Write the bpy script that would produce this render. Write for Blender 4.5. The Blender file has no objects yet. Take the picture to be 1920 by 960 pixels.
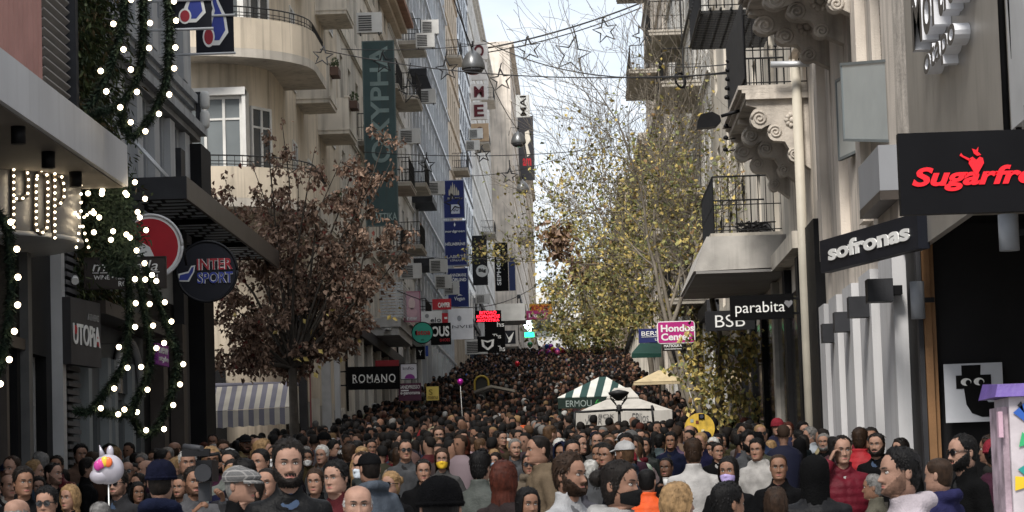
import bpy, bmesh, math, random
import numpy as np
from mathutils import Vector, Matrix, noise as mnoise
R_ = math.radians
sc = bpy.context.scene
col = sc.collection
# ------------------------------------------------------------------ camera
F_PX, VPX, VPY, ROLL, HC = 5000.0, 1080.0, 922.0, 0.031, 1.85
_u, _v = VPX-960, VPY-480
_up = _u*math.cos(ROLL)-_v*math.sin(ROLL); _vp = _u*math.sin(ROLL)+_v*math.cos(ROLL)
TH = math.atan(_vp/F_PX); PSI = math.atan(_up*math.cos(TH)/F_PX)
_Fh = Vector((-math.sin(PSI), math.cos(PSI), 0)); _R = Vector((math.cos(PSI), math.sin(PSI), 0))
CF = _Fh*math.cos(TH)+Vector((0,0,1))*math.sin(TH)
_U = Vector((0,0,1))*math.cos(TH)-_Fh*math.sin(TH)
CR = _R*math.cos(ROLL)-_U*math.sin(ROLL); CU = _R*math.sin(ROLL)+_U*math.cos(ROLL)
cam_d = bpy.data.cameras.new('camera'); cam = bpy.data.objects.new('camera', cam_d); col.objects.link(cam)
cam_d.sensor_width = 36; cam_d.lens = 36*F_PX/1920; cam_d.clip_end = 6000; cam_d.clip_start = 0.2
cam.matrix_world = Matrix(((CR.x,CU.x,-CF.x,0),(CR.y,CU.y,-CF.y,0),(CR.z,CU.z,-CF.z,HC),(0,0,0,1)))
cam_d.dof.use_dof = True; cam_d.dof.focus_distance = 34; cam_d.dof.aperture_fstop = 14.0
sc.camera = cam
# ------------------------------------------------------------------ sky, sun, exposure
wd = bpy.data.worlds.new('World'); sc.world = wd; wd.use_nodes = True
nt = wd.node_tree; nt.nodes.clear()
SUN_EL, SUN_AZ = R_(48), R_(198)          # azimuth measured from +Y towards +X
sky = nt.nodes.new('ShaderNodeTexSky'); sky.sky_type = 'NISHITA'; sky.sun_disc = False
sky.sun_elevation = SUN_EL; sky.sun_rotation = SUN_AZ; sky.air_density = 1.0; sky.dust_density = 2.0
tc = nt.nodes.new('ShaderNodeTexCoord'); mp = nt.nodes.new('ShaderNodeMapping'); mp.inputs['Scale'].default_value = (2.2,2.2,7.0)
nz = nt.nodes.new('ShaderNodeTexNoise'); nz.inputs['Scale'].default_value = 2.6; nz.inputs['Detail'].default_value = 7; nz.inputs['Roughness'].default_value = .55
rp = nt.nodes.new('ShaderNodeValToRGB'); rp.color_ramp.elements[0].position = .36; rp.color_ramp.elements[0].color = (.55,.55,.55,1)
rp.color_ramp.elements[1].position = .60; rp.color_ramp.elements[1].color = (.97,.97,.97,1)
mx = nt.nodes.new('ShaderNodeMixRGB'); mx.inputs[2].default_value = (8.6,9.0,9.6,1)
bg = nt.nodes.new('ShaderNodeBackground'); bg.inputs[1].default_value = 0.052
wo = nt.nodes.new('ShaderNodeOutputWorld')
L = nt.links.new
L(tc.outputs['Generated'], mp.inputs[0]); L(mp.outputs[0], nz.inputs['Vector']); L(nz.outputs['Fac'], rp.inputs[0])
L(rp.outputs[0], mx.inputs[0]); L(sky.outputs[0], mx.inputs[1]); L(mx.outputs[0], bg.inputs[0]); L(bg.outputs[0], wo.inputs[0])
sd = bpy.data.lights.new('sun','SUN'); sd.energy = 1.5; sd.angle = R_(14); sd.color = (1,.95,.88)
so = bpy.data.objects.new('sun', sd); col.objects.link(so)
_sd = Vector((math.sin(SUN_AZ)*math.cos(SUN_EL), math.cos(SUN_AZ)*math.cos(SUN_EL), math.sin(SUN_EL)))
so.rotation_euler = _sd.to_track_quat('Z','Y').to_euler(); so.location = (0,0,60)
vs = sc.view_settings; vs.view_transform = 'Standard'; vs.look = 'None'; vs.exposure = 1.45; vs.gamma = 1.0; vs.use_curve_mapping = False
sc.render.engine = 'CYCLES'; sc.cycles.max_bounces = 6; sc.cycles.diffuse_bounces = 3; sc.cycles.glossy_bounces = 2
sc.cycles.transparent_max_bounces = 6; sc.cycles.use_denoising = True
# ------------------------------------------------------------------ projection helpers (photograph pixels -> places in the street)
def ray(px, py):
    return CF*F_PX + CR*(px-960) - CU*(py-480)
def P(px, py, d):                      # the point at street distance d
    r = ray(px, py); return Vector((0,0,HC)) + r*(d/r.y)
def Q(px, py, x):                      # the point on a plane x = const (a facade)
    r = ray(px, py); return Vector((0,0,HC)) + r*(x/r.x)
def SC(d): return F_PX/d
GK = [(-400,.05),(0,.05),(8,.12),(14,.26),(30,.62),(52,1.3),(74,2.25),(104,3.95),(139,6.3),(200,10.75),(300,17.6),(420,21.5),(700,22),(4000,22)]
def ground(d):
    for (a,za),(b,zb) in zip(GK, GK[1:]):
        if d <= b: return za+(zb-za)*(d-a)/(b-a)
    return GK[-1][1]
XL, XR = -7.5, 4.2
rnd = random.Random(7)
# ------------------------------------------------------------------ materials
MATS = {}
def M(name, c=(.5,.5,.5), rough=.7, var=.18, scale=3.0, bump=.15, metal=0.0, spec=.35, streak=0.0, objc=False, emit=None, es=1.0, coat=0.0, fine=40.0):
    if name in MATS: return MATS[name]
    m = bpy.data.materials.new(name); m.use_nodes = True; t = m.node_tree; n = t.nodes; l = t.links.new
    b = n['Principled BSDF']; b.inputs['Roughness'].default_value = rough; b.inputs['Metallic'].default_value = metal
    b.inputs['Specular IOR Level'].default_value = spec
    if coat: b.inputs['Coat Weight'].default_value = coat
    if emit:
        b.inputs['Emission Color'].default_value = (*emit,1); b.inputs['Emission Strength'].default_value = es
    g = n.new('ShaderNodeNewGeometry') if not objc else n.new('ShaderNodeTexCoord')
    src = g.outputs['Position'] if not objc else g.outputs['Object']
    a = n.new('ShaderNodeTexNoise'); a.inputs['Scale'].default_value = scale; a.inputs['Detail'].default_value = 6; l(src, a.inputs['Vector'])
    base = n.new('ShaderNodeRGB'); base.outputs[0].default_value = (*c,1); cs = base.outputs[0]
    if objc:
        oi = n.new('ShaderNodeObjectInfo'); cs = oi.outputs['Color']
    mr = n.new('ShaderNodeMapRange'); mr.inputs[1].default_value=.3; mr.inputs[2].default_value=.7
    mr.inputs[3].default_value = 1-var; mr.inputs[4].default_value = 1+var; l(a.outputs['Fac'], mr.inputs[0])
    hs = n.new('ShaderNodeHueSaturation'); l(cs, hs.inputs['Color']); l(mr.outputs[0], hs.inputs['Value']); out = hs.outputs[0]
    if streak:
        mpn = n.new('ShaderNodeMapping'); mpn.inputs['Scale'].default_value = (3.2,3.2,.18); l(src, mpn.inputs[0])
        s = n.new('ShaderNodeTexNoise'); s.inputs['Scale'].default_value = 1.6; s.inputs['Detail'].default_value = 5; l(mpn.outputs[0], s.inputs['Vector'])
        m2 = n.new('ShaderNodeMapRange'); m2.inputs[1].default_value=.5; m2.inputs[2].default_value=.75; m2.inputs[3].default_value=0; m2.inputs[4].default_value=streak
        l(s.outputs['Fac'], m2.inputs[0])
        mm = n.new('ShaderNodeMixRGB'); mm.inputs[2].default_value = (.07,.062,.052,1); l(m2.outputs[0], mm.inputs[0]); l(out, mm.inputs[1]); out = mm.outputs[0]
    l(out, b.inputs['Base Color'])
    if bump:
        f = n.new('ShaderNodeTexNoise'); f.inputs['Scale'].default_value = fine; f.inputs['Detail'].default_value = 4; l(src, f.inputs['Vector'])
        bp = n.new('ShaderNodeBump'); bp.inputs['Strength'].default_value = bump; bp.inputs['Distance'].default_value = .02
        l(f.outputs['Fac'], bp.inputs['Height']); l(bp.outputs[0], b.inputs['Normal'])
    MATS[name] = m; return m
def hexc(h):
    return tuple(((int(h[i:i+2],16)/255)/12.92 if int(h[i:i+2],16)/255 <= .04045 else ((int(h[i:i+2],16)/255+.055)/1.055)**2.4) for i in (0,2,4))
# ------------------------------------------------------------------ objects
ORG = {}
def tag(o, label=None, cat=None, group=None, kind=None):
    if label: o['label'] = label
    if cat: o['category'] = cat
    if group: o['group'] = group
    if kind: o['kind'] = kind
    return o
def thing(name, label, cat, loc, group=None):
    o = bpy.data.objects.new(name, None); o.empty_display_size = .2; col.objects.link(o); o.location = loc
    ORG[o] = Vector(loc); return tag(o, label, cat, group)
def link_mesh(name, me, parent=None, org=None):
    o = bpy.data.objects.new(name, me); col.objects.link(o)
    if parent is not None:
        o.parent = parent; ORG[o] = ORG[parent]
    else:
        o.location = org or (0,0,0); ORG[o] = Vector(org or (0,0,0))
    return o
class MB:
    def __init__(s): s.v=[]; s.f=[]; s.m=[]; s.sm=[]
    def add(s, vs, fs, mi=0, smooth=False):
        k=len(s.v); s.v.extend([tuple(x) for x in vs]); s.f.extend([tuple(i+k for i in f) for f in fs])
        s.m.extend([mi]*len(fs)); s.sm.extend([smooth]*len(fs))
    def hexa(s, p, mi=0):      # 8 points: bottom loop, top loop
        s.add(p, [(3,2,1,0),(4,5,6,7),(0,1,5,4),(1,2,6,5),(2,3,7,6),(3,0,4,7)], mi)
    def box(s, x0,x1,y0,y1,z0,z1, mi=0):
        s.hexa([(x0,y0,z0),(x1,y0,z0),(x1,y1,z0),(x0,y1,z0),(x0,y0,z1),(x1,y0,z1),(x1,y1,z1),(x0,y1,z1)], mi)
    def fbox(s, fr, u0,u1,n0,n1,z0,z1, mi=0):
        s.hexa([fr(u0,n0,z0),fr(u1,n0,z0),fr(u1,n1,z0),fr(u0,n1,z0),fr(u0,n0,z1),fr(u1,n0,z1),fr(u1,n1,z1),fr(u0,n1,z1)], mi)
    def tube(s, pts, rad, seg=6, mi=0, cap=True, smooth=True):
        pts=[Vector(p) for p in pts]; n=len(pts); r=rad if isinstance(rad,(list,tuple)) else [rad]*n
        k=len(s.v); up=None
        for i,p in enumerate(pts):
            t=(pts[min(i+1,n-1)]-pts[max(i-1,0)])
            if t.length<1e-9: t=Vector((0,0,1))
            t.normalize()
            if up is None:
                up=Vector((0,0,1)) if abs(t.z)<.9 else Vector((1,0,0))
            a=t.cross(up)
            if a.length<1e-5: a=t.cross(Vector((1,.3,.1)))
            a.normalize(); b=a.cross(t); up=b
            for j in range(seg):
                an=2*math.pi*j/seg; s.v.append(tuple(p+(a*math.cos(an)+b*math.sin(an))*r[i]))
        for i in range(n-1):
            for j in range(seg):
                j2=(j+1)%seg; s.f.append((k+i*seg+j,k+i*seg+j2,k+(i+1)*seg+j2,k+(i+1)*seg+j)); s.m.append(mi); s.sm.append(smooth)
        if cap:
            s.f.append(tuple(k+j for j in range(seg))[::-1]); s.f.append(tuple(k+(n-1)*seg+j for j in range(seg))); s.m+= [mi,mi]; s.sm += [False,False]
    def lathe(s, prof, c, seg=16, mi=0, axis='z', sx=1, sy=1, smooth=True):
        k=len(s.v); c=Vector(c)
        for r,h in prof:
            for j in range(seg):
                a=2*math.pi*j/seg; x,y=r*math.cos(a)*sx, r*math.sin(a)*sy
                s.v.append(tuple(c+(Vector((x,y,h)) if axis=='z' else Vector((x,h,y)))))
        for i in range(len(prof)-1):
            for j in range(seg):
                j2=(j+1)%seg; s.f.append((k+i*seg+j,k+i*seg+j2,k+(i+1)*seg+j2,k+(i+1)*seg+j)); s.m.append(mi); s.sm.append(smooth)
        s.f.append(tuple(k+j for j in range(seg))[::-1]); s.f.append(tuple(k+(len(prof)-1)*seg+j for j in range(seg))); s.m+=[mi,mi]; s.sm+=[False,False]
    def prism(s, poly, fr, n0, n1, mi=0):   # polygon in (u,z), extruded n0..n1
        k=len(poly); vs=[fr(u,n0,z) for u,z in poly]+[fr(u,n1,z) for u,z in poly]
        s.add(vs, [tuple(range(k))[::-1], tuple(range(k,2*k))]+[(i,(i+1)%k,k+(i+1)%k,k+i) for i in range(k)], mi)
    def ball(s, c, r, mi=0, seg=8, rings=6, sc3=(1,1,1)):
        c=Vector(c); k=len(s.v)
        for i in range(rings+1):
            th=math.pi*i/rings
            for j in range(seg):
                a=2*math.pi*j/seg
                s.v.append(tuple(c+Vector((math.sin(th)*math.cos(a)*sc3[0],math.sin(th)*math.sin(a)*sc3[1],math.cos(th)*sc3[2]))*r))
        for i in range(rings):
            for j in range(seg):
                j2=(j+1)%seg; s.f.append((k+i*seg+j,k+(i+1)*seg+j,k+(i+1)*seg+j2,k+i*seg+j2)); s.m.append(mi); s.sm.append(True)
    def mesh(s, name, mats, org=Vector((0,0,0))):
        me=bpy.data.meshes.new(name); o=Vector(org)
        me.from_pydata([(x-o.x,y-o.y,z-o.z) for x,y,z in s.v], [], s.f)
        for m in (mats if isinstance(mats,(list,tuple)) else [mats]): me.materials.append(m)
        if any(s.m): me.polygons.foreach_set('material_index', s.m)
        me.polygons.foreach_set('use_smooth', s.sm); me.update(); return me
    def build(s, name, mats, parent=None, org=None):
        og = ORG[parent] if parent is not None else Vector(org or (0,0,0))
        return link_mesh(name, s.mesh(name, mats, og), parent, og if parent is None else None)
    def struct(s, name, mats):
        return tag(s.build(name, mats), kind='structure')
def Frame(o, eu, en):
    o=Vector(o); eu=Vector(eu).normalized(); en=Vector(en).normalized()
    return lambda u,n,z: (o.x+eu.x*u+en.x*n, o.y+eu.y*u+en.y*n, z)
FL = Frame((XL,0,0),(0,1,0),(1,0,0)); FR = Frame((XR,0,0),(0,1,0),(-1,0,0))
def front(d): return Frame((0,d,0),(1,0,0),(0,-1,0))
_tcache = {}
WORK = bpy.data.scenes.new('workbench')      # small side scene for converting curves and modifiers; removed at the end
def baked(o):
    WORK.collection.objects.link(o); vl=WORK.view_layers[0]; vl.update()
    return bpy.data.meshes.new_from_object(o.evaluated_get(vl.depsgraph))
def text_geo(body, bold=0.0, shear=0.0, space=1.0):
    key=(body,bold,shear,space)
    if key in _tcache: return _tcache[key]
    cu=bpy.data.curves.new('lettering','FONT'); cu.body=body; cu.size=1; cu.offset=bold; cu.shear=shear; cu.space_character=space
    cu.extrude=.5; cu.resolution_u=4; cu.align_x='LEFT'; cu.fill_mode='BOTH'; cu.space_line=.9
    o=bpy.data.objects.new('lettering',cu); me=baked(o)
    v=np.array([x.co[:] for x in me.vertices]) if len(me.vertices) else np.zeros((0,3)); f=[tuple(p.vertices) for p in me.polygons]
    bpy.data.objects.remove(o); bpy.data.curves.remove(cu); bpy.data.meshes.remove(me)
    _tcache[key]=(v,f); return v,f
class Sign:
    """a board spanned by its lower-left point, its horizontal direction, width and height; the face looks along n"""
    def __init__(s, name, label, rect, d0, d1=None, thick=.1, face=None, edge=None, group=None, frame=None, cat='sign', y1r=None, bracket=None, rnd_c=0):
        x0,y0,x1,y1 = rect; d1 = d0 if d1 is None else d1
        pl=P(x0,y1,d0); pt=P(x0,y0,d0); pr=P(x1,y1 if y1r is None else y1r,d1)
        s.w=math.hypot(pr.x-pl.x,pr.y-pl.y); s.h=pt.z-pl.z
        eu=Vector((pr.x-pl.x,pr.y-pl.y,0)).normalized(); s.eu=eu
        s.n=Vector((eu.y,-eu.x,0))
        if s.n.y>0: s.n=-s.n
        s.slope=(pr.z-pl.z)/s.w if y1r is not None else 0
        s.o=pl; s.root=thing(name,label,cat,(pl+eu*s.w/2),group); s.t=thick
        if face is not None:
            mb=MB()
            if rnd_c:
                r=rnd_c*min(s.w,s.h); poly=[]
                for cx,cz,a0 in ((s.w-r,s.h-r,0),(r,s.h-r,90),(r,r,180),(s.w-r,r,270)):
                    for k in range(5):
                        a=R_(a0+k*22.5); poly.append((cx+r*math.cos(a),cz+r*math.sin(a)))
                mb.prism([(p[0],p[1]) for p in poly], s.fr, -thick, 0)
            else: mb.fbox(s.fr,0,s.w,-thick,0,0,s.h)
            s.panel=mb.build('panel',face,s.root)
        if frame is not None:
            mb=MB(); b=min(s.w,s.h)*.035
            for a in ((0,s.w,0,b),(0,s.w,s.h-b,s.h),(0,b,b,s.h-b),(s.w-b,s.w,b,s.h-b)):
                mb.fbox(s.fr,a[0],a[1],-thick*.6,.012,a[2],a[3])
            mb.build('frame',frame,s.root)
        if bracket:
            side,m=bracket; mb=MB(); u=s.w if side>0 else 0
            for zz in (.2,.8):
                mb.fbox(s.fr,min(u,u+side*.5),max(u,u+side*.5),-thick*.7,-thick*.3,s.h*zz-.02,s.h*zz+.02)
            mb.build('bracket',m,s.root)
    def fr(s,u,n,z):
        p=s.o+s.eu*u+s.n*n; return (p.x,p.y,s.o.z+z+s.slope*u)
    def text(s, body, a, m, bold=.01, shear=0, space=1, keep=False, ext=.012, name='lettering', rot=False, serif=0):
        """a = (u0,v0,u1,v1) fractions, v up"""
        v,f=text_geo(body,bold,shear,space); v=v.copy()
        if not len(v): return
        mn=v.min(0); sz=v.max(0)-mn; q=(v-mn)/np.maximum(sz,1e-6)
        U0,V0,U1,V1=a[0]*s.w,a[1]*s.h,a[2]*s.w,a[3]*s.h
        mb=MB()
        if rot:   # reads upwards
            pts=[s.fr(U1-(U1-U0)*p[1], .002+ext*p[2], V0+(V1-V0)*p[0]) for p in q]
        else:
            if keep:
                k=min((U1-U0)/sz[0],(V1-V0)/sz[1]); w,h=sz[0]*k,sz[1]*k; cu,cv=(U0+U1)/2,(V0+V1)/2; U0,U1,V0,V1=cu-w/2,cu+w/2,cv-h/2,cv+h/2
            pts=[s.fr(U0+(U1-U0)*p[0], .002+ext*p[2], V0+(V1-V0)*p[1]) for p in q]
        mb.add(pts,f); return mb.build(name,m,s.root)
    def poly(s, pts, m, n0=.002, n1=.01, name='emblem'):
        mb=MB(); mb.prism([(u*s.w,v*s.h) for u,v in pts], s.fr, n0, n1); return mb.build(name,m,s.root)
def circ(cx,cy,rx,ry,n=20,a0=0,a1=360):
    return [(cx+rx*math.cos(R_(a0+(a1-a0)*k/n)), cy+ry*math.sin(R_(a0+(a1-a0)*k/n))) for k in range(n if a1-a0==360 else n+1)]
# ================================================================== common materials
m_cream = M('cream_render',(.62,.535,.42),.85,.2,.7,.3,streak=.5)
m_cream2 = M('pale_render',(.62,.57,.49),.85,.2,.8,.3,streak=.55)
m_white = M('white_render',(.68,.67,.64),.85,.18,.8,.3,streak=.5)
m_grey = M('grey_render',(.33,.345,.36),.8,.16,.8,.25,streak=.4)
m_beige = M('beige_render',(.50,.415,.32),.85,.1,.9,.25,streak=.3)
m_pinkb = M('rose_beige_render',(.64,.575,.50),.85,.22,.8,.35,streak=.6)
m_stone = M('weathered_stone',(.52,.47,.41),.9,.28,2.4,.6,streak=.5,fine=22)
m_dark = M('dark_cladding',(.010,.010,.011),.6,.3,2,.08,spec=.12)
m_black = M('black_metal',(.008,.008,.009),.5,.3,4,.05,spec=.15)
m_char = M('charcoal_metal',(.032,.033,.037),.55,.25,2,.08,spec=.2)
m_brown = M('dark_brown_metal',(.055,.045,.038),.5,.25,2,.08)
m_steel = M('brushed_steel',(.38,.36,.33),.42,.12,1.2,.05,metal=.6,streak=.25)
m_alum = M('pale_aluminium',(.52,.53,.54),.4,.1,2,.04,metal=.3)
m_wframe = M('white_painted_wood',(.62,.61,.58),.6,.12,3,.1)
m_glass = M('window_glass',(.035,.04,.045),.06,.5,.35,.0,spec=.6)
m_glass2 = M('pale_window_glass',(.14,.155,.16),.08,.6,.3,.0,spec=.6)
m_shop = M('shop_glass',(.012,.012,.013),.1,.6,.7,0,spec=.35)
m_shut = M('shutter_slats',(.33,.29,.24),.8,.15,3,.1)
m_iron = M('wrought_iron',(.013,.013,.014),.55,.3,6,.1)
m_slab = M('balcony_concrete',(.50,.46,.40),.9,.18,1.2,.3,streak=.4)
m_soff = M('grey_soffit',(.27,.26,.25),.8,.15,1,.1)
m_tile = M('roof_tile',(.30,.17,.12),.85,.25,2,.4)
m_ac = M('white_plastic_casing',(.60,.60,.58),.6,.1,3,.05)
m_acdark = M('grille_dark',(.06,.06,.06),.6,.2,8,.1)
m_wood = M('stained_wood',(.20,.105,.045),.6,.25,2.0,.2)
m_pave = M('paving_stone',(.26,.25,.235),.8,.2,1.5,.3)
m_earth = M('city_ground',(.15,.145,.14),.9,.2,.05,.2)
def LC(h, **k): return M('paint_'+h, hexc(h), k.pop('rough',.5), k.pop('var',.1), 3, k.pop('bump',.04), **k)
def LE(h, es): return M('lit_'+h, hexc(h), .5, .05, 3, 0, emit=hexc(h), es=es)
# ================================================================== ground and street
def strip(x0,x1,nx,dz):
    mb=MB(); ys=[-400,-100,-20]+[k*4 for k in range(0,105)]+[440,520,700,1200,2200,4000]; vs=[]; fs=[]
    for y in ys:
        for i in range(nx+1):
            vs.append((x0+(x1-x0)*i/nx, y, ground(y)+dz))
    for j in range(len(ys)-1):
        for i in range(nx):
            a=j*(nx+1)+i; fs.append((a,a+1,a+nx+2,a+nx+1))
    mb.add(vs,fs); return mb
strip(-2500,2500,8,0).struct('ground',m_earth)
st=strip(XL+.05,XR-.05,3,.006).struct('street',m_pave)
# ================================================================== facade kit
def facade_wall(mb, fr, u0,u1,z0,z1, holes, dep=.28, back=8.0):
    us=sorted(set([u0,u1]+[h[i] for h in holes for i in (0,1)])); zs=sorted(set([z0,z1]+[h[i] for h in holes for i in (2,3)]))
    us=[u for u in us if u0<=u<=u1]; zs=[z for z in zs if z0<=z<=z1]
    for a,b in zip(us,us[1:]):
        for c,d in zip(zs,zs[1:]):
            mu,mz=(a+b)/2,(c+d)/2
            if any(h[0]<mu<h[1] and h[2]<mz<h[3] for h in holes): continue
            mb.add([fr(a,0,c),fr(b,0,c),fr(b,0,d),fr(a,0,d)],[(0,1,2,3)])
    for a,b,c,d in holes:
        p=[(a,c),(b,c),(b,d),(a,d)]
        for i in range(4):
            q,r=p[i],p[(i+1)%4]
            mb.add([fr(q[0],0,q[1]),fr(r[0],0,r[1]),fr(r[0],-dep,r[1]),fr(q[0],-dep,q[1])],[(0,1,2,3)])
    mb.fbox(fr,u0,u1,-back,-dep-.02,z0,z1)
    for u in (u0,u1): mb.add([fr(u,0,z0),fr(u,-dep-.02,z0),fr(u,-dep-.02,z1),fr(u,0,z1)],[(0,1,2,3)])
    mb.add([fr(u0,0,z1),fr(u1,0,z1),fr(u1,-dep-.02,z1),fr(u0,-dep-.02,z1)],[(0,1,2,3)])
def window(parent, fr, a,b,c,d, mat=None, glass=None, mull=1, dep=.16, bars=1, shutter=False):
    mb=MB(); t=.07; mat=mat or m_wframe
    mb.fbox(fr,a,b,-dep-.06,-dep,c,c+t); mb.fbox(fr,a,b,-dep-.06,-dep,d-t,d)
    mb.fbox(fr,a,a+t,-dep-.06,-dep,c+t,d-t); mb.fbox(fr,b-t,b,-dep-.06,-dep,c+t,d-t)
    for k in range(mull):
        u=a+(b-a)*(k+1)/(mull+1); mb.fbox(fr,u-t*.5,u+t*.5,-dep-.055,-dep+.005,c+t,d-t)
    for k in range(bars):
        z=c+(d-c)*.76; mb.fbox(fr,a+t,b-t,-dep-.05,-dep-.004,z-.025,z+.025)
    w=mb.build('window',mat,parent)
    mb=MB(); mb.fbox(fr,a+.02,b-.02,-dep-.05,-dep-.03,c+.02,d-.02); mb.build('pane',glass or m_glass,w)
    if shutter:
        mb=MB(); n=int((d-c)/.09)
        for k in range(n):
            z=c+(d-c)*k/n; mb.fbox(fr,a+.01,b-.01,-dep+.01,-dep+.04,z,z+.07)
        mb.build('shutter',m_shut,w)
    return w
def building(name, label, fr, u0,u1,z0,z1, mat, holes, back=8, wkw=None, hide_from=None):
    p=fr((u0+u1)/2,-back/2,z0); root=thing(name,label,'building',p)
    mb=MB(); facade_wall(mb,fr,u0,u1,z0,z1,holes,back=back); mb.build('wall',mat,root)
    for i,h in enumerate(holes): window(root,fr,*h,**(wkw(i,h) if wkw else {}))
    return root
def grid_holes(us,w,zs,h):
    return [(u-w/2,u+w/2,z,z+h) for z in zs for u in us]
def band(root, fr, u0,u1,z0,z1,out,mat,name='cornice'):
    mb=MB(); mb.fbox(fr,u0,u1,-.02,out*.55,z0,z0+(z1-z0)*.4); mb.fbox(fr,u0,u1,-.02,out,z0+(z1-z0)*.4+.002,z1); return mb.build(name,mat,root)
def bars_railing(mb, path, z0, h, step=.12, r=.009, scroll=False):
    for (a,b) in zip(path,path[1:]):
        a=Vector(a); b=Vector(b); L_=(b-a).length; n=max(1,int(L_/step))
        for k in range(n+1):
            p=a+(b-a)*k/n; mb.tube([(p.x,p.y,z0),(p.x,p.y,z0+h)],r,4,smooth=False)
            if scroll and k%3==1: mb.ball((p.x,p.y,z0+h*.55),.03,seg=6,rings=4)
        for zz in (.06,h*.5,h):
            mb.tube([(a.x,a.y,z0+zz),(b.x,b.y,z0+zz)],.018 if zz==h else .011,4,smooth=False)
def balcony(root, fr, u0,u1,out,z,slab=.16, rail='bars', mat=None, railh=1.0, rmat=None, step=.12):
    mb=MB(); mb.fbox(fr,u0,u1,-.02,out,z-slab,z); mb.fbox(fr,u0-.03,u1+.03,-.02,out+.03,z-.05,z+.012)
    b=mb.build('balcony',mat or m_slab,root); mb=MB(); e=.05
    if rail=='bars':
        bars_railing(mb,[fr(u0+e,0,0),fr(u0+e,out-e,0),fr(u1-e,out-e,0),fr(u1-e,0,0)],z+.012,railh,step); mb.build('railing',rmat or m_iron,b)
    elif rail=='solid':
        t=.1
        mb.fbox(fr,u0,u0+t,0,out,z+.012,z+railh); mb.fbox(fr,u1-t,u1,0,out,z+.012,z+railh); mb.fbox(fr,u0+t,u1-t,out-t,out,z+.012,z+railh)
        mb.fbox(fr,u0-.03,u1+.03,out-t-.03,out+.03,z+railh+.002,z+railh+.06); mb.build('parapet',mat or m_slab,b)
    elif rail=='slats':
        for k in range(9):
            zz=z+.05+k*railh/9
            mb.fbox(fr,u0,u0+.03,0,out,zz,zz+.07); mb.fbox(fr,u0+.03,u1,out-.03,out,zz,zz+.07)
        for u,n in ((u0+.05,out-.05),(u1-.05,out-.05)): mb.fbox(fr,u-.02,u+.02,n-.03,n+.01,z,z+railh)
        mb.build('railing',rmat or m_alum,b)
    return b
def aircon(label, c, w=.8,h=.55,dp=.3, facing=(0,-1,0), group='air conditioners on the facades'):
    c=Vector(c); n=Vector(facing); eu=Vector((-n.y,n.x,0)); f=Frame(c,eu,n); r=thing('air_conditioner',label,'air conditioner',c-Vector((0,0,h/2)),group)
    mb=MB(); mb.fbox(f,-w/2,w/2,-dp,0,c.z-h/2,c.z+h/2); mb.build('casing',m_ac,r)
    mb=MB()
    for k in range(7):
        z=c.z-h*.4+k*h*.8/7; mb.fbox(f,-w*.42,w*.1,.002,.02,z,z+h*.06)
    mb.build('grille',m_acdark,r)
    mb=MB(); mb.fbox(f,-w*.4,-w*.34,-dp,.02,c.z-h/2-.06,c.z-h/2-.002); mb.fbox(f,w*.34,w*.4,-dp,.02,c.z-h/2-.06,c.z-h/2-.002); mb.build('bracket',m_acdark,r)
G='generic'
# ================================================================== LEFT 1: canopy building with the drum sign
g1=ground(35)
b1=building('shop_building','near left shop building with wide pale grey canopy and rose louvred upper floor',FL,20,39.9,0,15,m_dark,
    [(34.9,35.9,1.2,4.0),(36.6,37.9,1.2,4.0)],wkw=lambda i,h:dict(mat=M('white_door_frame',(.34,.34,.34),.5),glass=m_shop,mull=0))
cz0=P(0,180,27.8).z; cz1=P(0,80,27.8).z
cy1=36.2
m_can=M('canopy_panel',(.50,.51,.53),.55,.08,.8,.03,streak=.12)
mb=MB(); mb.box(XL+.01,-6.0,20,cy1,cz0,cz1); cn=mb.build('canopy',m_can,b1)
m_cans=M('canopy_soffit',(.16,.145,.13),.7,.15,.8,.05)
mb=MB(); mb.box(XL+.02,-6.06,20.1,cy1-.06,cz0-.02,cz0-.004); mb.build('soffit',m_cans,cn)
for px,py in ((34,234),(90,270),(141,303)):
    d=28.6+px*.04; p=P(px,py,d); mb=MB(); mb.lathe([(.085,0),(.085,.2)],(p.x,p.y,cz0-.22),12); mb.build('downlight',m_black,cn)
    mb=MB(); mb.lathe([(.06,0),(.06,.004)],(p.x,p.y,cz0-.226),12); mb.build('lamp_face',m_char,cn)
# rose corrugated panel above canopy and black louvres
m_rose=M('rose_corrugated',(.43,.23,.20),.6,.1,2,.05)
for k in range(13):
    u=33.0+k*.32
    mb=MB(); mb.tube([FL(u,.05,cz1),FL(u,.05,15)],.17,8,cap=False); mb.build('corrugated_panel',m_rose,b1)
mb=MB(); mb.fbox(FL,37.0,39.2,.0,.12,cz1-.3,14.9); lp=mb.build('louvre_frame',m_black,b1)
m_slat=M('louvre_slat',(.32,.31,.30),.5,.1,3,.03)
for k in range(56):
    z=cz1+.1+k*.14; mb=MB(); mb.add([FL(37.1,.125,z),FL(39.05,.125,z),FL(39.05,.20,z+.06),FL(37.1,.20,z+.06),FL(37.1,.125,z+.02),FL(39.05,.125,z+.02),FL(39.05,.2,z+.08),FL(37.1,.2,z+.08)],[(0,1,2,3),(4,5,6,7),(0,1,5,4),(2,3,7,6),(0,3,7,4),(1,2,6,5)])
    mb.build('slat',m_slat,lp)
mb=MB(); mb.fbox(FL,39.1,39.3,.12,.28,cz1-.3,14.9); mb.build('corner_post',m_char,b1)
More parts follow.
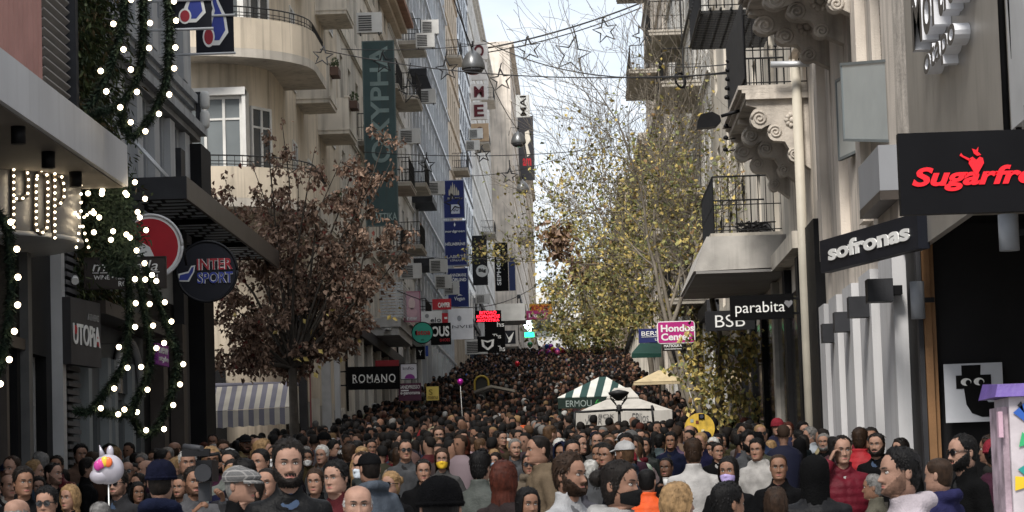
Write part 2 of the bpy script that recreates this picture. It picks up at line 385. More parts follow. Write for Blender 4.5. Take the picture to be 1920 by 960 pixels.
# shop front under the canopy: white posts, transom, slatted column
mb=MB(); mb.fbox(FL,36.1,36.35,0,.12,g1-.5,cz0); mb.build('door_post',M('grey_post',(.10,.10,.10),.6),b1)
mb=MB(); mb.fbox(FL,34.75,34.9,0,.1,g1-.5,4.05); mb.fbox(FL,34.9,36.09,.0,.08,4.0,4.15); mb.build('door_frame',m_brown,b1)
mb=MB(); mb.fbox(FL,38.3,38.55,0,.16,g1-.5,cz0); mb.build('door_post',m_alum,b1)
m_bat=M('grey_batten',(.09,.09,.095),.6,.15,3,.1)
for k in range(46):
    z=g1+.2+k*.115; mb=MB(); mb.fbox(FL,38.75,39.7,.02,.14+.02*(k%2),z,z+.066); mb.build('batten',m_bat,b1)
# vertical garden between the two buildings
# ================================================================== LEFT 2: UTOPIA passage shops
b2=building('shop_row','low shop front row with grey doors and arched window beneath garlands',FL,39.9,46.5,0,5.6,M('teal_grey_front',(.10,.11,.115),.7,.15,1,.1,streak=.3),
    [(41.0,41.9,1.1,3.4),(43.2,44.3,1.1,3.6),(45.0,46.1,1.1,3.2)],wkw=lambda i,h:dict(mat=m_alum,glass=m_shop,mull=0))
for u in (40.6,42.3,42.9,44.6):
    mb=MB(); mb.fbox(FL,u-.14,u+.14,0,.14,.9,4.2); mb.build('pilaster',M('pale_teal_paint',(.22,.24,.245),.7,.1,2,.1),b2)
mb=MB(); mb.prism([(43.15+1.25*(1-math.cos(R_(a)))/1,3.7+.9*math.sin(R_(a))) for a in range(0,181,15)],FL,-.05,.06); mb.build('arched_fanlight',m_shop,b2)
mb=MB(); pts=[(43.15+1.25*(1-math.cos(R_(a))),3.7+.9*math.sin(R_(a))) for a in range(0,181,12)]
mb.tube([FL(u,.1,z) for u,z in pts],.07,6); mb.build('arch_moulding',m_alum,b2)
mb=MB(); mb.fbox(FL,40,46.4,.0,.5,4.75,4.95); mb.build('ledge',m_brown,b2)
# ================================================================== LEFT 3: grey building with cornices
g3=ground(50)
gy0,gy1=42.3,53.2
holes=[(u-.45,u+.45,z,z+2.0) for z in (10.9,7.05) for u in (43,44.9,46.8,48.7,50.6)]
b3=building('grey_building','grey plastered building with stepped cornices behind the hanging garlands',FL,gy0,gy1,5.6,19,m_grey,holes,wkw=lambda i,h:dict(mat=m_grey,glass=m_glass,mull=0,bars=0))
mb=MB(); mb.box(XL-8,XL-.01,46.5,gy1,0,5.6); mb.box(XL-8,XL-.4,gy1,gy1+.02,0,5.6); mb.build('ground_floor',m_dark,b3)
for z,o in ((9.75,.16),(9.1,.30),(13.6,.3),(12.9,.16)):
    band(b3,FL,gy0,gy1+.05,z,z+.28,o,m_grey)
for u in (42.7,43.95,45.85,47.75,49.65,51.6):
    for z0,z1 in ((6.9,9.05),(10.1,12.85)):
        mb=MB(); mb.fbox(FL,u-.3,u+.3,0,.13,z0,z1); mb.build('pilaster',M('pale_grey_render',(.40,.41,.42),.8,.1,.9,.2,streak=.2),b3)
mb=MB(); mb.fbox(FL,51.9,53.3,-.4,.35,0,8.9); mb.build('corner_column',m_dark,b3)
mb=MB(); mb.fbox(FL,50.2,50.75,0,.2,0,8.6); mb.build('corner_column',m_char,b3)
for u,w in ((47.2,.5),(49.6,.5)):
    mb=MB(); mb.fbox(FL,u,u+w,.0,.25,0,5.2); mb.build('shopfront_post',m_brown,b3)
mb=MB(); mb.fbox(FL,47.8,49.5,-.35,-.3,.5,4.6); mb.build('shop_window',m_shop,b3)
# dark perforated canopy: near fascia faces us, outer fascia recedes
cA=P(272,372,43.5); cB=P(350,372,43.5)
oz0=cB.z; 
ox=cB.x; oy0=43.5; oy1=F_PX*(-ox)/(VPX-535)
r=thing('canopy','dark brown metal shop canopy with perforated underside beside round signs','canopy',(XL,48,oz0))
oz1=P(350,330,43.5).z
mb=MB(); mb.box(XL+.02,ox,oy0,oy0+.06,oz0,oz1); mb.build('front_fascia',m_char,r)
mb=MB(); mb.box(ox-.06,ox,oy0+.062,oy1,oz0,oz1); mb.build('side_fascia',M('bronze_fascia',(.085,.072,.062),.45,.15,1.5,.05),r)
mb=MB(); mb.box(XL+.02,ox-.062,oy0+.062,oy1,oz0+.20,oz0+.23); mb.build('roof_sheet',m_dark,r)
m_hole=M('daylight_paint',(.55,.6,.63),.5,.1,3,0)  # opaque pale slips: daylight through the perforations is put into their colour
nx,ny=12,26
for j in range(ny):
    mb=MB()
    for i in range(nx):
        if (i*7+j*3)%11<2: continue
        x=XL+.15+(ox-XL-.35)*i/nx; y=oy0+.4+(oy1-oy0-.6)*j/ny
        mb.box(x,x+.07,y,y+.22,oz0+.186,oz0+.198)
    mb.build('perforation_row',m_hole,r)
for k in range(3):
    y=oy0+.3+k*(oy1-oy0)/3; mb=MB(); mb.box(XL+.05,ox-.07,y,y+.05,oz0+.08,oz0+.18); mb.build('crossbar',m_black,r)
mb=MB()
for k in range(2):
    mb=MB(); mb.tube([(XL+.1,oy0+1+k*.7,oz1+.9),(ox-.4,oy0+1+k*.7,oz1+.02)],.025,6); mb.build('tie_rod',m_alum,r)
# ================================================================== LEFT 4: cream corner building
CX,CY,RC=-9.55,68.2,2.05
def corner_path(off, ylim=88.0, xlim=-22.0, n=10):
    pts=[(xlim,CY-RC-off)]
    for k in range(n+1):
        a=R_(-90+90*k/n); pts.append((CX+(RC+off)*math.cos(a), CY+(RC+off)*math.sin(a)))
    pts.append((CX+RC+off,ylim)); return pts
b4=thing('corner_building','cream rounded corner building with curved solid balconies behind brown tree','building',(-12,76,1.8))
def extrude_path(mb, pts, z0,z1, closed_back=True, mi=0):
    n=len(pts); 
    for (a,b) in zip(pts,pts[1:]): mb.add([(a[0],a[1],z0),(b[0],b[1],z0),(b[0],b[1],z1),(a[0],a[1],z1)],[(0,1,2,3)],mi)
def shell(mb, pin, pout, z0, z1):
    n=len(pin)
    for i in range(n-1):
        a,b,c,d=pin[i],pin[i+1],pout[i+1],pout[i]
        mb.hexa([(a[0],a[1],z0),(b[0],b[1],z0),(c[0],c[1],z0),(d[0],d[1],z0),(a[0],a[1],z1),(b[0],b[1],z1),(c[0],c[1],z1),(d[0],d[1],z1)])
zf=lambda px,py,d: P(px,py,d).z
s_z=[5.6, 9.35, 13.1, 16.8, 20.4, 23.9, 26.6]
wall=corner_path(0); 
mb=MB(); extrude_path(mb,wall,0,28)
mb.add([(p[0],p[1],28) for p in wall]+[(-22,88,28)],[tuple(range(len(wall)+1))]); mb.add([(XL,88,0),(-22,88,0),(-22,88,28),(XL,88,28)],[(0,1,2,3)])
mb.build('wall',m_cream,b4)
FC=front(CY-RC)
for z in s_z[1:6]:
    # bay window on the curved corner, facing us
    w=window(b4,Frame((0,CY-RC-.21,0),(1,0,0),(0,-1,0)),-9.45,-8.05,z+.25,z+2.65,mull=2,glass=m_glass2)
    mb=MB(); f2=Frame((0,CY-RC,0),(1,0,0),(0,-1,0)); mb.fbox(f2,-9.6,-9.46,-.1,.22,z+.1,z+2.8); mb.fbox(f2,-8.04,-7.95,-.6,.2,z+.1,z+2.8); mb.fbox(f2,-9.6,-7.95,-.1,.24,z+2.66,z+2.85); mb.build('window_surround',m_wframe,b4)
    # narrow window round the corner
    a=R_(-28); nx_,ny_=math.cos(a),math.sin(a); o=Vector((CX+RC*nx_,CY+RC*ny_,0)); f3=Frame(o,(-ny_,nx_,0),(nx_,ny_,0))
    window(b4,Frame(o+Vector((nx_,ny_,0))*.22,(-ny_,nx_,0),(nx_,ny_,0)),-.45,.45,z+.3,z+2.5,mull=1)
    for u in (73.3,77.5,81.7,85.6):
        window(b4,Frame((XL+.2,0,0),(0,1,0),(1,0,0)),u-.6,u+.6,z+.1,z+2.4,mull=1)
for z in s_z[1:5]:
    pin=corner_path(.0,ylim=71.2,xlim=-9.9,n=12); pout=corner_path(1.12,ylim=71.2,xlim=-9.9,n=12)
    mb=MB(); shell(mb,pin,pout,z-.22,z); bb=mb.build('curved_balcony',m_slab,b4)
    p1=corner_path(.98,ylim=71.2,xlim=-9.9,n=12)
    mb=MB(); shell(mb,p1,pout,z+.002,z+.78); mb.add([],[]) ; mb.hexa([(XL,71.05,z+.002),(XL+1.1,71.05,z+.002),(XL+1.1,71.19,z+.002),(XL,71.19,z+.002),(XL,71.05,z+.78),(XL+1.1,71.05,z+.78),(XL+1.1,71.19,z+.78),(XL,71.19,z+.78)])
    mb.build('parapet',m_cream,bb)
    mb=MB(); pr=corner_path(1.05,ylim=71.2,xlim=-9.9,n=12)
    pr3=[(p[0],p[1],0) for p in pr]
    bars_railing(mb,pr3,z+.78,.28,.14,.008); mb.build('railing',m_iron,bb)
for i,z in enumerate(s_z[1:5]):
    for (u0,u1) in ((74.0,76.2),(80.5,83.2)):
        bb=balcony(b4,FL,u0,u1,.95,z,rail='solid',mat=m_cream2,railh=.95)
        for k in range(2):
            if (i+k)%2==0:
                f=thing('flower_box','dark flower box on the %s cream balcony, %s storey'%('nearer' if u0<78 else 'farther',['first','second','third','fourth'][i]),'flower box',FL(u0+.4,.98,z+.7))
                mb=MB(); mb.fbox(FL,u0+.2,u0+1.0,.96,1.2,z+.65,z+.88); mb.build('trough',M('brown_planter',(.10,.06,.045),.7),f)
                mb=MB()
                for q in range(50):
                    p=Vector(FL(u0+.2+rnd.random()*.8,.98+rnd.random()*.2,z+.88+rnd.random()*.22)); a=rnd.random()*6.3
                    mb.add([p,p+Vector((math.cos(a)*.06,math.sin(a)*.06,.04)),p+Vector((0,0,.1))],[(0,1,2)])
                mb.build('plant',M('planter_leaf',(.05,.07,.03),.7),f)
mb=MB(); mb.fbox(FL,69.5,87.9,.0,.08,2,4.6); mb.build('shop_front',m_shop,b4)
for u in (71.5,75.5,80,84,87.5):
    mb=MB(); mb.fbox(FL,u-.3,u+.3,.081,.3,1.5,4.7); mb.build('pillar',m_cream2,b4)
mb=MB(); f2=front(CY-RC); mb.fbox(f2,-12,-8.9,.02,.08,1.5,4.3); mb.build('shop_front',m_shop,b4)
# wrapped street-side column strip: black, red, white panels seen right of the awning
for px0,px1,y0,y1,d,mt in ((556,578,560,860,66.5,m_black),(578,584,620,850,67.2,LC('7a1f24')),(549,556,640,850,66.3,LC('6b2026')),(600,622,600,840,72,M('pale_panel',(.42,.42,.42),.5)),(624,640,600,840,76,m_alum)):
    a=P(px0,y0,d); b=P(px1,y1,d); mb=MB(); mb.box(a.x,b.x,d,d+.3,ground(d)-.1,a.z); mb.build('shop_pillar',mt,b4)
# striped awning
aw=thing('awning','grey and cream striped fabric awning over dark shop beneath brown tree','awning',P(470,800,65))
st_a=M('awning_cream',(.36,.33,.28),.85,.15,2,.15); st_b=M('awning_grey',(.13,.125,.15),.85,.15,2,.15)
pA=P(388,727,64.6); pB=P(551,722,64.6); pv=P(388,772,63.6); pw=P(388,805,63.6); ns=17
def awn(name,ya,za,yb,zb,th=.02,sag=.0):
    for k in range(ns):
        x0=pA.x+(pB.x-pA.x)*k/ns; x1=pA.x+(pB.x-pA.x)*(k+1)/ns; mb=MB(); zo=.06*k/ns
        mb.hexa([(x0,yb,zb+zo+sag*(k%2)),(x1,yb,zb+zo+sag*((k+1)%2)),(x1,yb+th,zb+zo+sag*((k+1)%2)),(x0,yb+th,zb+zo+sag*(k%2)),(x0,ya,za+zo),(x1,ya,za+zo),(x1,ya+th,za+zo),(x0,ya+th,za+zo)])
        mb.build(name,[st_a,st_b][k%2],aw)
awn('awning_stripe',64.6,pA.z,63.6,pv.z); awn('valance_stripe',63.6,pv.z-.01,63.6,pw.z,sag=.025)
mb=MB(); mb.tube([(pA.x-.05,64.7,pA.z+.05),(pB.x+.1,64.7,pB.z+.03)],.06,8); mb.build('roller',st_b,aw)
# dark shop interior wall below awning with lit strip
mb=MB(); mb.box(-12,-8.6,66.05,66.1,1.5,5.2); mb.build('shop_back',m_dark,b4)
p=P(397,760,65.5); mb=MB(); mb.box(p.x-.02,p.x+.02,65.5,65.55,1.9,p.z+.9); mb.build('light_strip',LE('ffe3b0',1.2),b4)
# ================================================================== LEFT 5: pale building with ROMANO
def generic(name,label,u0,u1,z1,mat,fr=FL,nst=7,zb=None,wu=None,w=1.2,h=1.9,balc=(),frame=None,glass=None,mull=1,base=None,st=3.3,shut=0,base_mat=None,back=9):
    zb=ground((u0+u1)/2) if zb is None else zb
    zs=[zb+4.6+st*k for k in range(nst) if zb+4.6+st*k+h<z1]
    us=wu or [u0+(u1-u0)*(k+.5)/max(1,int((u1-u0)/3)) for k in range(max(1,int((u1-u0)/3)))]
    hs=grid_holes(us,w,zs,h)
    root=building(name,label,fr,u0+.01,u1-.01,zb-1.2,z1,mat,hs,back=back,wkw=lambda i,hh:dict(mat=frame or m_wframe,glass=glass or (m_glass if (i*5)%3 else m_glass2),mull=mull,shutter=bool(shut and (i*7)%shut==0)))
    mb=MB(); mb.fbox(fr,u0+.1,u1-.1,.02,.1,zb-.6,zb+3.3); mb.build('shop_front',base_mat or m_shop,root)
    k=max(2,int((u1-u0)/4))
    for i in range(k+1):
        u=u0+.35+(u1-u0-.7)*i/k; mb=MB(); mb.fbox(fr,u-.3,u+.3,.101,.26,zb-.8,zb+3.6); mb.build('pillar',mat,root)
    mb=MB(); mb.fbox(fr,u0,u1,.0,.35,zb+3.61,zb+4.0); mb.build('fascia',base or m_char,root)
    for z in zs:
        band(root,fr,u0,u1,z-.75,z-.6,.1,mat,'string_course')
    band(root,fr,u0,u1,z1-.6,z1-.02,.45,mat)
    for (i,a,b,o,kind) in balc:
        if i<len(zs): balcony(root,fr,a,b,o,zs[i]-.2,rail=kind,mat=m_slab)
    return root,zs,us
b5,zs5,us5=generic('pale_building','pale plastered building with ROMANO shop and slatted corner balcony',88,114,26,m_cream2,balc=((1,104,108,1.0,'bars'),(2,96,99,1.0,'bars'),(3,104,108,1.0,'bars'),(2,109,113,1.1,'bars')),shut=3)
b6,_,_=generic('white_building','white narrow building with brown tiled eave beside blue banners',114,129,27,m_white,balc=((1,116,120,1.1,'bars'),(2,121,125,1.1,'bars'),(3,116,120,1.1,'bars'),(0,117,122,1.2,'bars'),(4,121,125,1.1,'bars')),shut=4)
# heavy moulded eave with tiles running up out of frame
e=P(790,70,118)
for k,(o,z) in enumerate(((.35,0),(.6,.22),(.9,.44))):
    mb=MB(); mb.fbox(FL,100,118.2,.0,o,e.z+z,e.z+z+.215); mb.build('eave_moulding',m_beige if k<2 else m_tile,b5)
# slatted balcony over ROMANO
pz=P(690,600,99).z
mb=MB(); mb.box(XL,P(745,600,98).x+.05,98,106,pz-.65,pz-.35); mb.box(XL,P(745,600,98).x+.12,97.9,106,pz-.35,pz-.02); sl=mb.build('balcony',M('pale_concrete',(.47,.46,.44),.85,.12,1,.2,streak=.3),b5)
bx1=P(757,600,98).x
for k in range(12):
    z=pz+.02+k*.11; mb=MB(); mb.box(XL+.5,bx1,98.0,98.03,z,z+.065); mb.box(bx1-.03,bx1,98.031,105,z,z+.065); mb.build('railing_slat',m_alum,b5)
mb=MB(); mb.lathe([(.09,0),(.14,.05),(.14,.09)],(P(728,628,97.9).x,97.8,pz-.5),12); mb.build('soffit_lamp',m_ac,b5)
# B7 gridded glass facade
b7=thing('glazed_office_building','pale blue glass office block with gridded metal curtain wall','building',(XL,148,6))
mb=MB(); mb.fbox(FL,129.01,168,-9,-.05,4,38); mb.build('wall',m_white,b7)
m_cw=M('curtain_glass',(.42,.47,.52),.12,.35,.12,0,spec=.6,metal=.3); m_cw2=M('curtain_glass_dark',(.24,.28,.33),.12,.35,.12,0,spec=.6,metal=.3)
for i in range(13):
    for j in range(9):
        u=129.2+i*3; z=10.2+j*3.1
        for (a,b,mt) in ((0,2.0,m_cw2 if (i*3+j*5)%4==0 else m_cw),(2.06,3.0,M('spandrel_panel',(.55,.56,.57),.5,.1,1,.02))):
            mb=MB(); mb.fbox(FL,u,u+2.9,-.04,.0,z+a,z+b); mb.build('panel',mt,b7)
for i in range(14):
    mb=MB(); mb.fbox(FL,129.1+i*3-.06,129.1+i*3+.06,.0,.12,9.9,38); mb.build('mullion',m_alum,b7)
for j in range(9):
    mb=MB(); mb.fbox(FL,129.1,168,.121,.26,10.0+j*3.1,10.12+j*3.1); mb.build('transom',m_alum,b7)
for k,(z,o) in enumerate(((10,1.0),(13.1,1.0),(16.2,1.0),(22.4,.9))):
    mb=MB(); mb.fbox(FL,128.6,133,.0,o,z-.1,z+.25); mb.build('canopy_ledge',m_char,b7)
mb=MB(); mb.fbox(FL,129.1,168,.02,.12,4.6,8.6); mb.build('shop_front',m_shop,b7)
for u in range(131,168,5):
    mb=MB(); mb.fbox(FL,u-.4,u+.4,.121,.4,4.4,9.6); mb.build('pillar',m_alum,b7)
b8,_,_=generic('beige_building','beige building beyond the glass block with stacked letter boxes',168,190,43,m_beige,balc=((1,170,174,1,'bars'),(3,176,180,1,'bars'),(5,170,174,1,'bars')),nst=11,shut=3)
b8b,_,_=generic('dark_glass_building','narrow dark glass building past the beige facade',190,212,45,M('blue_black_glass',(.05,.06,.08),.2,.3,.3,.0),nst=11,frame=m_black,w=1.6)
b9,_,_=generic('far_white_building','tall far white building at left end of the sky gap',212,268,P(930,42,240).z,m_white,nst=13,w=1.3,balc=((2,230,236,1.2,'bars'),(4,220,226,1.2,'bars'),(6,240,246,1.2,'bars'),(8,220,226,1.2,'bars')),shut=3)
FLF=Frame((-5.3,0,0),(0,1,0),(1,0,0))
b10,_,_=generic('far_weathered_building','far weathered building with dark billboard on left skyline',268,345,P(990,165,300).z,m_pinkb,fr=FLF,nst=11,w=1.4,shut=2,balc=((2,280,288,1.6,'bars'),(4,280,288,1.6,'bars'),(6,300,310,1.6,'bars'),(8,280,288,1.6,'bars')))
b11,_,_=generic('end_building','farthest left block beyond the dark billboard',345,420,P(1010,330,390).z,m_beige,fr=FLF,nst=8,w=1.4)
# ================================================================== RIGHT 1: steel panel / black entrance
r1=thing('black_shop_building','near right building with brushed steel panel above black recessed entrance','building',(7,28,.5))
zt=P(1800,402,32).z
mb=MB(); mb.box(XR,13,21.5,33.4,zt,14); mb.box(6.6,13,20,32.2,-.2,zt); mb.build('wall',m_stone,r1)
mb=MB(); mb.box(XR+.02,6.6,32.2,33.4,-.2,zt); mb.build('entrance_wall',m_dark,r1)
mb=MB(); mb.box(XR+.04,6.6,32.15,32.198,.2,zt-.1); mb.build('entrance_panel',M('black_board',(.006,.006,.007),.6,.3,1.5,.03,spec=.2),r1)
a=Q(1705,250,XR-.09); b=Q(1908,250,XR-.09)
mb=MB(); mb.box(XR-.09,XR-.01,b.y,a.y,b.z-.4,14); mb.build('steel_panel',m_steel,r1)
for w_,c_ in ((.16,m_black),):
    p=P(1735,700,32.1)
    for k,(x0,x1,mt,dd) in enumerate(((1724,1733,m_char,.12),(1734,1748,m_wood,.16),(1749,1757,m_wood,.10))):
        mb=MB(); mb.box(P(x0,700,32.1).x,P(x1,700,32.1).x,32.1-dd,32.149,.3,zt); mb.build('door_jamb',mt,r1)
mb=MB(); q=Q(1910,100,XR); mb.tube([(XR-.14,q.y,4.9),(XR-.14,q.y,13)],.035,6); mb.tube([(XR-.1,q.y-.4,4.9),(XR-.16,q.y-.45,8),(XR-.1,q.y-.35,13)],.03,6); mb.build('cable_conduit',m_black,r1)
mb=MB(); mb.box(XR-.14,XR-.01,q.y-1.2,q.y-.25,5,14); mb.build('metal_trim',m_alum,r1)
# ================================================================== RIGHT 2: fluted ground floor
r2z=P(1560,470,41).z
hs=[(u-.55,u+.55,z,z+2.1) for u in (35.3,38.3,41.2,44.0) for z in (6.6,10.0,13.2)]
r2=building('fluted_building','rose beige building with white fluted ground floor piers and corbelled balcony',FR,33.4,46.2,r2z,18,m_pinkb,hs,wkw=lambda i,h:dict(mat=m_shut,glass=m_glass2,shutter=(i%3==0)))
mb=MB(); mb.box(XR+.25,12,33.4,46.2,0,r2z); mb.build('ground_floor',M('recess_beige',(.60,.52,.41),.85,.12,1,.2,streak=.25),r2)
m_pier=M('white_pier',(.56,.56,.57),.75,.08,1,.12,streak=.2)
for (u0,u1) in ((33.5,35.0),(36.0,37.45),(38.45,39.75),(40.65,41.9),(42.7,43.6)):
    mb=MB(); mb.fbox(FR,u0,u1,-.24,.14,.2,r2z-.7); mb.build('pier',m_pier,r2)
    for zz in (1.95,2.85,3.75):
        mb=MB(); mb.fbox(FR,u1+.35,u1+.62,-.245,-.2,zz,zz+.1); mb.build('vent_slot',m_brown,r2)
mb=MB(); mb.fbox(FR,43.7,46.1,-.1,.16,.2,6.2); mb.build('shop_front',m_dark,r2)
mb=MB(); mb.fbox(FR,33.4,46.2,-.2,.0,r2z-.69,r2z-.002); mb.build('fascia',m_pinkb,r2)
for u in (36.8,39.8,42.7):
    mb=MB(); mb.fbox(FR,u-.3,u+.3,.0,.14,r2z,18); mb.build('pilaster',m_pinkb,r2)
for z in (9.15,12.5): band(r2,FR,33.4,46.2,z,z+.25,.25,m_pinkb)
# ================================================================== stone corbel balconies
def scroll_profile(w,h):
    """carved console seen from the side: (out, z) polygon hanging below the slab"""
    pts=[(0,0),(w,0),(w,-.07*h)]
    for k in range(9):
        a=R_(80-k*26); pts.append((w*.80+w*.15*math.cos(a), -.26*h+h*.15*math.sin(a)))
    for k in range(8):
        a=R_(70-k*24); pts.append((w*.55+w*.13*math.cos(a), -.46*h+h*.13*math.sin(a)))
    pts+= [(w*.40,-.60*h)]
    for k in range(8):
        a=R_(40-k*24); pts.append((w*.26+w*.10*math.cos(a), -.78*h+h*.11*math.sin(a)))
    pts+=[(0,-h)]; return pts
def corbel(root, u, th, w, h, z, name='corbel', mat=None):
    f=lambda uu,n,zz: (XR-uu, u+n, zz)      # profile in the plane across the street
    mb=MB(); mb.prism([(a,z+b) for a,b in scroll_profile(w,h)], f, -th/2, th/2)
    for (cx,cz,r) in ((.80,-.26,.13),(.55,-.46,.11),(.26,-.78,.09)):
        for nn in (-1,1):
            pts=[]
            for k in range(26):
                a=k*.5; rr=r*w*(1-k/28); pts.append((XR-(cx*w+rr*math.cos(a)), u+nn*(th/2+.004), z+cz*h+rr*math.sin(a)))
            mb.tube(pts,.022*w,5)
    # rosette panel by the wall
    for nn in (-1,1):
        for q in range(10):
            a=q*.628; mb.ball((XR-w*.27-.09*w*math.cos(a),u+nn*th/2,z-.3*h+.09*w*math.sin(a)),.045*w,seg=6,rings=4)
        mb.ball((XR-w*.27,u+nn*th/2,z-.3*h),.055*w,seg=8,rings=5)
    return mb.build(name,mat or m_stone,root)
def stone_balcony(root, u0,u1,out,z,h,railh=1.05):
    mb=MB()
    for k,(o,a,b) in enumerate(((out+.08,-.07,0),(out+.02,-.13,-.072),(out-.04,-.24,-.132))):
        mb.fbox(FR,u0-.05,u1+.05,-.02,o,z+a,z+b)
    bb=mb.build('balcony',m_stone,root)
    for u in (u0+.2,(u0+u1)/2,u1-.2): corbel(root,u,.3,out-.06,h,z-.243)
    mb=MB(); e=.07
    bars_railing(mb,[FR(u0+e,0,0),FR(u0+e,out-e,0),FR(u1-e,out-e,0),FR(u1-e,0,0)],z,railh,.13,.011,True)
    mb.build('railing',m_iron,bb); return bb
zU=P(1470,152,45).z; xo=P(1395,152,45).x
# upper balcony on building R3
r3=building('balcony_building','weathered pale building on right with two iron railed balconies',FR,46.2,75,0,22,m_cream2,
    [(u-.6,u+.6,z,z+2.4) for u in (48.2,53.2,58,63,68,72.5) for z in (6.75,zU+.02,12.6,16.4)],wkw=lambda i,h:dict(mat=m_shut,glass=m_glass,shutter=(i%3==1)))
bU=stone_balcony(r3,45.4,50.3,XR-xo,zU,1.22,railh=1.25)
mb=MB(); mb.fbox(FR,45.5,50.2,XR-xo-.055,XR-xo-.035,zU+.15,zU+1.5); mb.build('railing_screen',M('black_canvas',(.012,.012,.014),.8,.3,3,.2),bU)
mb=MB(); p=P(1500,118,45); mb.tube([P(1545,119,45),P(1445,121,45)],.055,8); mb.build('pipe',m_alum,r3)
zLo=P(1400,437,52).z; xl=P(1335,437,52).x
bL=balcony(r3,FR,52,56.5,XR-xl,zLo,slab=.1,railh=1.12,step=.14,mat=m_slab)
mb=MB(); mb.hexa([FR(51.2,0,zLo-.75),FR(58,0,zLo-.75),FR(58,XR-P(1302,520,51).x,zLo-.78),FR(51.2,XR-P(1302,520,51).x,zLo-.78),FR(51.2,0,zLo-.12),FR(58,0,zLo-.12),FR(58,XR-xl+.15,zLo-.12),FR(51.2,XR-xl+.15,zLo-.12)]); mb.build('canopy',M('weathered_canopy',(.42,.40,.37),.8,.25,2,.2,streak=.5),bL)
mb=MB(); mb.fbox(FR,51.1,58,.02,XR-P(1306,520,51).x,zLo-.84,zLo-.79); mb.build('soffit',m_soff,bL)
r3c=stone_balcony(r2,37.0,41.8,XR-P(1430,60,38).x,P(1500,-95,38).z,.95)
# upper iron-grille balcony floor, far end
zG=P(1370,30,51).z
mb=MB()
for k in range(22):
    u=50.6+k*.2; mb.fbox(FR,u,u+.05,0,XR-P(1312,20,51).x,zG,zG+.05)
for k in range(9):
    n=.1+k*.2; mb.fbox(FR,50.5,55,n,n+.04,zG+.052,zG+.09)
bG=mb.build('grille_balcony',m_iron,r3)
mb=MB(); o=XR-P(1312,20,51).x; bars_railing(mb,[FR(50.6,0,0),FR(50.6,o,0),FR(55,o,0)],zG+.09,1.1,.14,.012,True); mb.build('railing',m_iron,bG)
for u in (47.6,50.6,53.6,57,60.5,64):
    mb=MB(); mb.fbox(FR,u-.25,u+.25,.0,.14,.4,5.9); mb.build('pillar',M('pale_post',(.40,.38,.34),.7) if u in(53.6,) else m_dark,r3)
mb=MB(); mb.fbox(FR,46.3,74.8,.0,.06,.4,5.4); mb.build('shop_front',m_shop,r3)
mb=MB(); mb.fbox(FR,46.25,74.9,.0,.3,5.95,6.25); mb.build('fascia',m_cream2,r3)
mb=MB(); p0=Q(1513,650,XR-.2); p1=Q(1488,345,XR-.2); mb.tube([(XR-.2,p0.y,.4),(XR-.2,p0.y,9)],.085,10); mb.build('drain_pipe',M('cream_pipe',(.50,.46,.38),.6,.12,2,.05,streak=.3),r3)
mb=MB(); mb.fbox(FR,53.4,54.6,.1,.5,zLo+.02,zLo+.32); mb.build('cable_box',m_acdark,bL)
mb=MB()
for k in range(9):
    pts=[Vector(FR(52.2+rnd.random()*1.6,rnd.uniform(.1,.9),zLo+.03+rnd.random()*.3)) for _ in range(5)]; mb.tube(pts,.015,4)
mb.build('cable_tangle',m_black,bL)
# ================================================================== RIGHT 4.. beyond the tree
b=generic('far_right_building','white block behind the bare plane tree branches on right',75,104,27,m_white,fr=FR,nst=7,balc=((0,80,86,1.2,'bars'),(1,80,86,1.2,'bars'),(2,80,86,1.2,'bars'),(3,90,96,1.2,'bars'),(1,92,98,1.2,'bars'),(4,80,86,1.2,'bars'),(5,80,86,1.2,'bars')),shut=3)
b=generic('far_right_building','rose beige block with stepped bays farther up right side',104,135,40,m_pinkb,fr=FR,nst=9,balc=((1,110,118,1.4,'bars'),(3,110,118,1.4,'bars'),(5,122,130,1.4,'bars'),(6,110,118,1.4,'bars')),shut=2)
b=generic('far_right_building','low pale block beyond the rose beige bays on right',135,190,20,m_cream2,fr=FR,nst=11,balc=((2,150,160,1.2,'bars'),(4,150,160,1.2,'bars'),(6,150,160,1.2,'bars')),shut=3)
b=generic('far_right_building','low beige block half hidden by far trees at street end',190,290,24,m_beige,fr=FR,nst=6)
mb=MB(); mb.box(-40,40,440,455,18,P(1080,545,440).z); e=thing('end_building','pale block closing the far end of the street behind trees','building',(0,447,21)); mb.build('wall',m_white,e)
# ================================================================== SIGNS
W=LC('e9e9e6'); Kp=LC('0a0a0b',spec=.1); RED=LC('b3202c'); NV=LC('1a2350')
def side_bracket(s, u, side, m=None):
    mb=MB()
    for zz in (.25,.75): mb.fbox(s.fr,min(u,u+side),max(u,u+side),-.07,-.03,s.h*zz-.02,s.h*zz+.02)
    mb.build('bracket',m or m_black,s.root)
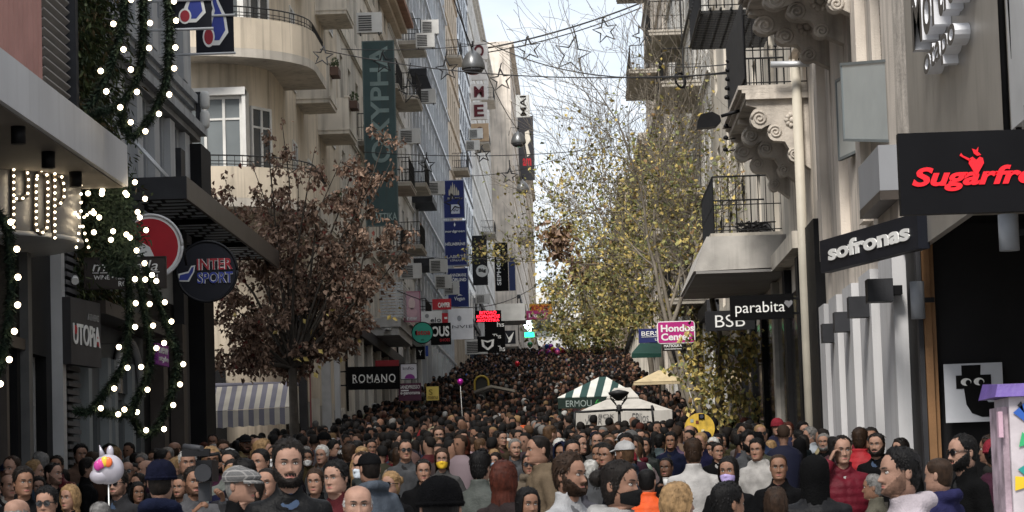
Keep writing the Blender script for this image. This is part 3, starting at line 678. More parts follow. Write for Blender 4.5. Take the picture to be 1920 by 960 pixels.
# --- POP drum
pc=Vector((-8.42,35.2,0)); pr_=1.92; pz0=P(0,440,34).z; pz1=P(0,290,34).z
dr=thing('drum_sign','curved silver drum sign with POP in light bulbs under the canopy','sign',(pc.x,pc.y,pz0))
mb=MB(); seg=64; mb.lathe([(pr_,pz0),(pr_,pz1)],(pc.x,pc.y,0),seg); mb.build('drum',M('silver_drum',(.44,.44,.45),.4,.08,1,.03,metal=.5),dr)
mb=MB(); mb.lathe([(pr_+.03,pz0-.03),(pr_+.03,pz0+.03)],(pc.x,pc.y,0),seg); mb.lathe([(pr_+.02,pz1-.02),(pr_+.02,pz1+.03)],(pc.x,pc.y,0),seg); mb.build('rim',m_alum,dr)
def on_drum(px,py,out=0.0):
    o=Vector((0,0,HC)); r=ray(px,py); r=r/r.y; # solve |o+t r - pc|_xy = R+out
    a=r.x**2+1; b=2*(r.x*(-pc.x)+(-pc.y)); c=pc.x**2+pc.y**2-(pr_+out)**2; D=b*b-4*a*c
    t=(-b-math.sqrt(max(D,0)))/(2*a); return o+r*t
m_bulb=LE('ffe9c4',3.2); m_sock=LC('2a2623')
ME_BULB=None
def bulb_mesh():
    global ME_BULB
    if ME_BULB is None:
        mb=MB(); mb.lathe([(.008,-.032),(.020,-.026),(.030,-.015),(.0345,-.002),(.0345,.010),(.029,.024),(.012,.036)],(0,0,0),14); mb.lathe([(.014,.034),(.014,.06)],(0,0,0),6,mi=1); ME_BULB=mb.mesh('bulb',[m_bulb,m_sock])
    return ME_BULB
def bulb(parent, p, s=1.0, name='bulb'):
    o=bpy.data.objects.new(name,bulb_mesh()); col.objects.link(o); o.parent=parent; o.location=Vector(p)-ORG[parent]; o.scale=(s,s,s); return o
LET=[[(24,306),(24,432)],[(24,306),(48,312),(52,340),(50,366),(38,374),(26,372)],          # P
     [(68,330),(76,320),(86,328),(88,345),(88,412),(86,430),(76,438),(66,430),(66,345),(68,330)], # O
     [(101,326),(101,446)],[(101,326),(114,332),(119,350),(118,372),(110,384),(102,384)]]      # P
for Lt in LET:
    pts=[]; 
    for (a,b) in zip(Lt,Lt[1:]):
        n=max(1,int(math.hypot(a[0]-b[0],a[1]-b[1])/3))
        pts+=[(a[0]+(b[0]-a[0])*k/n,a[1]+(b[1]-a[1])*k/n) for k in range(n)]
    pts.append(Lt[-1]); mb=MB(); mb.tube([on_drum(x,y,.04) for x,y in pts],.034,6); mb.build('letter_channel',LC('4a443e'),dr)
    acc=0
    for k,(x,y) in enumerate(pts):
        if k%4==0: bulb(dr,on_drum(x+2,y,.09),.46)
# star of bulbs at the drum's end
stc=(150,412)
for k in range(5):
    a=R_(90+72*k)
    for q in range(1,5):
        x=stc[0]+2+ (5 if k in(1,2) else 8)*math.cos(a)*q*.75; y=stc[1]-math.sin(a)*q*16*(1 if abs(math.sin(a))>.5 else .9); bulb(dr,P(x,y,35.0),.5)
# --- wine room sign, UTOPIA, purple sign
s=Sign('shop_sign','brown hanging sign reading wine and room behind the garland',(158,483,312,543),39.5,thick=.08,face=M('brown_sign',(.035,.028,.025),.6,.15,3,.05),frame=LC('2b2320'),y1r=540)
s.text('mar  ella',(.1,.55,.9,.88),W,bold=-.004,shear=.25); s.poly([(.1,.5),(.92,.5),(.92,.52),(.1,.52)],W,name='rule'); s.text('WINE • RELAX • ROOM',(.12,.3,.9,.44),W,bold=0); s.text('ROOM',(.42,.08,.66,.24),W,bold=0)
s=Sign('shop_sign','dark shop sign reading UTOPIA with red accents beside slatted column',(134,556,190,682),38.3,39.9,thick=.15,face=M('utopia_board',(.045,.043,.045),.6,.15,3,.05),y1r=690)
s.text('ATHENS',(.55,.70,.92,.80),LC('8a8a88'),bold=0); s.text('UTOPiA',(.06,.30,.96,.62),W,bold=.012); s.poly(circ(.14,.52,.05,.07,10),RED); s.poly(circ(.90,.40,.05,.08,10),RED)
s=Sign('shop_sign','small purple shop sign with white lettering behind the garlands',(296,643,317,683),45.0,46.0,thick=.06,face=LC('8c2f95')); s.text('new',(.1,.55,.9,.85),W); s.text('style',(.1,.12,.9,.45),W)
# --- security camera
r=thing('security_camera','small white security camera beside the slatted column','camera',P(140,530,39.2)); mb=MB(); p=P(140,525,39.2); mb.tube([p+Vector((-.02,.1,.03)),p+Vector((.03,-.12,-.03))],.055,10); mb.build('housing',m_ac,r); mb=MB(); mb.tube([p,p+Vector((-.15,.05,.08))],.02,6); mb.build('bracket',m_ac,r)
# --- round signs
def disc_sign(name,label,cx,cy,rp,d,face,rim,thick=.14,group=None):
    c=P(cx,cy,d); R=rp/SC(d); r=thing(name,label,'sign',(c.x,c.y,c.z-R)); f=lambda u,n,z:(c.x+u,c.y-n,c.z+z)
    mb=MB(); mb.prism(circ(0,0,R,R,40),f,-thick,0); mb.build('panel',face,r)
    mb=MB(); pts=[f(x,.0,z) for x,z in circ(0,0,R,R,40)]; mb.tube(pts+[pts[0]],R*.05,6); mb.build('rim',rim,r)
    return r,f,R
def ftext(root,f,R,body,x0,z0,x1,z1,m,bold=.01,shear=0,n0=.004,ext=.015):
    v,fc=text_geo(body,bold,shear); mn=v.min(0); sz=v.max(0)-mn; mb=MB(); mb.add([f(R*(x0+(x1-x0)*(p[0]-mn[0])/sz[0]),n0+ext*(p[2]-mn[2]),R*(z0+(z1-z0)*(p[1]-mn[1])/sz[1])) for p in v],fc); return mb.build('lettering',m,root)
def fpoly(root,f,R,pts,m,n0=.004,n1=.014,name='emblem'):
    mb=MB(); mb.prism([(a*R,b*R) for a,b in pts],f,n0,n1); return mb.build(name,m,root)
r,f,R=disc_sign('round_sign','round red and white sign half hidden behind the dark round sign',281,463,61,43.2,W,LC('cfcfcf'))
fpoly(r,f,R,circ(0,0,.88,.88,36),RED,.002,.008)
fpoly(r,f,R,[(-.86,-.1),(-.2,.12),(0,.0),(.2,-.45),(.3,-.8),(0,-.87),(-.5,-.7),(-.84,-.3)],W,.01,.016)
mb=MB(); mb.tube([f(.98*R,-.1,.2*R),f(1.1*R,-.1,-.6*R)],.02,6); mb.build('bracket',m_black,r)
r,f,R=disc_sign('round_sign','round navy sign reading INTER SPORT below the dark canopy',388,509,57,44.5,LC('10131f'),LC('0b0d14'))
IR=LC('a5323c'); IB=LC('39479a')
ftext(r,f,R,'INTER',-.32,.05,.86,.42,W,bold=.05); ftext(r,f,R,'INTER',-.32,.05,.86,.42,IR,bold=.012,n0=.022); ftext(r,f,R,'SPORT',-.32,-.40,.86,-.03,W,bold=.05); ftext(r,f,R,'SPORT',-.32,-.40,.86,-.03,IB,bold=.012,n0=.022)
fpoly(r,f,R,[(-.98,-.3),(-.6,-.32),(-.42,.0),(-.38,.22),(-.52,.2),(-.62,.02),(-.95,-.05)],W,.003,.008); fpoly(r,f,R,[(-.93,-.26),(-.64,-.27),(-.46,.0),(-.43,.17),(-.5,.15),(-.6,-.03),(-.9,-.1)],IB,.009,.014)
s=Sign('shop_sign','small pale light box with red letters on the dark column',(346,590,386,632),52.2,53.2,thick=.12,face=LC('7d7d7d'),y1r=636); s.text('INTERSPORT',(.08,.3,.95,.7),IR,bold=.02); s.poly([(.03,.2),(.1,.2),(.16,.8),(.09,.8)],IB)
# --- two hanging flags INTERSPORT (text reads upwards)
def flag(label,rect,d,letters):
    s=Sign('hanging_banner',label,rect,d,thick=.03,face=M('navy_banner',hexc('14161f'),.8,.15,4,.2),cat='banner')
    s.poly([(.28,.0+.06),(.62,.06),(.86,.16),(.80,.30),(.62,.42),(.50,.58),(.30,.56),(.46,.36),(.30,.2)],W,.004,.008); s.poly([(.42,.10),(.62,.10),(.78,.18),(.74,.28),(.58,.40),(.48,.53),(.38,.52),(.52,.34),(.42,.22)],IB,.009,.013)
    s.poly(circ(.34,.13,.16,.085,16),W,.010,.014); s.poly(circ(.34,.13,.12,.064,16),IR,.0145,.018)
    if letters: s.text(letters,(.42,.62,.80,1.0),W,rot=True,bold=.06); s.text(letters,(.42,.62,.80,1.0),IR,rot=True,bold=.012,ext=.022)
    mb=MB(); zz=s.h*.52
    for z in (-.02,s.h*.30): mb.tube([s.fr(-.6,.02,z),s.fr(s.w+.03,.02,z)],.025,8)
    mb.build('pole',m_alum,s.root)
flag('navy sports banner with red and blue mark, nearer and partly cut off',(322,-120,397,54),45,'INTER'); flag('navy sports banner with red and blue mark, farther with bottom pole',(368,-130,439,100),49,'INT')
# --- street lamp boxes on grey building corner
r=thing('wall_lamp','white double wall lamp at the grey building corner','lamp',P(384,245,53)); mb=MB()
for y0,y1 in ((172,204),(208,240)):
    a=P(376,y0,53); b=P(392,y1,53); c=(a+b)/2; mb=MB(); mb.tube([(c.x,53,b.z),(c.x,53,b.z+.06),(c.x,53,a.z-.06),(c.x,53,a.z)],[.07,.1,.1,.07],10); mb.build('lamp_globe',m_ac,r)
mb=MB(); a=P(376,200,53); mb.box(a.x-.1,a.x,53,53.06,P(376,240,53).z,P(376,172,53).z); mb.build('back_plate',m_char,r)
# --- ROMANO
s=Sign('shop_sign','black projecting sign reading ROMANO in white capitals',(652,688,750,731),85.5,thick=.18,face=Kp,y1r=729,bracket=(-1,m_black)); s.text('ROMANO',(.1,.3,.92,.66),W,bold=.004,space=1.15)
for k,u in enumerate((.1,.24,.4,.55,.7,.86)): s.poly([(u-.005,.285),(u+.05,.285),(u+.05,.305),(u-.005,.305)],W,name='serif')
s=Sign('hanging_banner','tall faded teal banner with pale capital letters reading upwards',(687,77,748,425),95,thick=.12,face=M('faded_teal',(.055,.09,.092),.75,.25,.6,.1,streak=.4),cat='banner',frame=LC('5c6b6a'))
s.text('OXYPHA',(.22,.34,.80,.97),M('pale_letter',(.22,.29,.28),.8,.2,2,.1),rot=True,bold=.02); s.text('ATTIKA',(.25,.03,.95,.07),LC('9fb0ac'))
# --- teal disc, pink box, small signs up the left side : (rect, depth, face, frame, [(text, area, colour, bold)])
r,f,R=disc_sign('round_sign','round teal sign with dark rim and red lettering',792,624,20,88,LC('2f9c86'),Kp); ftext(r,f,R,'istoa',-.55,-.2,.75,.28,RED,bold=.02); fpoly(r,f,R,[(-.7,.2),(-.5,.2),(-.5,-.25),(-.7,-.15)],Kp); ftext(r,f,R,'ok',-.15,-.72,.15,-.58,Kp)
def board(label,rect,d,face,texts=(),frame=None,thick=.12,rc=0,group=None,d1=None,name='shop_sign'):
    s=Sign(name,label,rect,d,d1,thick=thick,face=face,frame=frame,rnd_c=rc)
    for t in texts: s.text(t[0],t[1],t[2],bold=t[3] if len(t)>3 else .01,shear=t[4] if len(t)>4 else 0)
    return s
s=board('black sign with white capitals OUS beside the teal disc',(808,606,846,647),92,Kp,[('OUS',(.05,.38,.92,.85),W,.03),('SHOES',(.45,.15,.95,.28),RED)])
s=board('pink framed light box with pale portrait above the teal disc',(757,547,789,604),100,LC('c9a3ad'),[('new',(.2,.05,.8,.16),W)],frame=LC('b14a74'),rc=.15); s.poly(circ(.5,.6,.2,.2,16),LC('e3cbc6')); s.poly(circ(.5,.3,.32,.16,16),LC('d7b0b6'))
s=board('red sign reading CAMPER below the blue banners',(811,561,846,581),96,LC('b02430'),[('CAMPER',(.3,.2,.95,.65),W,.03)])
s=board('small white sign with round emblem beside the white banner',(790,584,829,606),99,W,[('elo',(.45,.05,.95,.45),LC('44474a'))]); s.poly(circ(.28,.6,.1,.18,12),LC('9a9a9a'))
s=board('small red sign with white dash right of the white emblem sign',(829,587,840,606),99,RED); s.poly([(.4,.4),(.9,.4),(.9,.6),(.4,.6)],W)
s=board('large white banner with thin grey wordmark INVIE',(842,579,888,637),103,LC('d8dadf'),[('INVIE',(.04,.36,.98,.46),LC('4a4d55'),-.005)],thick=.05,name='hanging_banner'); s.poly(circ(.44,.68,.09,.09,14),LC('8f9299'))
s=board('red lit letter display on black panel high over the crowd',(891,583,940,605),115,Kp); m_led=LE('ff2030',2.4)
for t,a in (('BITOAO',(.18,.7,.82,.95)),('KOPNAPOZ',(.06,.38,.95,.63)),('AKOYZTIKA',(.06,.06,.92,.3))): s.text(t,a,m_led,bold=.012)
s=board('black sign with white heart shaped crest',(896,631,934,660),112,Kp); s.poly([(.5,.08),(.78,.35),(.82,.8),(.5,.7),(.18,.8),(.22,.35)],W); s.poly([(.5,.24),(.66,.42),(.7,.68),(.5,.58),(.3,.68),(.34,.42)],Kp,.012,.016)
s=board('tall black sign repeating white Ths lettering',(910,603,948,662),118,Kp,[('hs',(.62,.82,.98,.98),W,.01),('Ths',(.5,.04,.98,.22),W,.01),('Ths',(.38,.45,.8,.6),W,.01)])
s=board('navy square sign with white eagle emblem',(945,620,967,645),122,LC('11131c')); s.poly([(.15,.85),(.42,.45),(.88,.9),(.7,.4),(.55,.12),(.35,.1),(.4,.3)],W)
s=board('orange and yellow shop sign above the pharmacy cross',(993,570,1036,590),150,LC('c98a2e'),[('KPOM',(.1,.3,.8,.85),LC('a02a25'),.03)],frame=LC('d9b13b')); s=board('magenta sign with white lettering left of the orange sign',(983,583,1028,600),146,LC('93285f'),[('kroma',(.2,.25,.85,.7),W)])
s=board('grey glass projecting panel beneath the magenta sign',(990,598,1034,633),149,LC('59625f'),[('op lo',(.4,.08,.8,.25),W)],frame=LC('a9aeae')); s.poly([(.02,.02),(.98,.02),(.98,.32),(.02,.32)],LC('9fa3a0'),-.01,.001)
r=thing('pharmacy_cross','lit pharmacy cross, white above green, on the left side','sign',P(992,632,142)); c=P(992,611,142); f=lambda u,n,z:(c.x+u,c.y-n,c.z+z); k_=1/SC(142)
for a in ((-4,4,-10,10),(-10,10,-4,4)):
    mb=MB(); mb.fbox(lambda u,n,z:f(u*k_,n,(z+.0)*k_),a[0],a[1],-.1,.0 if a[0]==-4 else .01,a[2],a[3]); mb.build('cross_bar',LE('dffff0',2.2),r)
mb=MB(); mb.fbox(lambda u,n,z:f(u*k_,n,z*k_),-9,9,-.1,0,-21,-12); mb.build('text_panel',LE('25d38a',1.8),r)
s=board('purple information board with white lines by the pale pillar',(748,719,790,752),86,LC('54283f'),[('SANDPRESSO',(.05,.68,.95,.88),W),('e-panorama',(.08,.3,.95,.5),W,.02)]); s.poly([(.1,.55),(.45,.55),(.45,.62),(.1,.62)],W)
s=board('white poster with purple dome above the purple board',(751,682,783,712),87,LC('d8d6dc'),[('info',(.15,.6,.8,.8),LC('77747a'))],frame=Kp); s.poly(circ(.55,.06,.3,.28,14,0,180),LC('8a3a8c'))
s=board('dark red shop panel right above the ROMANO sign',(704,676,748,690),90,LC('8d1f26'))
s=board('yellow lit advertising box standing by the left crowd',(800,725,823,751),84,LC('e0c766'),[('S',(.2,.4,.5,.8),LC('8c7a2a')),('menu',(.1,.1,.9,.3),LC('7a5c1c'))])
s=board('small blue sign on pale wall beyond the teal disc',(798,648,803,668),105,LC('2b4a9b'))
s=board('black blade sign past the teal disc',(780,650,797,674),103,Kp,[('Y',(.3,.3,.7,.7),W)])
# --- blue banners
def bb(label,rect,d): return Sign('hanging_banner',label,rect,d,thick=.1,face=M('royal_blue',hexc('1d2a66'),.6,.12,2,.05),frame=LC('9aa0b4'),cat='banner')
s=bb('topmost blue banner with pale towers and square GO mark',(832,338,872,410),146); 
for u,h in ((.3,.18),(.38,.28),(.46,.36),(.55,.30),(.64,.22),(.72,.14)): s.poly([(u-.035,.6),(u+.035,.6),(u+.035,.6+h*.6),(u,.6+h),(u-.035,.6+h*.6)],LC('b9b2a0'),name='tower_print')
s.poly([(.36,.12),(.76,.12),(.76,.36),(.36,.36)],LC('ccd0da')); s.text('GO',(.44,.18,.70,.30),NV,ext=.03,bold=.01)
s.text('athens',(.2,.50,.9,.57),LC('b9b2a0'),bold=0)
s=bb('middle blue banner listing three white brand names',(834,414,877,499),146); s.text('nordgreen',(.06,.72,.92,.79),W); s.poly([(.48,.86),(.52,.9),(.48,.96),(.44,.9)],W); s.text('HÉLIABRINE',(.06,.45,.92,.53),W,bold=.02); s.text('LABISTÉ',(.1,.17,.95,.25),W,bold=0); s.text('LONDON',(.25,.1,.8,.14),W,bold=0)
s=bb('lowest blue banner with heart and white Vegan mark',(840,503,880,577),146); s.text('ANNEMARIE',(.12,.78,.9,.86),W); s.text('BÖRLIND',(.12,.66,.9,.76),W,bold=.03); s.poly([(.5,.45),(.42,.53),(.46,.57),(.5,.54),(.54,.57),(.58,.53)],W); s.text('Vegan',(.3,.15,.8,.27),W,bold=.01); s.poly([(.4,.28),(.55,.34),(.7,.3),(.55,.3)],W)
# --- Big, SEPHORA, stacked letters
r,f,R=disc_sign('round_sign','round white sign reading Big with black rim',904,508,12,150,W,Kp); ftext(r,f,R,'Big',-.55,-.3,.6,.4,Kp,bold=.03)
s=Sign('blade_sign','tall black blade sign reading SEPHORA upwards',(929,455,954,546),168,thick=.15,face=Kp); s.text('SEPHORA',(.15,.12,.45,.85),W,rot=True,bold=.01)
s=Sign('blade_sign','tall black panel behind the round Big sign',(887,442,915,535),152,thick=.15,face=LC('15151a'))
s=Sign('blade_sign','narrow dark blue blade sign beyond the black one',(955,482,967,545),190,thick=.15,face=LC('26345f'))
for nm,y0,y1,t in (('white letter box with dark red letter O',80,112,'O'),('white letter box with dark red letter M below the bell lamp',158,187,'M'),('white letter box with dark red letter E',192,224,'E')):
    s=Sign('letter_box',nm,(883,y0,914,y1),182,thick=.4,face=LC('d6d4d2')); s.text(t,(.2,.15,.8,.85),LC('571823'),bold=.03,ext=.05)
s=Sign('letter_box','tan letter box with brown curl beneath the letter E',(884,232,917,265),182,thick=.4,face=LC('b8a084')); s.poly(circ(.5,.6,.2,.22,14),LC('6d5140')); s.poly([(.4,.1),(.7,.15),(.66,.5),(.5,.45)],LC('6d5140'),.012,.02)
s=Sign('letter_box','white letter box hidden behind the bell lamp',(884,117,914,150),182,thick=.4,face=LC('d6d4d2'))
s=Sign('billboard','dark vertical billboard with pale figure and red mark on far left skyline',(974,218,1003,338),262,thick=.4,face=LC('2b2a2e')); s.poly([(.45,.75),(.7,.78),(.8,.62),(.6,.55),(.75,.4),(.55,.36),(.45,.55)],LC('cfc7b8')); s.text('am',(.25,.22,.8,.34),RED,bold=.03)
s=Sign('blade_sign','white panel with black capital letters near the far skyline',(968,178,994,220),255,thick=.3,face=LC('bcbcb8')); s.text('MAI',(.3,.05,.75,.95),Kp,rot=True,bold=.02)
s=Sign('canopy','white canopy slab over the far left pavement',(933,570,985,602),128,thick=3.5,face=LC('c9c9c6'),cat='canopy')
# --- right side signs
s=Sign('shop_sign','dark slate sign reading sofronas in white lower case',(1539,452,1722,512),34.2,30.4,thick=.14,face=LC('1b1d24',spec=.12),y1r=466); s.text('sofronas',(.10,.30,.93,.80),W,bold=.035)
s=Sign('shop_sign','black sign reading parabita with small grey heart',(1370,555,1489,601),46,thick=.12,face=Kp,y1r=596,bracket=(1,m_black)); s.text('parabita',(.08,.14,.86,.72),W,bold=-.002); s.poly([(.92,.42),(.85,.62),(.87,.72),(.91,.72),(.93,.68),(.96,.74),(.985,.68),(.98,.58)],LC('7d7d80'))
s=Sign('shop_sign','black sign reading BSB behind the parabita sign',(1323,584,1416,621),50,thick=.12,face=LC('151518'),y1r=617); s.text('BSB',(.20,.16,.80,.78),W,bold=-.004)
s=Sign('shop_sign','magenta rounded sign reading Hondos Center with white border',(1233,603,1304,645),60,thick=.14,face=W,rnd_c=.16); 
rr_=[]; 
for cx,cz,a0 in ((.93,.89,0),(.07,.89,90),(.07,.11,180),(.93,.11,270)):
    for k in range(5): a=R_(a0+k*22.5); rr_.append((cx+.045*math.cos(a),cz+.07*math.sin(a)))
s.poly(rr_,LC('b02578'),.001,.006); s.text('Hondos',(.1,.52,.98,.84),W,bold=.03); s.text('Center',(.1,.14,.9,.46),W,bold=.03)
s=Sign('shop_sign','navy sign reading BER behind the magenta sign',(1198,617,1236,643),63,thick=.14,face=LC('20275c')); s.text('BERS',(.14,.5,.98,.82),W,bold=.005); s.poly([(.14,.4),(.98,.4),(.98,.43),(.14,.43)],W); s.text('U',(.8,.12,.92,.3),W)
s=Sign('shop_sign','small black sign with white letters under the magenta sign',(1242,645,1282,658),61,thick=.1,face=LC('16130f')); s.text('MATSOUKA',(.08,.5,.92,.9),W,bold=.02); s.poly([(.1,.2),(.9,.2),(.9,.28),(.1,.28)],W)
s=Sign('shop_sign','black sign with red scripted Sugarfree and a winged heart',(1690,250,1990,403),22,thick=.12,face=M('black_gloss_sign',(.005,.005,.006),.5,.2,2,.02,spec=.08)); m_sr=LE('c4101e',.22)
s.text('Sugarfree',(.075,.27,.965,.57),m_sr,bold=.035,shear=.28)
s.poly([(.48,.44),(.435,.60),(.44,.66),(.46,.68),(.483,.64),(.505,.68),(.525,.66),(.53,.60)],m_sr,.003,.02,name='heart'); s.poly([(.47,.72),(.46,.78),(.485,.76),(.50,.80),(.495,.74),(.515,.70),(.49,.69)],m_sr,.003,.02,name='flame'); s.poly([(.38,.70),(.44,.63),(.45,.65),(.40,.70),(.39,.73)],m_sr,.003,.02,name='arrow')
mb=MB(); mb.tube([s.fr(s.w*.82,.0,s.h),s.fr(s.w*.82,0,s.h+.2)],.03,6); mb.build('hanger',m_black,s.root)
# t-shaped logo poster on the black wall
s=Sign('poster','square pale poster with black letter t that has two eyes',(1774,683,1884,793),31.9,thick=.02,face=LC('b9bcc2'),y1r=789)
s.poly([(.30,.97),(.63,.97),(.62,.80),(.80,.80),(.80,.57),(.66,.57),(.66,.40),(.74,.33),(.86,.33),(.86,.08),(.62,.08),(.45,.15),(.36,.30),(.33,.57),(.20,.57),(.20,.80),(.30,.80)],LC('0a0a0b'),.002,.006,name='emblem')
for u in (.37,.59): s.poly(circ(u,.685,.09,.065,16),W,.007,.009,name='eye'); s.poly(circ(u+.035,.67,.045,.05,12),LC('0a0a0b'),.0095,.011,name='pupil')
# 3D letters on the steel panel
lt=thing('wall_lettering','white raised letters on the brushed steel panel at upper right','lettering',(XR-.1,30.5,8))
def wall_letters(body,pa,pb,h0,h1,ext,word):
    y0=Q(*pa,XR-.09).y; y1=Q(*pb,XR-.09).y; z0,z1=h0,h1
    v,fc=text_geo(body,.02,0,1.0); mn=v.min(0); sz=v.max(0)-mn; mb=MB()
    pts=[(XR-.09-.003-ext*(p[2]-mn[2])/sz[2], y0+(y1-y0)*(p[0]-mn[0])/sz[0], z0+(z1-z0)*(p[1]-mn[1])/sz[1]) for p in v]
    mb.add(pts,fc,0)
    # faces of the letters are dark, returns white
    for i,f_ in enumerate(mb.f):
        if all(abs(pts[j][0]-(XR-.09-.003-ext))<1e-4 for j in f_): mb.m[i]=1
    mb.build('lettering',[LC('d9dade'),LC('4a4642')],lt)
wall_letters('Mortiel',(1742,90),(1835,60),P(1790,120,30.5).z,P(1790,8,30.5).z,.18,'')
wall_letters('otapo',(1762,180),(1825,150),P(1790,196,30.5).z,P(1790,140,30.5).z,.16,'')
# frosted glass panel, grey box, square lamps, cylinder lamps
s=Sign('glass_panel','frosted blue grey glass panel hung on the rose beige facade',(1582,118,1722,265),36.5,33.2,thick=.06,face=M('frosted_glass',(.30,.345,.36),.25,.12,1.2,.0,spec=.5),frame=LC('6b7274'),cat='panel',y1r=268)
s=Sign('glass_panel','second frosted panel lower and behind the first one',(1573,150,1650,302),39,37,thick=.05,face=M('frosted_glass2',(.33,.36,.36),.3,.12,1.2,.0,spec=.5),frame=LC('6b7274'),cat='panel')
s=Sign('projecting_box','grey metal box sign beneath the frosted glass panel',(1650,272,1694,357),33.6,thick=2.4,face=M('grey_box',(.25,.26,.28),.5,.1,1,.03),cat='box'); mb=MB(); mb.fbox(s.fr,-.004,s.w,-2.4,.01,-.12,-.005); mb.build('underside',m_brown,s.root)
for i,(x0,y0,x1,y1,d) in enumerate(((1628,523,1676,566,33.2),(1593,556,1634,595,36.2),(1566,585,1606,622,38.8),(1543,607,1579,642,41.2))):
    s=Sign('box_lamp','square charcoal box lamp on the white piers, %s from the camera'%['nearest','second','third','farthest'][i],(x0,y0,x1,y1),d,thick=.3,face=m_char,cat='lamp',group='square lamps on the piers')
    mb=MB(); mb.fbox(s.fr,s.w+.003,s.w+.12,-.25,-.05,s.h*.3,s.h*.7); mb.build('arm',m_black,s.root)
for i,(px,y0,y1,d,w) in enumerate(((1722,528,598,31.7,.085),(1893,402,470,26,.1))):
    p=P(px,y1,d); q=P(px,y0,d); r=thing('wall_lamp','grey cylinder wall lamp %s'%['beside the wooden door jamb','under the black sugar sign'][i],'lamp',(p.x,d,p.z)); mb=MB(); mb.lathe([(w,p.z),(w,q.z)],(p.x,d,0),16); mb.build('shade',LC('868a90'),r); mb=MB(); mb.box(p.x,p.x+.2,d-.02,d+.02,(p.z+q.z)/2-.03,(p.z+q.z)/2+.03); mb.build('arm',m_black,r)
s=Sign('blade_sign','small red and white blade sign beside the square lamps',(1531,585,1552,645),45.0,43.5,thick=.1,face=LC('c9c4c2')); s.text('HOME',(.2,.1,.6,.95),RED,rot=True,bold=.03)
# cobra-head street lamp
r=thing('street_lamp','black flat head street lamp reaching from the iron balcony','street lamp',P(1340,235,47)); p=P(1306,236,47); q=P(1352,218,47); e=P(1385,208,47); mb=MB()
mb.prism([(a/SC(47),b/SC(47)) for a,b in ((0,-6),(36,-4),(46,6),(44,16),(30,24),(8,20),(2,8))],lambda u,n,z:(p.x+u,47-n,p.z+z),-.14,.14); mb.build('lamp_head',m_black,r); mb=MB(); mb.tube([q,e,P(1420,200,47.5)],.03,8); mb.build('arm',m_black,r)
# insulator knobs along the balcony edge
r=thing('cable_insulators','row of black cable insulators on iron balcony corner','insulators',P(1352,300,48.5))
for k in range(8):
    p=P(1366-k*.8,118+k*17 if k<5 else 130+k*22,49.5); mb=MB(); mb.lathe([(.03,0),(.05,.02),(.05,.05),(.02,.08)],p,8); mb.tube([p,p+Vector((.18,.05,.03))],.012,5); mb.build('insulator',m_black,r)
# ================================================================== painted cabinet at right edge
ca=P(1872,960,14.5); d0=14.5
r=thing('utility_cabinet','tall painted utility cabinet with coloured triangles and purple top','cabinet',(P(1915,900,d0).x,d0,ground(d0)))
x0=P(1896,850,d0).x; x1=x0+.62; zt_=P(1880,745,d0).z; gz=ground(d0)
m_cab=M('cabinet_white',(.50,.45,.47),.6,.22,5,.1,streak=.4); mb=MB(); mb.box(x0,x1,d0,d0+.5,gz,zt_); mb.build('cabinet_body',m_cab,r)
mb=MB(); mb.hexa([(x0-.08,d0-.05,zt_+.002),(x1+.05,d0-.05,zt_+.002),(x1+.05,d0+.55,zt_+.002),(x0-.08,d0+.55,zt_+.002),(x0-.06,d0-.03,zt_+.07),(x1+.05,d0-.03,zt_+.07),(x1+.05,d0+.5,zt_+.09),(x0-.06,d0+.5,zt_+.09)]); mb.build('cabinet_lid',M('purple_paint',hexc('5a4685'),.5,.25,6,.2),r)
mb=MB(); mb.box(x0-.035,x0-.002,d0+.04,d0+.46,gz,zt_-.05); mb.build('side_panel',M('mottled_side',(.34,.26,.30),.7,.5,7,.2,streak=.4),r)
fc=front(d0)
def pp(px,py): p=P(px+15,py,d0); return (p.x,p.z)
for c_,pts in (('2853a0',((1884,774),(1920,742),(1935,760),(1935,812))),('2f9a63',((1895,838),(1901,810),(1925,830),(1925,848),(1905,835))),('4c3486',((1905,872),(1910,836),(1930,828),(1930,870))),('1f7f78',((1893,880),(1925,860),(1930,880),(1925,908))),('c9a823',((1888,893),(1920,895),(1915,912),(1888,920))),('15151a',((1892,760),(1899,752),(1906,776)))):
    mb=MB(); mb.prism([pp(a,b) for a,b in pts],fc,.002+.001*len(c_),.012); mb.build('painted_triangle',LC(c_,rough=.5,var=.2),r)
for z in (.5,1.2,1.8):
    mb=MB(); mb.box(x0-.06,x0-.036,d0+.0,d0+.06,gz+z,gz+z+.14); mb.build('hinge',M('pink_hinge',(.5,.33,.4),.6),r)
# ================================================================== PARASOLS AND CARTS
def pyramid(mb, c, w, dp, z0, z1, top=.18, th=.02, val=.3, mi_f=None):
    x,y=c; a=[(x-w/2,y-dp/2),(x+w/2,y-dp/2),(x+w/2,y+dp/2),(x-w/2,y+dp/2)]; b=[(x+(p[0]-x)*top,y+(p[1]-y)*top) for p in a]
    for i in range(4):
        j=(i+1)%4
        mb.add([(*a[i],z0),(*a[j],z0),(*b[j],z1),(*b[i],z1)],[(0,1,2,3)]); mb.add([(*a[i],z0-th),(*a[j],z0-th),(*b[j],z1-th),(*b[i],z1-th)],[(0,1,2,3)])
    return a,b
def canvas(h,var=.12): return M('canvas_'+h,hexc(h),.85,var,2.2,.25,streak=.25,fine=60)
def pt_(px,py,d): return P(px,py,d)
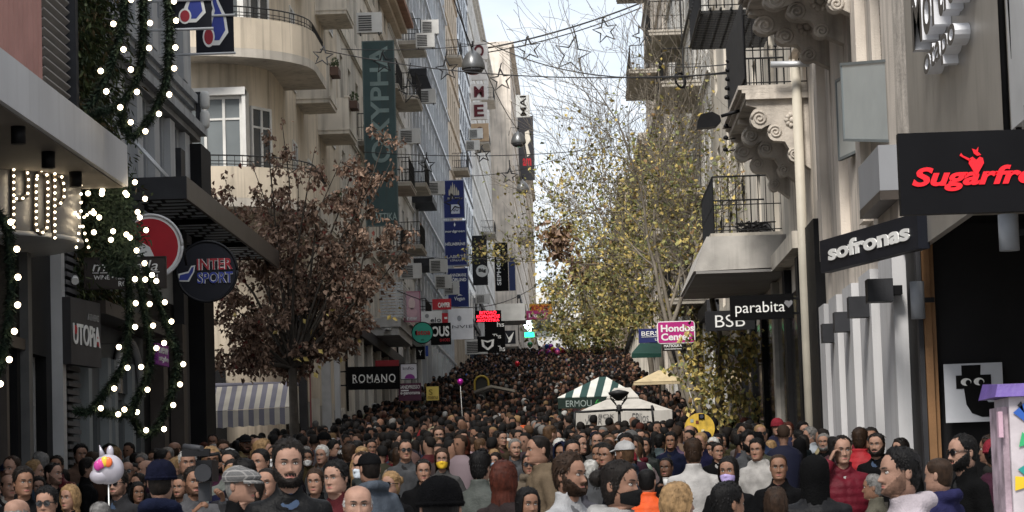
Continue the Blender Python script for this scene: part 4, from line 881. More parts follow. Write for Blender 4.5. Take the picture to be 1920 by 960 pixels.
# white graffiti parasol (nearest)
d=62; L0=P(1079,795,d); R0=P(1262,795,d); zt=P(1160,742,d).z; ze=P(1160,772,d).z; zv=P(1160,796,d).z; cx=(L0.x+R0.x)/2; w=R0.x-L0.x
u=thing('parasol','white square parasol with scribbled valance and dark lamp post before it','parasol',(cx,d+1.1,ground(d+1)))
m_cw_=canvas('b5b1aa'); cyc=d+w/2
mb=MB(); a,b=pyramid(mb,(cx,cyc),w,w,ze,zt,.22); mb.build('canopy',m_cw_,u)
mb=MB()
for i in range(4):
    j=(i+1)%4; p,q=Vector((*a[i],0)),Vector((*a[j],0)); n=10
    for k in range(n):
        p0=p+(q-p)*k/n; p1=p+(q-p)*(k+1)/n; o=Vector((0,0,1)); zb=zv+.02*math.sin(k*2.1+i)
        nn=Vector(((q-p).y,-(q-p).x,0)).normalized()*.012
        mb.hexa([(p0.x,p0.y,zb),(p1.x,p1.y,zb+.01*math.sin(k)),(p1.x-nn.x,p1.y-nn.y,zb),(p0.x-nn.x,p0.y-nn.y,zb),(p0.x,p0.y,ze-.002),(p1.x,p1.y,ze-.002),(p1.x-nn.x,p1.y-nn.y,ze-.002),(p0.x-nn.x,p0.y-nn.y,ze-.002)])
mb.build('valance',m_cw_,u)
mb=MB(); pyramid(mb,(cx,cyc),w*.34,w*.34,zt-.02,P(1160,726,d).z+.02,.5); mb.build('vent_cap',m_cw_,u)
mb=MB(); mb.tube([(cx,cyc,ground(cyc)),(cx,cyc,zt)],.035,8); mb.build('pole',m_wood,u)
for sx in (-.42,.1): mb=MB(); mb.box(cx+sx*w-.05,cx+sx*w+.05,d+.3,d+.4,ground(d),ze); mb.build('cart_post',LC('a8801f'),u)
mg=LC('4a4a4c')
fr_=lambda uu,n,z:(L0.x+uu,d-n,z)
for t,(u0,u1,v0,v1) in (('BABOK',(.13,.40,.55,.85)),('WAR',(.10,.27,.08,.5)),('EBlios',(.58,.75,.15,.85))):
    v,fcs=text_geo(t,-.012,.15); mn=v.min(0); sz=v.max(0)-mn; mb=MB(); hh=ze-zv
    mb.add([fr_(w*(u0+(u1-u0)*(p[0]-mn[0])/sz[0]),.014+.004*(p[2]-mn[2]),zv+hh*(v0+(v1-v0)*(p[1]-mn[1])/sz[1])) for p in v],fcs); mb.build('scribble',mg,u)
# lamp post standing in front of it with scrolled head
r=thing('street_lamp','black cast iron lamp post with twin scrolled head before the white parasol','street lamp',(P(1162,800,60.5).x,60.5,ground(60.5))); lx=P(1162,800,60.5).x; zz=P(1162,770,60.5).z
mb=MB(); mb.tube([(lx,60.5,ground(60.5)),(lx,60.5,zz-.4),(lx,60.5,zz+.05)],[.05,.04,.035],10); mb.lathe([(.09,zz-.02),(.05,zz+.03),(.07,zz+.08),(.03,zz+.14)],(lx,60.5,0),12); mb.build('post',m_iron,r)
zl=P(1162,738,60.5).z; mb=MB(); mb.lathe([(.05,zl-.16),(.22,zl-.02),(.24,zl+.03),(.16,zl+.06),(.02,zl+.09)],(lx,60.5,0),16); mb.build('lamp_head',m_iron,r)
for sx in (-1,1):
    mb=MB(); pts=[(lx+sx*(.10+.09*math.cos(k*.55)*(1-k/16)),60.5,zz+.28+.10*math.sin(k*.55)*(1-k/16)) for k in range(12)]; mb.tube([(lx,60.5,zz+.05)]+pts,.012,5); mb.tube([(lx+sx*.06,60.5,zz+.14),(lx+sx*.2,60.5,zl-.05)],.012,5); mb.build('scroll',m_iron,r)
for sx,ex in ((-1,1078),(1,1222)):
    e=P(ex,772 if sx<0 else 760,60.5); mb=MB(); mb.tube([(lx,60.5,zz+.02),(lx+sx*.8,60.5,zz+.0),(e.x,60.5,e.z)],.03,6); mb.tube([(e.x,60.5,e.z),(e.x+sx*.03,60.5,e.z-.45)],.03,6); mb.build('arm',m_iron,r)
# green striped kiosk canopy
d=72; L0=P(1046,756,d); R0=P(1196,748,d); cx=(L0.x+R0.x)/2; w=R0.x-L0.x; ap=P(1131,703,d+w/2); ze=P(1046,745,d).z; gs=LC('1d3d38'); gw=LC('cfcfc8')
u=thing('kiosk_canopy','green and white striped pitched canopy behind the white parasol','canopy',(cx,d+w/2,ground(d+1)))
ns=11
for side in range(4):
    for k in range(ns):
        def ept(t):
            t0=-w/2+w*t; return {0:(cx+t0,d),1:(cx+w/2,d+w/2+t0),2:(cx-t0,d+w),3:(cx-w/2,d+w/2-t0)}[side]
        e0,e1=ept(k/ns),ept((k+1)/ns); A=Vector((ap.x,d+w/2,ap.z)); t0,t1=abs(k/ns-.5)*2,abs((k+1)/ns-.5)*2
        # stripes run straight up the slope and stop at the hips
        mid=Vector((*ept(.5),ze)); up=A-mid; q0=Vector((*e0,ze))+up*(1-t0); q1=Vector((*e1,ze))+up*(1-t1)
        vs=[Vector((*e0,ze)),Vector((*e1,ze)),q1,q0]; off=Vector((0,0,-.02)); mb=MB(); mb.add(vs+[v+off for v in vs],[(0,1,2,3),(7,6,5,4),(0,1,5,4)])
        mb.build('stripe',gs if k%2 else gw,u)
mb=MB(); mb.box(cx-w/2,cx+w/2,d-.02,d,P(1100,765,d).z,ze-.022); mb.box(cx-w/2,cx-w/2+.02,d,d+w,P(1100,765,d).z,ze-.022); mb.build('valance',LC('10231c'),u)
s_=(lambda uu,n,z:(cx-w/2+uu,d-.02-n,z)); 
for t,(u0,u1),mt in (('ERMOU',(.1,.42),LC('8f9a96')),('fever',(.46,.7),LC('3c9a4a'))):
    v,fcs=text_geo(t,.0,.0 if t=='ERMOU' else .3); mn=v.min(0); sz=v.max(0)-mn; mb=MB(); z0=P(1100,762,d).z; z1=P(1100,750,d).z
    mb.add([s_(w*(u0+(u1-u0)*(p[0]-mn[0])/sz[0]),.003+.004*(p[2]-mn[2]),z0+(z1-z0)*(p[1]-mn[1])/sz[1]) for p in v],fcs); mb.build('lettering',mt,u)
for sx in (-.48,.48):
    mb=MB(); mb.box(cx+sx*w-.04,cx+sx*w+.04,d+.05,d+.13,ground(d),ze-.03); mb.build('post',LC('12241d'),u)
# cream parasol
d=88; L0=P(1188,719,d); R0=P(1290,717,d); cx=(L0.x+R0.x)/2; w=R0.x-L0.x; u=thing('parasol','plain cream parasol below the magenta sign','parasol',(cx,d+w/2,ground(d)))
mc=canvas('cdbb97'); ze=P(1240,715,d).z; zt=P(1240,694,d+w/2).z
mb=MB(); a,b=pyramid(mb,(cx,d+w/2),w,w,ze,zt,.03); mb.build('canopy',mc,u); mb=MB(); mb.box(cx-w/2,cx+w/2,d,d+.015,ze-.10,ze-.021); mb.box(cx-w/2,cx-w/2+.015,d+.02,d+w,ze-.10,ze-.021); mb.build('valance',mc,u); mb=MB(); mb.tube([(cx,d+w/2,ground(d)),(cx,d+w/2,zt)],.04,8); mb.build('pole',m_alum,u)
# low cart roof on the left
d=105; u=thing('cart_roof','low pitched cart roof with pale edge rising from left crowd','cart',(P(925,735,d).x,d,ground(d))); A=P(888,737,d); B=P(921,726,d); C=P(966,735,d)
for a,b in ((A,B),(B,C)):
    mb=MB(); t=Vector((0,0,.09)); y=Vector((0,2,0)); mb.hexa([a,b,b+y,a+y,a+t,b+t,b+y+t,a+y+t]); mb.build('roof_panel',LC('8d867a'),u)
for q in (A,C): mb=MB(); mb.box(q.x-.03,q.x+.03,d+.1,d+.16,ground(d),q.z); mb.build('post',m_wood,u)
# yellow disc board
d=50; c=P(1312,803,d); R=28/SC(d); u=thing('yellow_disc','round yellow painted board with speaker and stickers, propped in the crowd','board',(c.x,d,ground(d))); f=lambda uu,n,z:(c.x+uu,d-n,c.z+z)
mb=MB(); mb.prism(circ(0,0,R,R*1.02,36),f,-.12,0); mb.build('disc',M('yellow_paint',hexc('c7a53f'),.6,.3,9,.15,streak=.2),u); mb=MB(); mb.prism([(-.05*R,.6*R),(.35*R,.6*R),(.35*R,.95*R),(-.05*R,.95*R)],f,.002,.02); mb.build('speaker_plate',Kp,u); mb=MB(); mb.prism(circ(.15*R,.78*R,.13*R,.13*R,16),f,.021,.04); mb.build('speaker_cone',LC('3a3f4c'),u)
for q,(a,b,h) in enumerate(((-.6,.4,'9aa39a'),(-.25,.3,'6f3a22'),(.1,-.3,'d9cda8'),(-.2,-.5,'8f7a3a'))): mb=MB(); mb.prism([(a*R,b*R),((a+.2)*R,b*R),((a+.2)*R,(b+.22)*R),(a*R,(b+.22)*R)],f,.003,.009); mb.build('sticker',LC(h),u)
mb=MB(); mb.box(c.x-.04,c.x+.04,d+.13,d+.2,ground(d),c.z); mb.build('stand',m_wood,u)
# second round yellow frame far left
d=112; c=P(903,718,d); u=thing('arched_frame','small arched yellow edged dark frame near the white banner pillars','frame',(c.x,d,ground(d))); R=13/SC(d)
mb=MB(); pts=[(c.x+R*math.cos(R_(a)),d,c.z+R*1.0*math.sin(R_(a))) for a in range(0,181,15)]; mb.tube([(c.x+R,d,ground(d))]+pts+[(c.x-R,d,ground(d))],.05,6); mb.build('frame_edge',LC('a8903c'),u); mb=MB(); mb.prism([(R*math.cos(R_(a)),c.z+R*math.sin(R_(a))) for a in range(0,181,15)]+[(-R,c.z-1),(R,c.z-1)],lambda uu,n,z:(c.x+uu,d+.06-n,z),-.04,0); mb.build('back_board',LC('2c2c26'),u)
# green awning at far right
d=98; u=thing('awning','dark green fabric awning beneath the navy sign','awning',P(1210,663,d)); mb=MB(); a,b,c_,e=P(1184,664,d),P(1240,664,d),P(1240,645,d+1.2),P(1200,645,d+1.2); t=Vector((0,0,.03)); mb.hexa([a,b,c_,e,a+t,b+t,c_+t,e+t]); mb.build('cloth',LC('1e4a40'),u); mb=MB(); mb.box(a.x,b.x,d-.02,d,a.z-.15,a.z-.003); mb.build('valance',LC('1e4a40'),u)
# ================================================================== BALLOONS
ME_BL={}
def balloon(label,px,py,d,rp,h,group,name='balloon'):
    c=P(px,py,d); r=rp/SC(d); root=thing(name,label,'balloon',(c.x,d,c.z-r*1.3),group); mb=MB(); mb.lathe([(.02*r,-1.25*r),(.25*r,-1.08*r),(.75*r,-.55*r),(.98*r,.05*r),(.85*r,.6*r),(.5*r,.92*r),(.02*r,1.05*r)],c,14); mb.build('skin',M('foil_'+h,hexc(h),.25,.08,3,0,spec=.6,metal=.35),root)
    mb=MB(); mb.tube([c-Vector((0,0,1.25*r)),(c.x+.05,d,ground(d)+1.1)],.006,4); mb.build('string',W,root)
balloon('single magenta balloon over the left crowd',863,716,75,6,'a81f92',None); balloon('small red balloon beside far left shops',970,682,150,5,'c4202c',None)
br=random.Random(4); hexs=['8a2f9a','c33a4a','e08a2a','2f5fb0','d9d3df','3a8a5a','d85a90','6a3fae','e6c23a','b02030']; names=['purple','red','orange','blue','silver','green','pink','violet','yellow','crimson']
for k in range(46):
    i=br.randrange(10); balloon('%s balloon in the bunch at the far end of the crowd'%names[i],1036+br.gauss(0,15),656+br.gauss(0,8)+ (0 if k<30 else 8),br.uniform(190,200),br.uniform(4,5.5),hexs[i],'balloon bunch far up the street')
# unicorn balloon near the camera
d=21; c=P(203,880,d); k=1/SC(d); u=thing('unicorn_balloon','white unicorn foil balloon with pink and yellow mane among left heads','balloon',(c.x,d,ground(d)))
mf=M('white_foil',(.36,.34,.38),.3,.06,6,0,spec=.6,metal=.2); mb=MB(); mb.ball(c,30*k,seg=18,rings=12,sc3=(1.0,.6,.95)); mb.ball(c+Vector((-14*k,-.02,-12*k)),19*k,seg=14,rings=10,sc3=(1.1,.7,.8)); mb.build('head',mf,u)
mb=MB(); mb.tube([c+Vector((-10*k,0,24*k)),c+Vector((-16*k,0,46*k))],[7*k,.5*k],8); mb.build('horn',mf,u); mb=MB(); mb.ball(c+Vector((4*k,0,32*k)),9*k,seg=8,rings=6,sc3=(.8,.5,1.4)); mb.build('ear',mf,u)
for a,b,h in ((-10,18,'c9448e'),(-3,24,'d9b43a'),(-16,12,'b03a86'),(4,22,'d96a3a')): mb=MB(); mb.ball(c+Vector((a*k,-.085,b*k*.6)),9*k,seg=8,rings=6,sc3=(.9,.4,1.1)); mb.build('mane_tuft',M('foil_'+h,hexc(h),.3,.08,3,0),u)
mb=MB(); mb.tube([c-Vector((0,0,28*k)),(c.x,d,ground(d)+1.0)],.005,4); mb.build('string',W,u)
# ================================================================== VIDEO CAMERA and PHONE
d=18.6; c=P(383,885,d); k=1/SC(d); u=thing('video_camera','black shoulder video camera raised above the operator','video camera',c-Vector((0,0,.2)))
mb=MB(); mb.box(c.x-14*k,c.x+16*k,d-.05,d+.3,c.z-18*k,c.z+22*k); mb.build('camera_body',m_black,u); mb=MB(); mb.tube([c+Vector((0,-.05,0)),c+Vector((0.02,-.22,-.01))],[.055,.06],14); mb.build('lens',m_char,u)
mb=MB(); mb.box(c.x-44*k,c.x+8*k,d+.05,d+.13,c.z+30*k,c.z+44*k); mb.build('monitor',m_black,u); mb=MB(); mb.tube([c+Vector((-12*k,.1,22*k)),c+Vector((-10*k,.1,30*k)),c+Vector((24*k,.1,34*k)),c+Vector((26*k,.15,20*k))],.014,6); mb.build('handle',m_black,u); mb=MB(); mb.box(c.x-12*k,c.x+10*k,d+.0,d+.1,c.z-55*k,c.z-19*k); mb.build('battery_pack',m_char,u); mb=MB(); mb.tube([c+Vector((-.12,-.1,.18)),c+Vector((.02,-.24,.16))],.02,8); mb.build('microphone',m_char,u)
# ================================================================== WIRES, STARS, BELL LAMPS
def sag(a,b,s,n=14): return [a+(b-a)*k/n-Vector((0,0,4*s*(k/n)*(1-k/n))) for k in range(n+1)]
m_wire=M('cable',(.03,.03,.032),.7,.2,3,0)
def wire(label,a,b,s,r=.012,group='cables slung across the street'):
    p,q=P(*a),P(*b); mb=MB(); mb.tube(sag(p,q,s),r,5); o=mb.build('overhead_cable',m_wire,None,org=p); tag(o,label,'cable',group); return p,q
def star(label,px,py,d,rp,drop=None,rot=0):
    c=P(px,py,d); k=1/SC(d); root=thing('star_light',label,'star light',c-Vector((0,0,rp*k)),'unlit star outlines over the street'); pts=[]
    for i in range(10):
        a=R_(90+36*i+rot); r=rp*(1 if i%2==0 else .42)*k; pts.append(c+Vector((r*math.cos(a),.02*math.sin(i),r*math.sin(a))))
    mb=MB(); mb.tube(pts+[pts[0]],.024*d/70,5); mb.build('outline',m_wire,root)
    if drop: mb=MB(); mb.tube([pts[0],P(px,drop,d)],.016*d/70,4); mb.build('hanger',m_wire,root)
wire('upper cable carrying the star lights from left lamp to right facade',(915,90,78),(1203,5,78),.12,.026); wire('second cable just under the star cable at top',(915,98,78.2),(1203,14,78.2),.15,.018)
star('star light nearest the left bell lamp',992,92,78,24,68,8); star('large star light in the middle of the sky gap',1073,102,78,36,47,-12); star('small star light highest in the sky gap',1135,58,78,24,32,10)
star('star light right of the letter boxes high up',940,150,92,22,118,5); star('star light on the second cable near the sky left edge',955,330,110,16,300,-6); star('star light below the long cable over white facade',905,290,100,15,272,8); star('pale star light low over the far trees',1160,345,120,13,None,10); star('star light by the upper right antenna post',1205,66,90,20,None,20); star('faint star light over the bare branches',1105,300,120,12,285,5); star('star light against the teal banner',719,118,84,20,95,5); star('star light over the cream balcony',605,105,66,20,92,-8); star('star light against white letter boxes',838,130,92,22,92,5); star('lower star light left of glass block',770,170,84,24,118,12); star('star light over the blue banner top',851,380,130,18,None,15); star('star light in front of glass block bottom',800,310,84,16,285,0)
wire('long cable from cream balcony to the right iron balcony',(590,90,70),(1365,138,52),.35,.014); wire('cable across the middle below the long cable',(640,92,72),(930,80,78),.1,.012); wire('cable from bell lamp down to the right facade',(905,75,78),(1365,135,52),.5,.016)
wire('low cable crossing above the blue banners',(680,285,84),(1180,272,100),.25,.015); wire('rising cable from the far bell lamp to right trees',(860,330,110),(1200,220,100),.6,.014); wire('cable passing the slatted balcony',(745,545,95),(1025,520,130),1.0,.018); wire('thin cable behind the blue banners',(740,470,100),(1000,462,140),.5,.012); wire('cable from top edge to the first bell lamp',(848,-10,74),(885,92,78),.03,.02); wire('slack cable from first to second bell lamp',(905,120,78),(975,248,104),.2,.014)
wire('cable beside far right antenna',(1210,118,90),(1370,120,56),.1,.014); wire('steep cable hanging from the right grille balcony',(1283,165,60),(1275,-5,60),.0,.02); wire('garland cable reaching the grey building',(195,35,36),(240,34,45),.02,.008)
wire('long thin cable over the UTOPIA doors',(135,645,40.5),(225,643,42),.01,.006)
for i,(px,py,d,rp) in enumerate(((887,118,78,22),(972,262,104,14),(980,352,135,12))):
    c=P(px,py,d); k=1/SC(d)*rp; r=thing('bell_street_lamp','grey bell shaped street lamp hung on cable, %s'%['nearest and largest','second farther away','third and smallest'][i],'street lamp',c-Vector((0,0,k)))
    mb=MB(); mb.lathe([(.98*k,-.55*k),(1.03*k,-.45*k),(.98*k,-.1*k),(.85*k,.35*k),(.62*k,.75*k),(.35*k,1.0*k),(.16*k,1.1*k),(.12*k,1.35*k)],c,24); mb.build('lamp_shade',M('grey_lamp_metal',(.16,.165,.17),.35,.15,5,.03,metal=.5),r); mb=MB(); mb.lathe([(.35*k,-1.0*k),(.75*k,-.82*k),(.95*k,-.56*k)],c,24); mb.build('lamp_bowl',M('lamp_bowl_glass',(.05,.05,.055),.2,.1,4,0),r); mb=MB(); mb.tube([c+Vector((0,0,1.3*k)),c+Vector((.02*k,0,1.9*k))],.1*k,6); mb.tube([c+Vector((-1.3*k,0,.6*k)),c+Vector((-1.0*k,0,1.7*k)),c+Vector((.0,0,1.6*k))],.04*k,5); mb.build('hanger',m_black,r)
r=thing('cable_bracket','black knotted cable bracket hanging before the right trees','bracket',P(1276,175,60)); c=P(1276,150,60)
for k in range(6): mb=MB(); a=br.random()*6; mb.tube([c+Vector((.12*math.cos(a+j*.9),.02*j,.22*math.sin(j*.8+a)*.8)) for j in range(6)],.02,5); mb.build('cable_loop',m_black,r)
# ================================================================== AIR CONDITIONERS
k=0
ACW=['beside the teal banner top','on the small white balcony','below the glass block ledge','by the brown eave','left of blue banners','under the blue banner, left','under the blue banner, right','on the narrow white facade','over the slatted balcony','by the lowest balcony rail','on the beige facade','on beige facade lower down','beside far white wall','near the white canopy slab']
for (px,py,d,w) in ((692,42,84,.8),(768,255,112,.9),(797,75,118,.85),(806,50,120,.8),(818,352,128,.8),(831,528,128,.8),(846,540,134,.8),(800,180,120,.8),(770,508,112,.9),(822,498,126,.85),(892,250,170,.9),(886,272,172,.9),(905,560,185,1.0),(893,650,118,1.0)):
    p=P(px,py,d); aircon('white air conditioner unit '+ACW[k],p,w,.65); k+=1
# ================================================================== GARLANDS
m_fir=M('fir_needles',(.022,.040,.022),.8,.4,12,.2); m_fir2=M('fir_needles_dark',(.012,.024,.014),.8,.4,12,.2)
gr_=random.Random(9)
def garland(label,pts,d,rad=.125,dens=1300,bulb_step=.31,spread=None,bs=1.02):
    ps=[P(x,y,d+(z if len(q)>2 else 0)) for q in pts for x,y,z in [(*q,0) if len(q)==2 else q]]
    # smooth
    sm=[]
    for i in range(len(ps)-1):
        p0,p1,p2,p3=ps[max(i-1,0)],ps[i],ps[i+1],ps[min(i+2,len(ps)-1)]
        for k in range(10):
            t=k/10; sm.append(.5*((2*p1)+(p2-p0)*t+(2*p0-5*p1+4*p2-p3)*t*t+(3*p1-p0-3*p2+p3)*t**3))
    sm.append(ps[-1]); root=thing('garland',label,'garland',sm[-1])
    mb=MB(); mb.tube(sm,.05,6); mb.build('core_wire',m_fir2,root)
    mb=MB(); acc=0; total=0; nb=bulb_step*.5; bl=[]
    for a,b in zip(sm,sm[1:]):
        L_=(b-a).length; n=max(1,int(L_*dens)); t=(b-a).normalized()
        for k in range(n):
            p=a+(b-a)*gr_.random(); v=Vector((gr_.gauss(0,1),gr_.gauss(0,1),gr_.gauss(0,1))); v=(v-t*v.dot(t)*.6).normalized(); ln=rad*gr_.uniform(.45,1.0)
            side=v.cross(t).normalized()*.014; q=p+v*ln+t*.03; mb.add([p-side,p+side,q+side*.6,q-side*.6],[(0,1,2,3)],gr_.random()<.5)
        total+=L_
        if total>nb: bl.append(b+Vector((.10*(1 if gr_.random()<.8 else -1),-.1,-.02+gr_.uniform(-.03,.03)))); nb+=bulb_step
    mb.build('fir_foliage',[m_fir,m_fir2],root)
    for p in bl: bulb(root,p,bs)
    return root
garland('upper fir garland loop nearest the green wall with lit bulbs',[(234,-25),(232,30),(222,80),(206,130),(185,175),(165,200)],33.5)
garland('upper fir garland middle loop with lit bulbs',[(268,-25),(269,50),(266,105),(258,145),(240,180),(210,205),(170,212)],34.0)
garland('upper fir garland right loop meeting at lowest point with lit bulbs',[(310,-25),(318,40),(316,100),(312,150),(296,195),(275,230),(252,255),(238,245),(228,215)],34.5)
garland('lower fir garland left strand above UTOPIA doors',[(240,500),(243,560),(241,620),(236,670),(220,705),(195,740),(170,770),(145,772)],36)
garland('lower fir garland middle strand in front of shop doors',[(255,500),(268,560),(277,620),(283,665),(275,710),(255,750),(245,775),(225,778),(190,775)],36.4)
garland('lower fir garland right strand curving down to meet the others',[(272,500),(300,570),(318,625),(332,670),(325,725),(312,765),(296,800),(272,815),(255,795),(245,770)],36.8)
garland('fir garland strand hanging at the far left edge',[(-10,395),(14,430),(20,500),(20,570),(12,630),(2,680),(-15,720)],30)
# thick fir bough above the wine sign
tr=thing('fir_bough','bushy fir bough with lit bulbs above the wine sign','bough',P(225,480,36.5)); mb=MB()
for k in range(6000):
    t=gr_.random(); px=215+gr_.gauss(0,9+10*math.sin(t*3.1))+10*(t>.5); py=325+t*190; dd=36.6+gr_.gauss(0,.12); 
    p=P(px,py,dd); v=Vector((gr_.gauss(0,1),gr_.gauss(0,.6),gr_.gauss(-.4,.8))).normalized()*gr_.uniform(.04,.10); s_=Vector((v.z,0,-v.x)).normalized()*.012; mb.add([p-s_,p+s_,p+v+s_*.4,p+v-s_*.4],[(0,1,2,3)],gr_.random()<.5)
mb.build('fir_foliage',[m_fir,m_fir2],tr); mb=MB(); mb.tube([P(218,320,36.6),P(222,420,36.6),P(232,520,36.6)],[.09,.08,.05],8); mb.build('stem',m_fir2,tr)
for (x,y) in ((197,330),(233,336),(253,342),(192,358),(191,364),(235,362),(238,366),(272,373),(165,363),(176,400),(186,408),(258,398),(262,408),(274,432),(176,436),(212,434),(208,450),(237,440),(244,446),(256,470),(271,494),(285,516)): bulb(tr,P(x,y,36.2),1.0)
# ================================================================== VERTICAL GARDEN
m_lf=[M('wall_leaf',(.085,.105,.04),.7,.3,8,.1),M('wall_leaf_dark',(.035,.05,.022),.7,.3,8,.1),M('wall_leaf_dry',(.14,.10,.05),.8,.3,8,.1)]
vg=thing('vertical_garden','shaggy green planted wall between louvres and grey building','plants',FL(37.5,0,6)); mb=MB(); mb.fbox(FL,39.95,42.28,-8,.0,5.61,15); mb.build('backing',m_lf[1],vg); mb=MB()
for k in range(15000):
    u=39.3+gr_.random()*3.3; z=5.0+gr_.random()*9.6; n=.05+abs(gr_.gauss(0,.22)); p=Vector(FL(u,n,z)); v=Vector((gr_.gauss(.5,.5),gr_.gauss(-.3,.6),gr_.gauss(-.9,.5))).normalized()*gr_.uniform(.08,.22); s_=v.cross(Vector((gr_.random(),gr_.random(),gr_.random()))).normalized()*gr_.uniform(.012,.03)
    mb.add([p,p+v*.5+s_,p+v,p+v*.5-s_],[(0,1,2,3)],gr_.choices((0,1,2),(45,40,15))[0])
mb.build('foliage',m_lf,vg)
sh=thing('shrub','leafy shrub behind wine sign over the UTOPIA doors','plants',P(190,560,43)); mb=MB()
for k in range(1400):
    p=P(200+gr_.gauss(0,22),430+gr_.gauss(0,50),42.6+abs(gr_.gauss(0,.3))); v=Vector((gr_.gauss(0,1),gr_.gauss(0,1),gr_.gauss(-.3,1))).normalized()*gr_.uniform(.06,.16); s_=v.cross(Vector((.3,.5,.8))).normalized()*.025; mb.add([p,p+v*.5+s_,p+v,p+v*.5-s_],[(0,1,2,3)],gr_.choices((0,1),(60,40))[0])
mb.build('foliage',m_lf[:2],sh)
# ================================================================== TREES
def branch_tree(root, base, h, spread, levels, seed, mat, r0, lean=(0,0), up=.55, nmin=3, twig=.5, start=.3, clip=None):
    rg=random.Random(seed); mb=MB(); tips=[]
    zb=base[2]+min(4.0,.28*h)
    def grow(p,dirv,L_,r,lv):
        if lv>0 and dirv.z<.12: dirv=Vector((dirv.x,dirv.y,.12+.2*rg.random())).normalized()
        if lv>0 and p.z<zb: return
        pts=[p]; n=5; d_=dirv.copy()
        for k in range(n):
            d_=(d_+Vector((rg.gauss(0,.13),rg.gauss(0,.13),rg.gauss(.03,.10)))).normalized(); pts.append(pts[-1]+d_*L_/n)
        mb.tube(pts,[max(.0058,r*(1-.55*k/n)) for k in range(n+1)],7 if lv==0 else 5 if lv<3 else 3,cap=False)
        if lv>=levels: tips.extend([(q,d_) for q in pts[1:]]); return
        if lv>=levels-1: tips.extend([(q,d_) for q in pts[2:]])
        m=nmin+rg.randrange(3)
        for k in range(m):
            t=start+(1-start)*(k+rg.random())/m if lv==0 else .25+.75*(k+rg.random())/m
            q=pts[min(n,int(t*n))]; a=rg.random()*6.28; tilt=rg.uniform(.45,1.0)
            ax=d_.cross(Vector((math.cos(a),math.sin(a),.2))).normalized(); nd=(d_*math.cos(tilt)+ax*math.sin(tilt)+Vector((0,0,up*.25))).normalized(); nd=Vector((nd.x*spread,nd.y*spread,nd.z)).normalized()
            grow(q,nd,L_*rg.uniform(.5,.78),r*rg.uniform(.42,.62),lv+1)
        grow(pts[-1],(d_+Vector((rg.gauss(0,.2),rg.gauss(0,.2),.2))).normalized(),L_*.7,r*.5,lv+1)
    grow(Vector(base),Vector((lean[0],lean[1],1)).normalized(),h*.42,r0,0)
    mb.build('trunk',mat,root); return tips
def leaves(root, pts, n, size, mats, seed, droop=.5, jit=.12, wts=None, curl=False, name='crown'):
    rg=random.Random(seed); mb=MB()
    for k in range(n):
        p,d_=rg.choice(pts); p=p+Vector((rg.gauss(0,jit),rg.gauss(0,jit),rg.gauss(-.3*jit,jit))); v=Vector((rg.gauss(0,.7),rg.gauss(0,.7),rg.gauss(-droop,.5))).normalized(); L_=size*rg.uniform(.4,1.45); s_=v.cross(Vector((rg.gauss(0,1),rg.gauss(0,1),rg.gauss(0,1)))).normalized()*L_*.33; nn=v.cross(s_).normalized()*L_*(.22 if curl else .1)
        mb.add([p,p+v*L_*.45+s_+nn,p+v*L_,p+v*L_*.45-s_+nn,p+v*L_*.45],[(0,1,4),(1,2,4),(2,3,4),(3,0,4)],rg.choices(range(len(mats)),wts or [1]*len(mats))[0])
    return mb.build(name,mats,root)
m_bark=M('grey_bark',(.06,.05,.04),.9,.3,6,.6,fine=25); m_bark2=M('plane_bark',(.175,.152,.122),.9,.35,4,.5,fine=20)
m_dry=[M('dry_leaf',(.20,.128,.09),.8,.3,10,.15),M('dry_leaf_pale',(.35,.24,.175),.8,.3,10,.15),M('dry_leaf_dark',(.105,.066,.048),.8,.3,10,.15),M('dry_leaf_red',(.13,.03,.022),.8,.3,10,.15)]
m_pl=[M('plane_leaf_olive',(.26,.24,.085),.7,.3,9,.1),M('plane_leaf_yellow',(.52,.40,.13),.7,.3,9,.1),M('plane_leaf_green',(.17,.19,.075),.7,.3,9,.1),M('plane_leaf_brown',(.22,.135,.06),.7,.3,9,.1)]
# brown tree on the left: several stems, crown fitted between the grey building and the teal banner
bt=thing('brown_leaf_tree','broad tree with dry brown leaves before the cream corner building','tree',(P(540,800,58).x,58,ground(58)))
tips=[]; rg=random.Random(5); mb=MB(); b0=Vector((P(545,800,58).x,58,ground(58))); fork=P(548,690,58); 
mb.tube([b0,b0*.5+fork*.5+Vector((.05,0,0)),fork],[.14,.11,.09],9); 
tgt=[(400,430),(420,330),(470,300),(500,250),(528,225),(560,330),(600,380),(640,300),(668,290),(700,350),(735,420),(760,460),(725,480),(680,430),(650,520),(560,470),(470,430),(440,520),(420,620),(460,660),(520,560),(600,560),(700,540),(420,560),(530,400),(620,450),(575,620),(490,590),(655,640),(700,600),(735,300),(728,240),(410,660),(440,690),(480,680),(520,660),(560,560),(600,650),(640,600),(540,690),(400,600),(445,600),(500,640),(575,520),(690,520),(395,350),(510,330),(590,280),(690,310)]
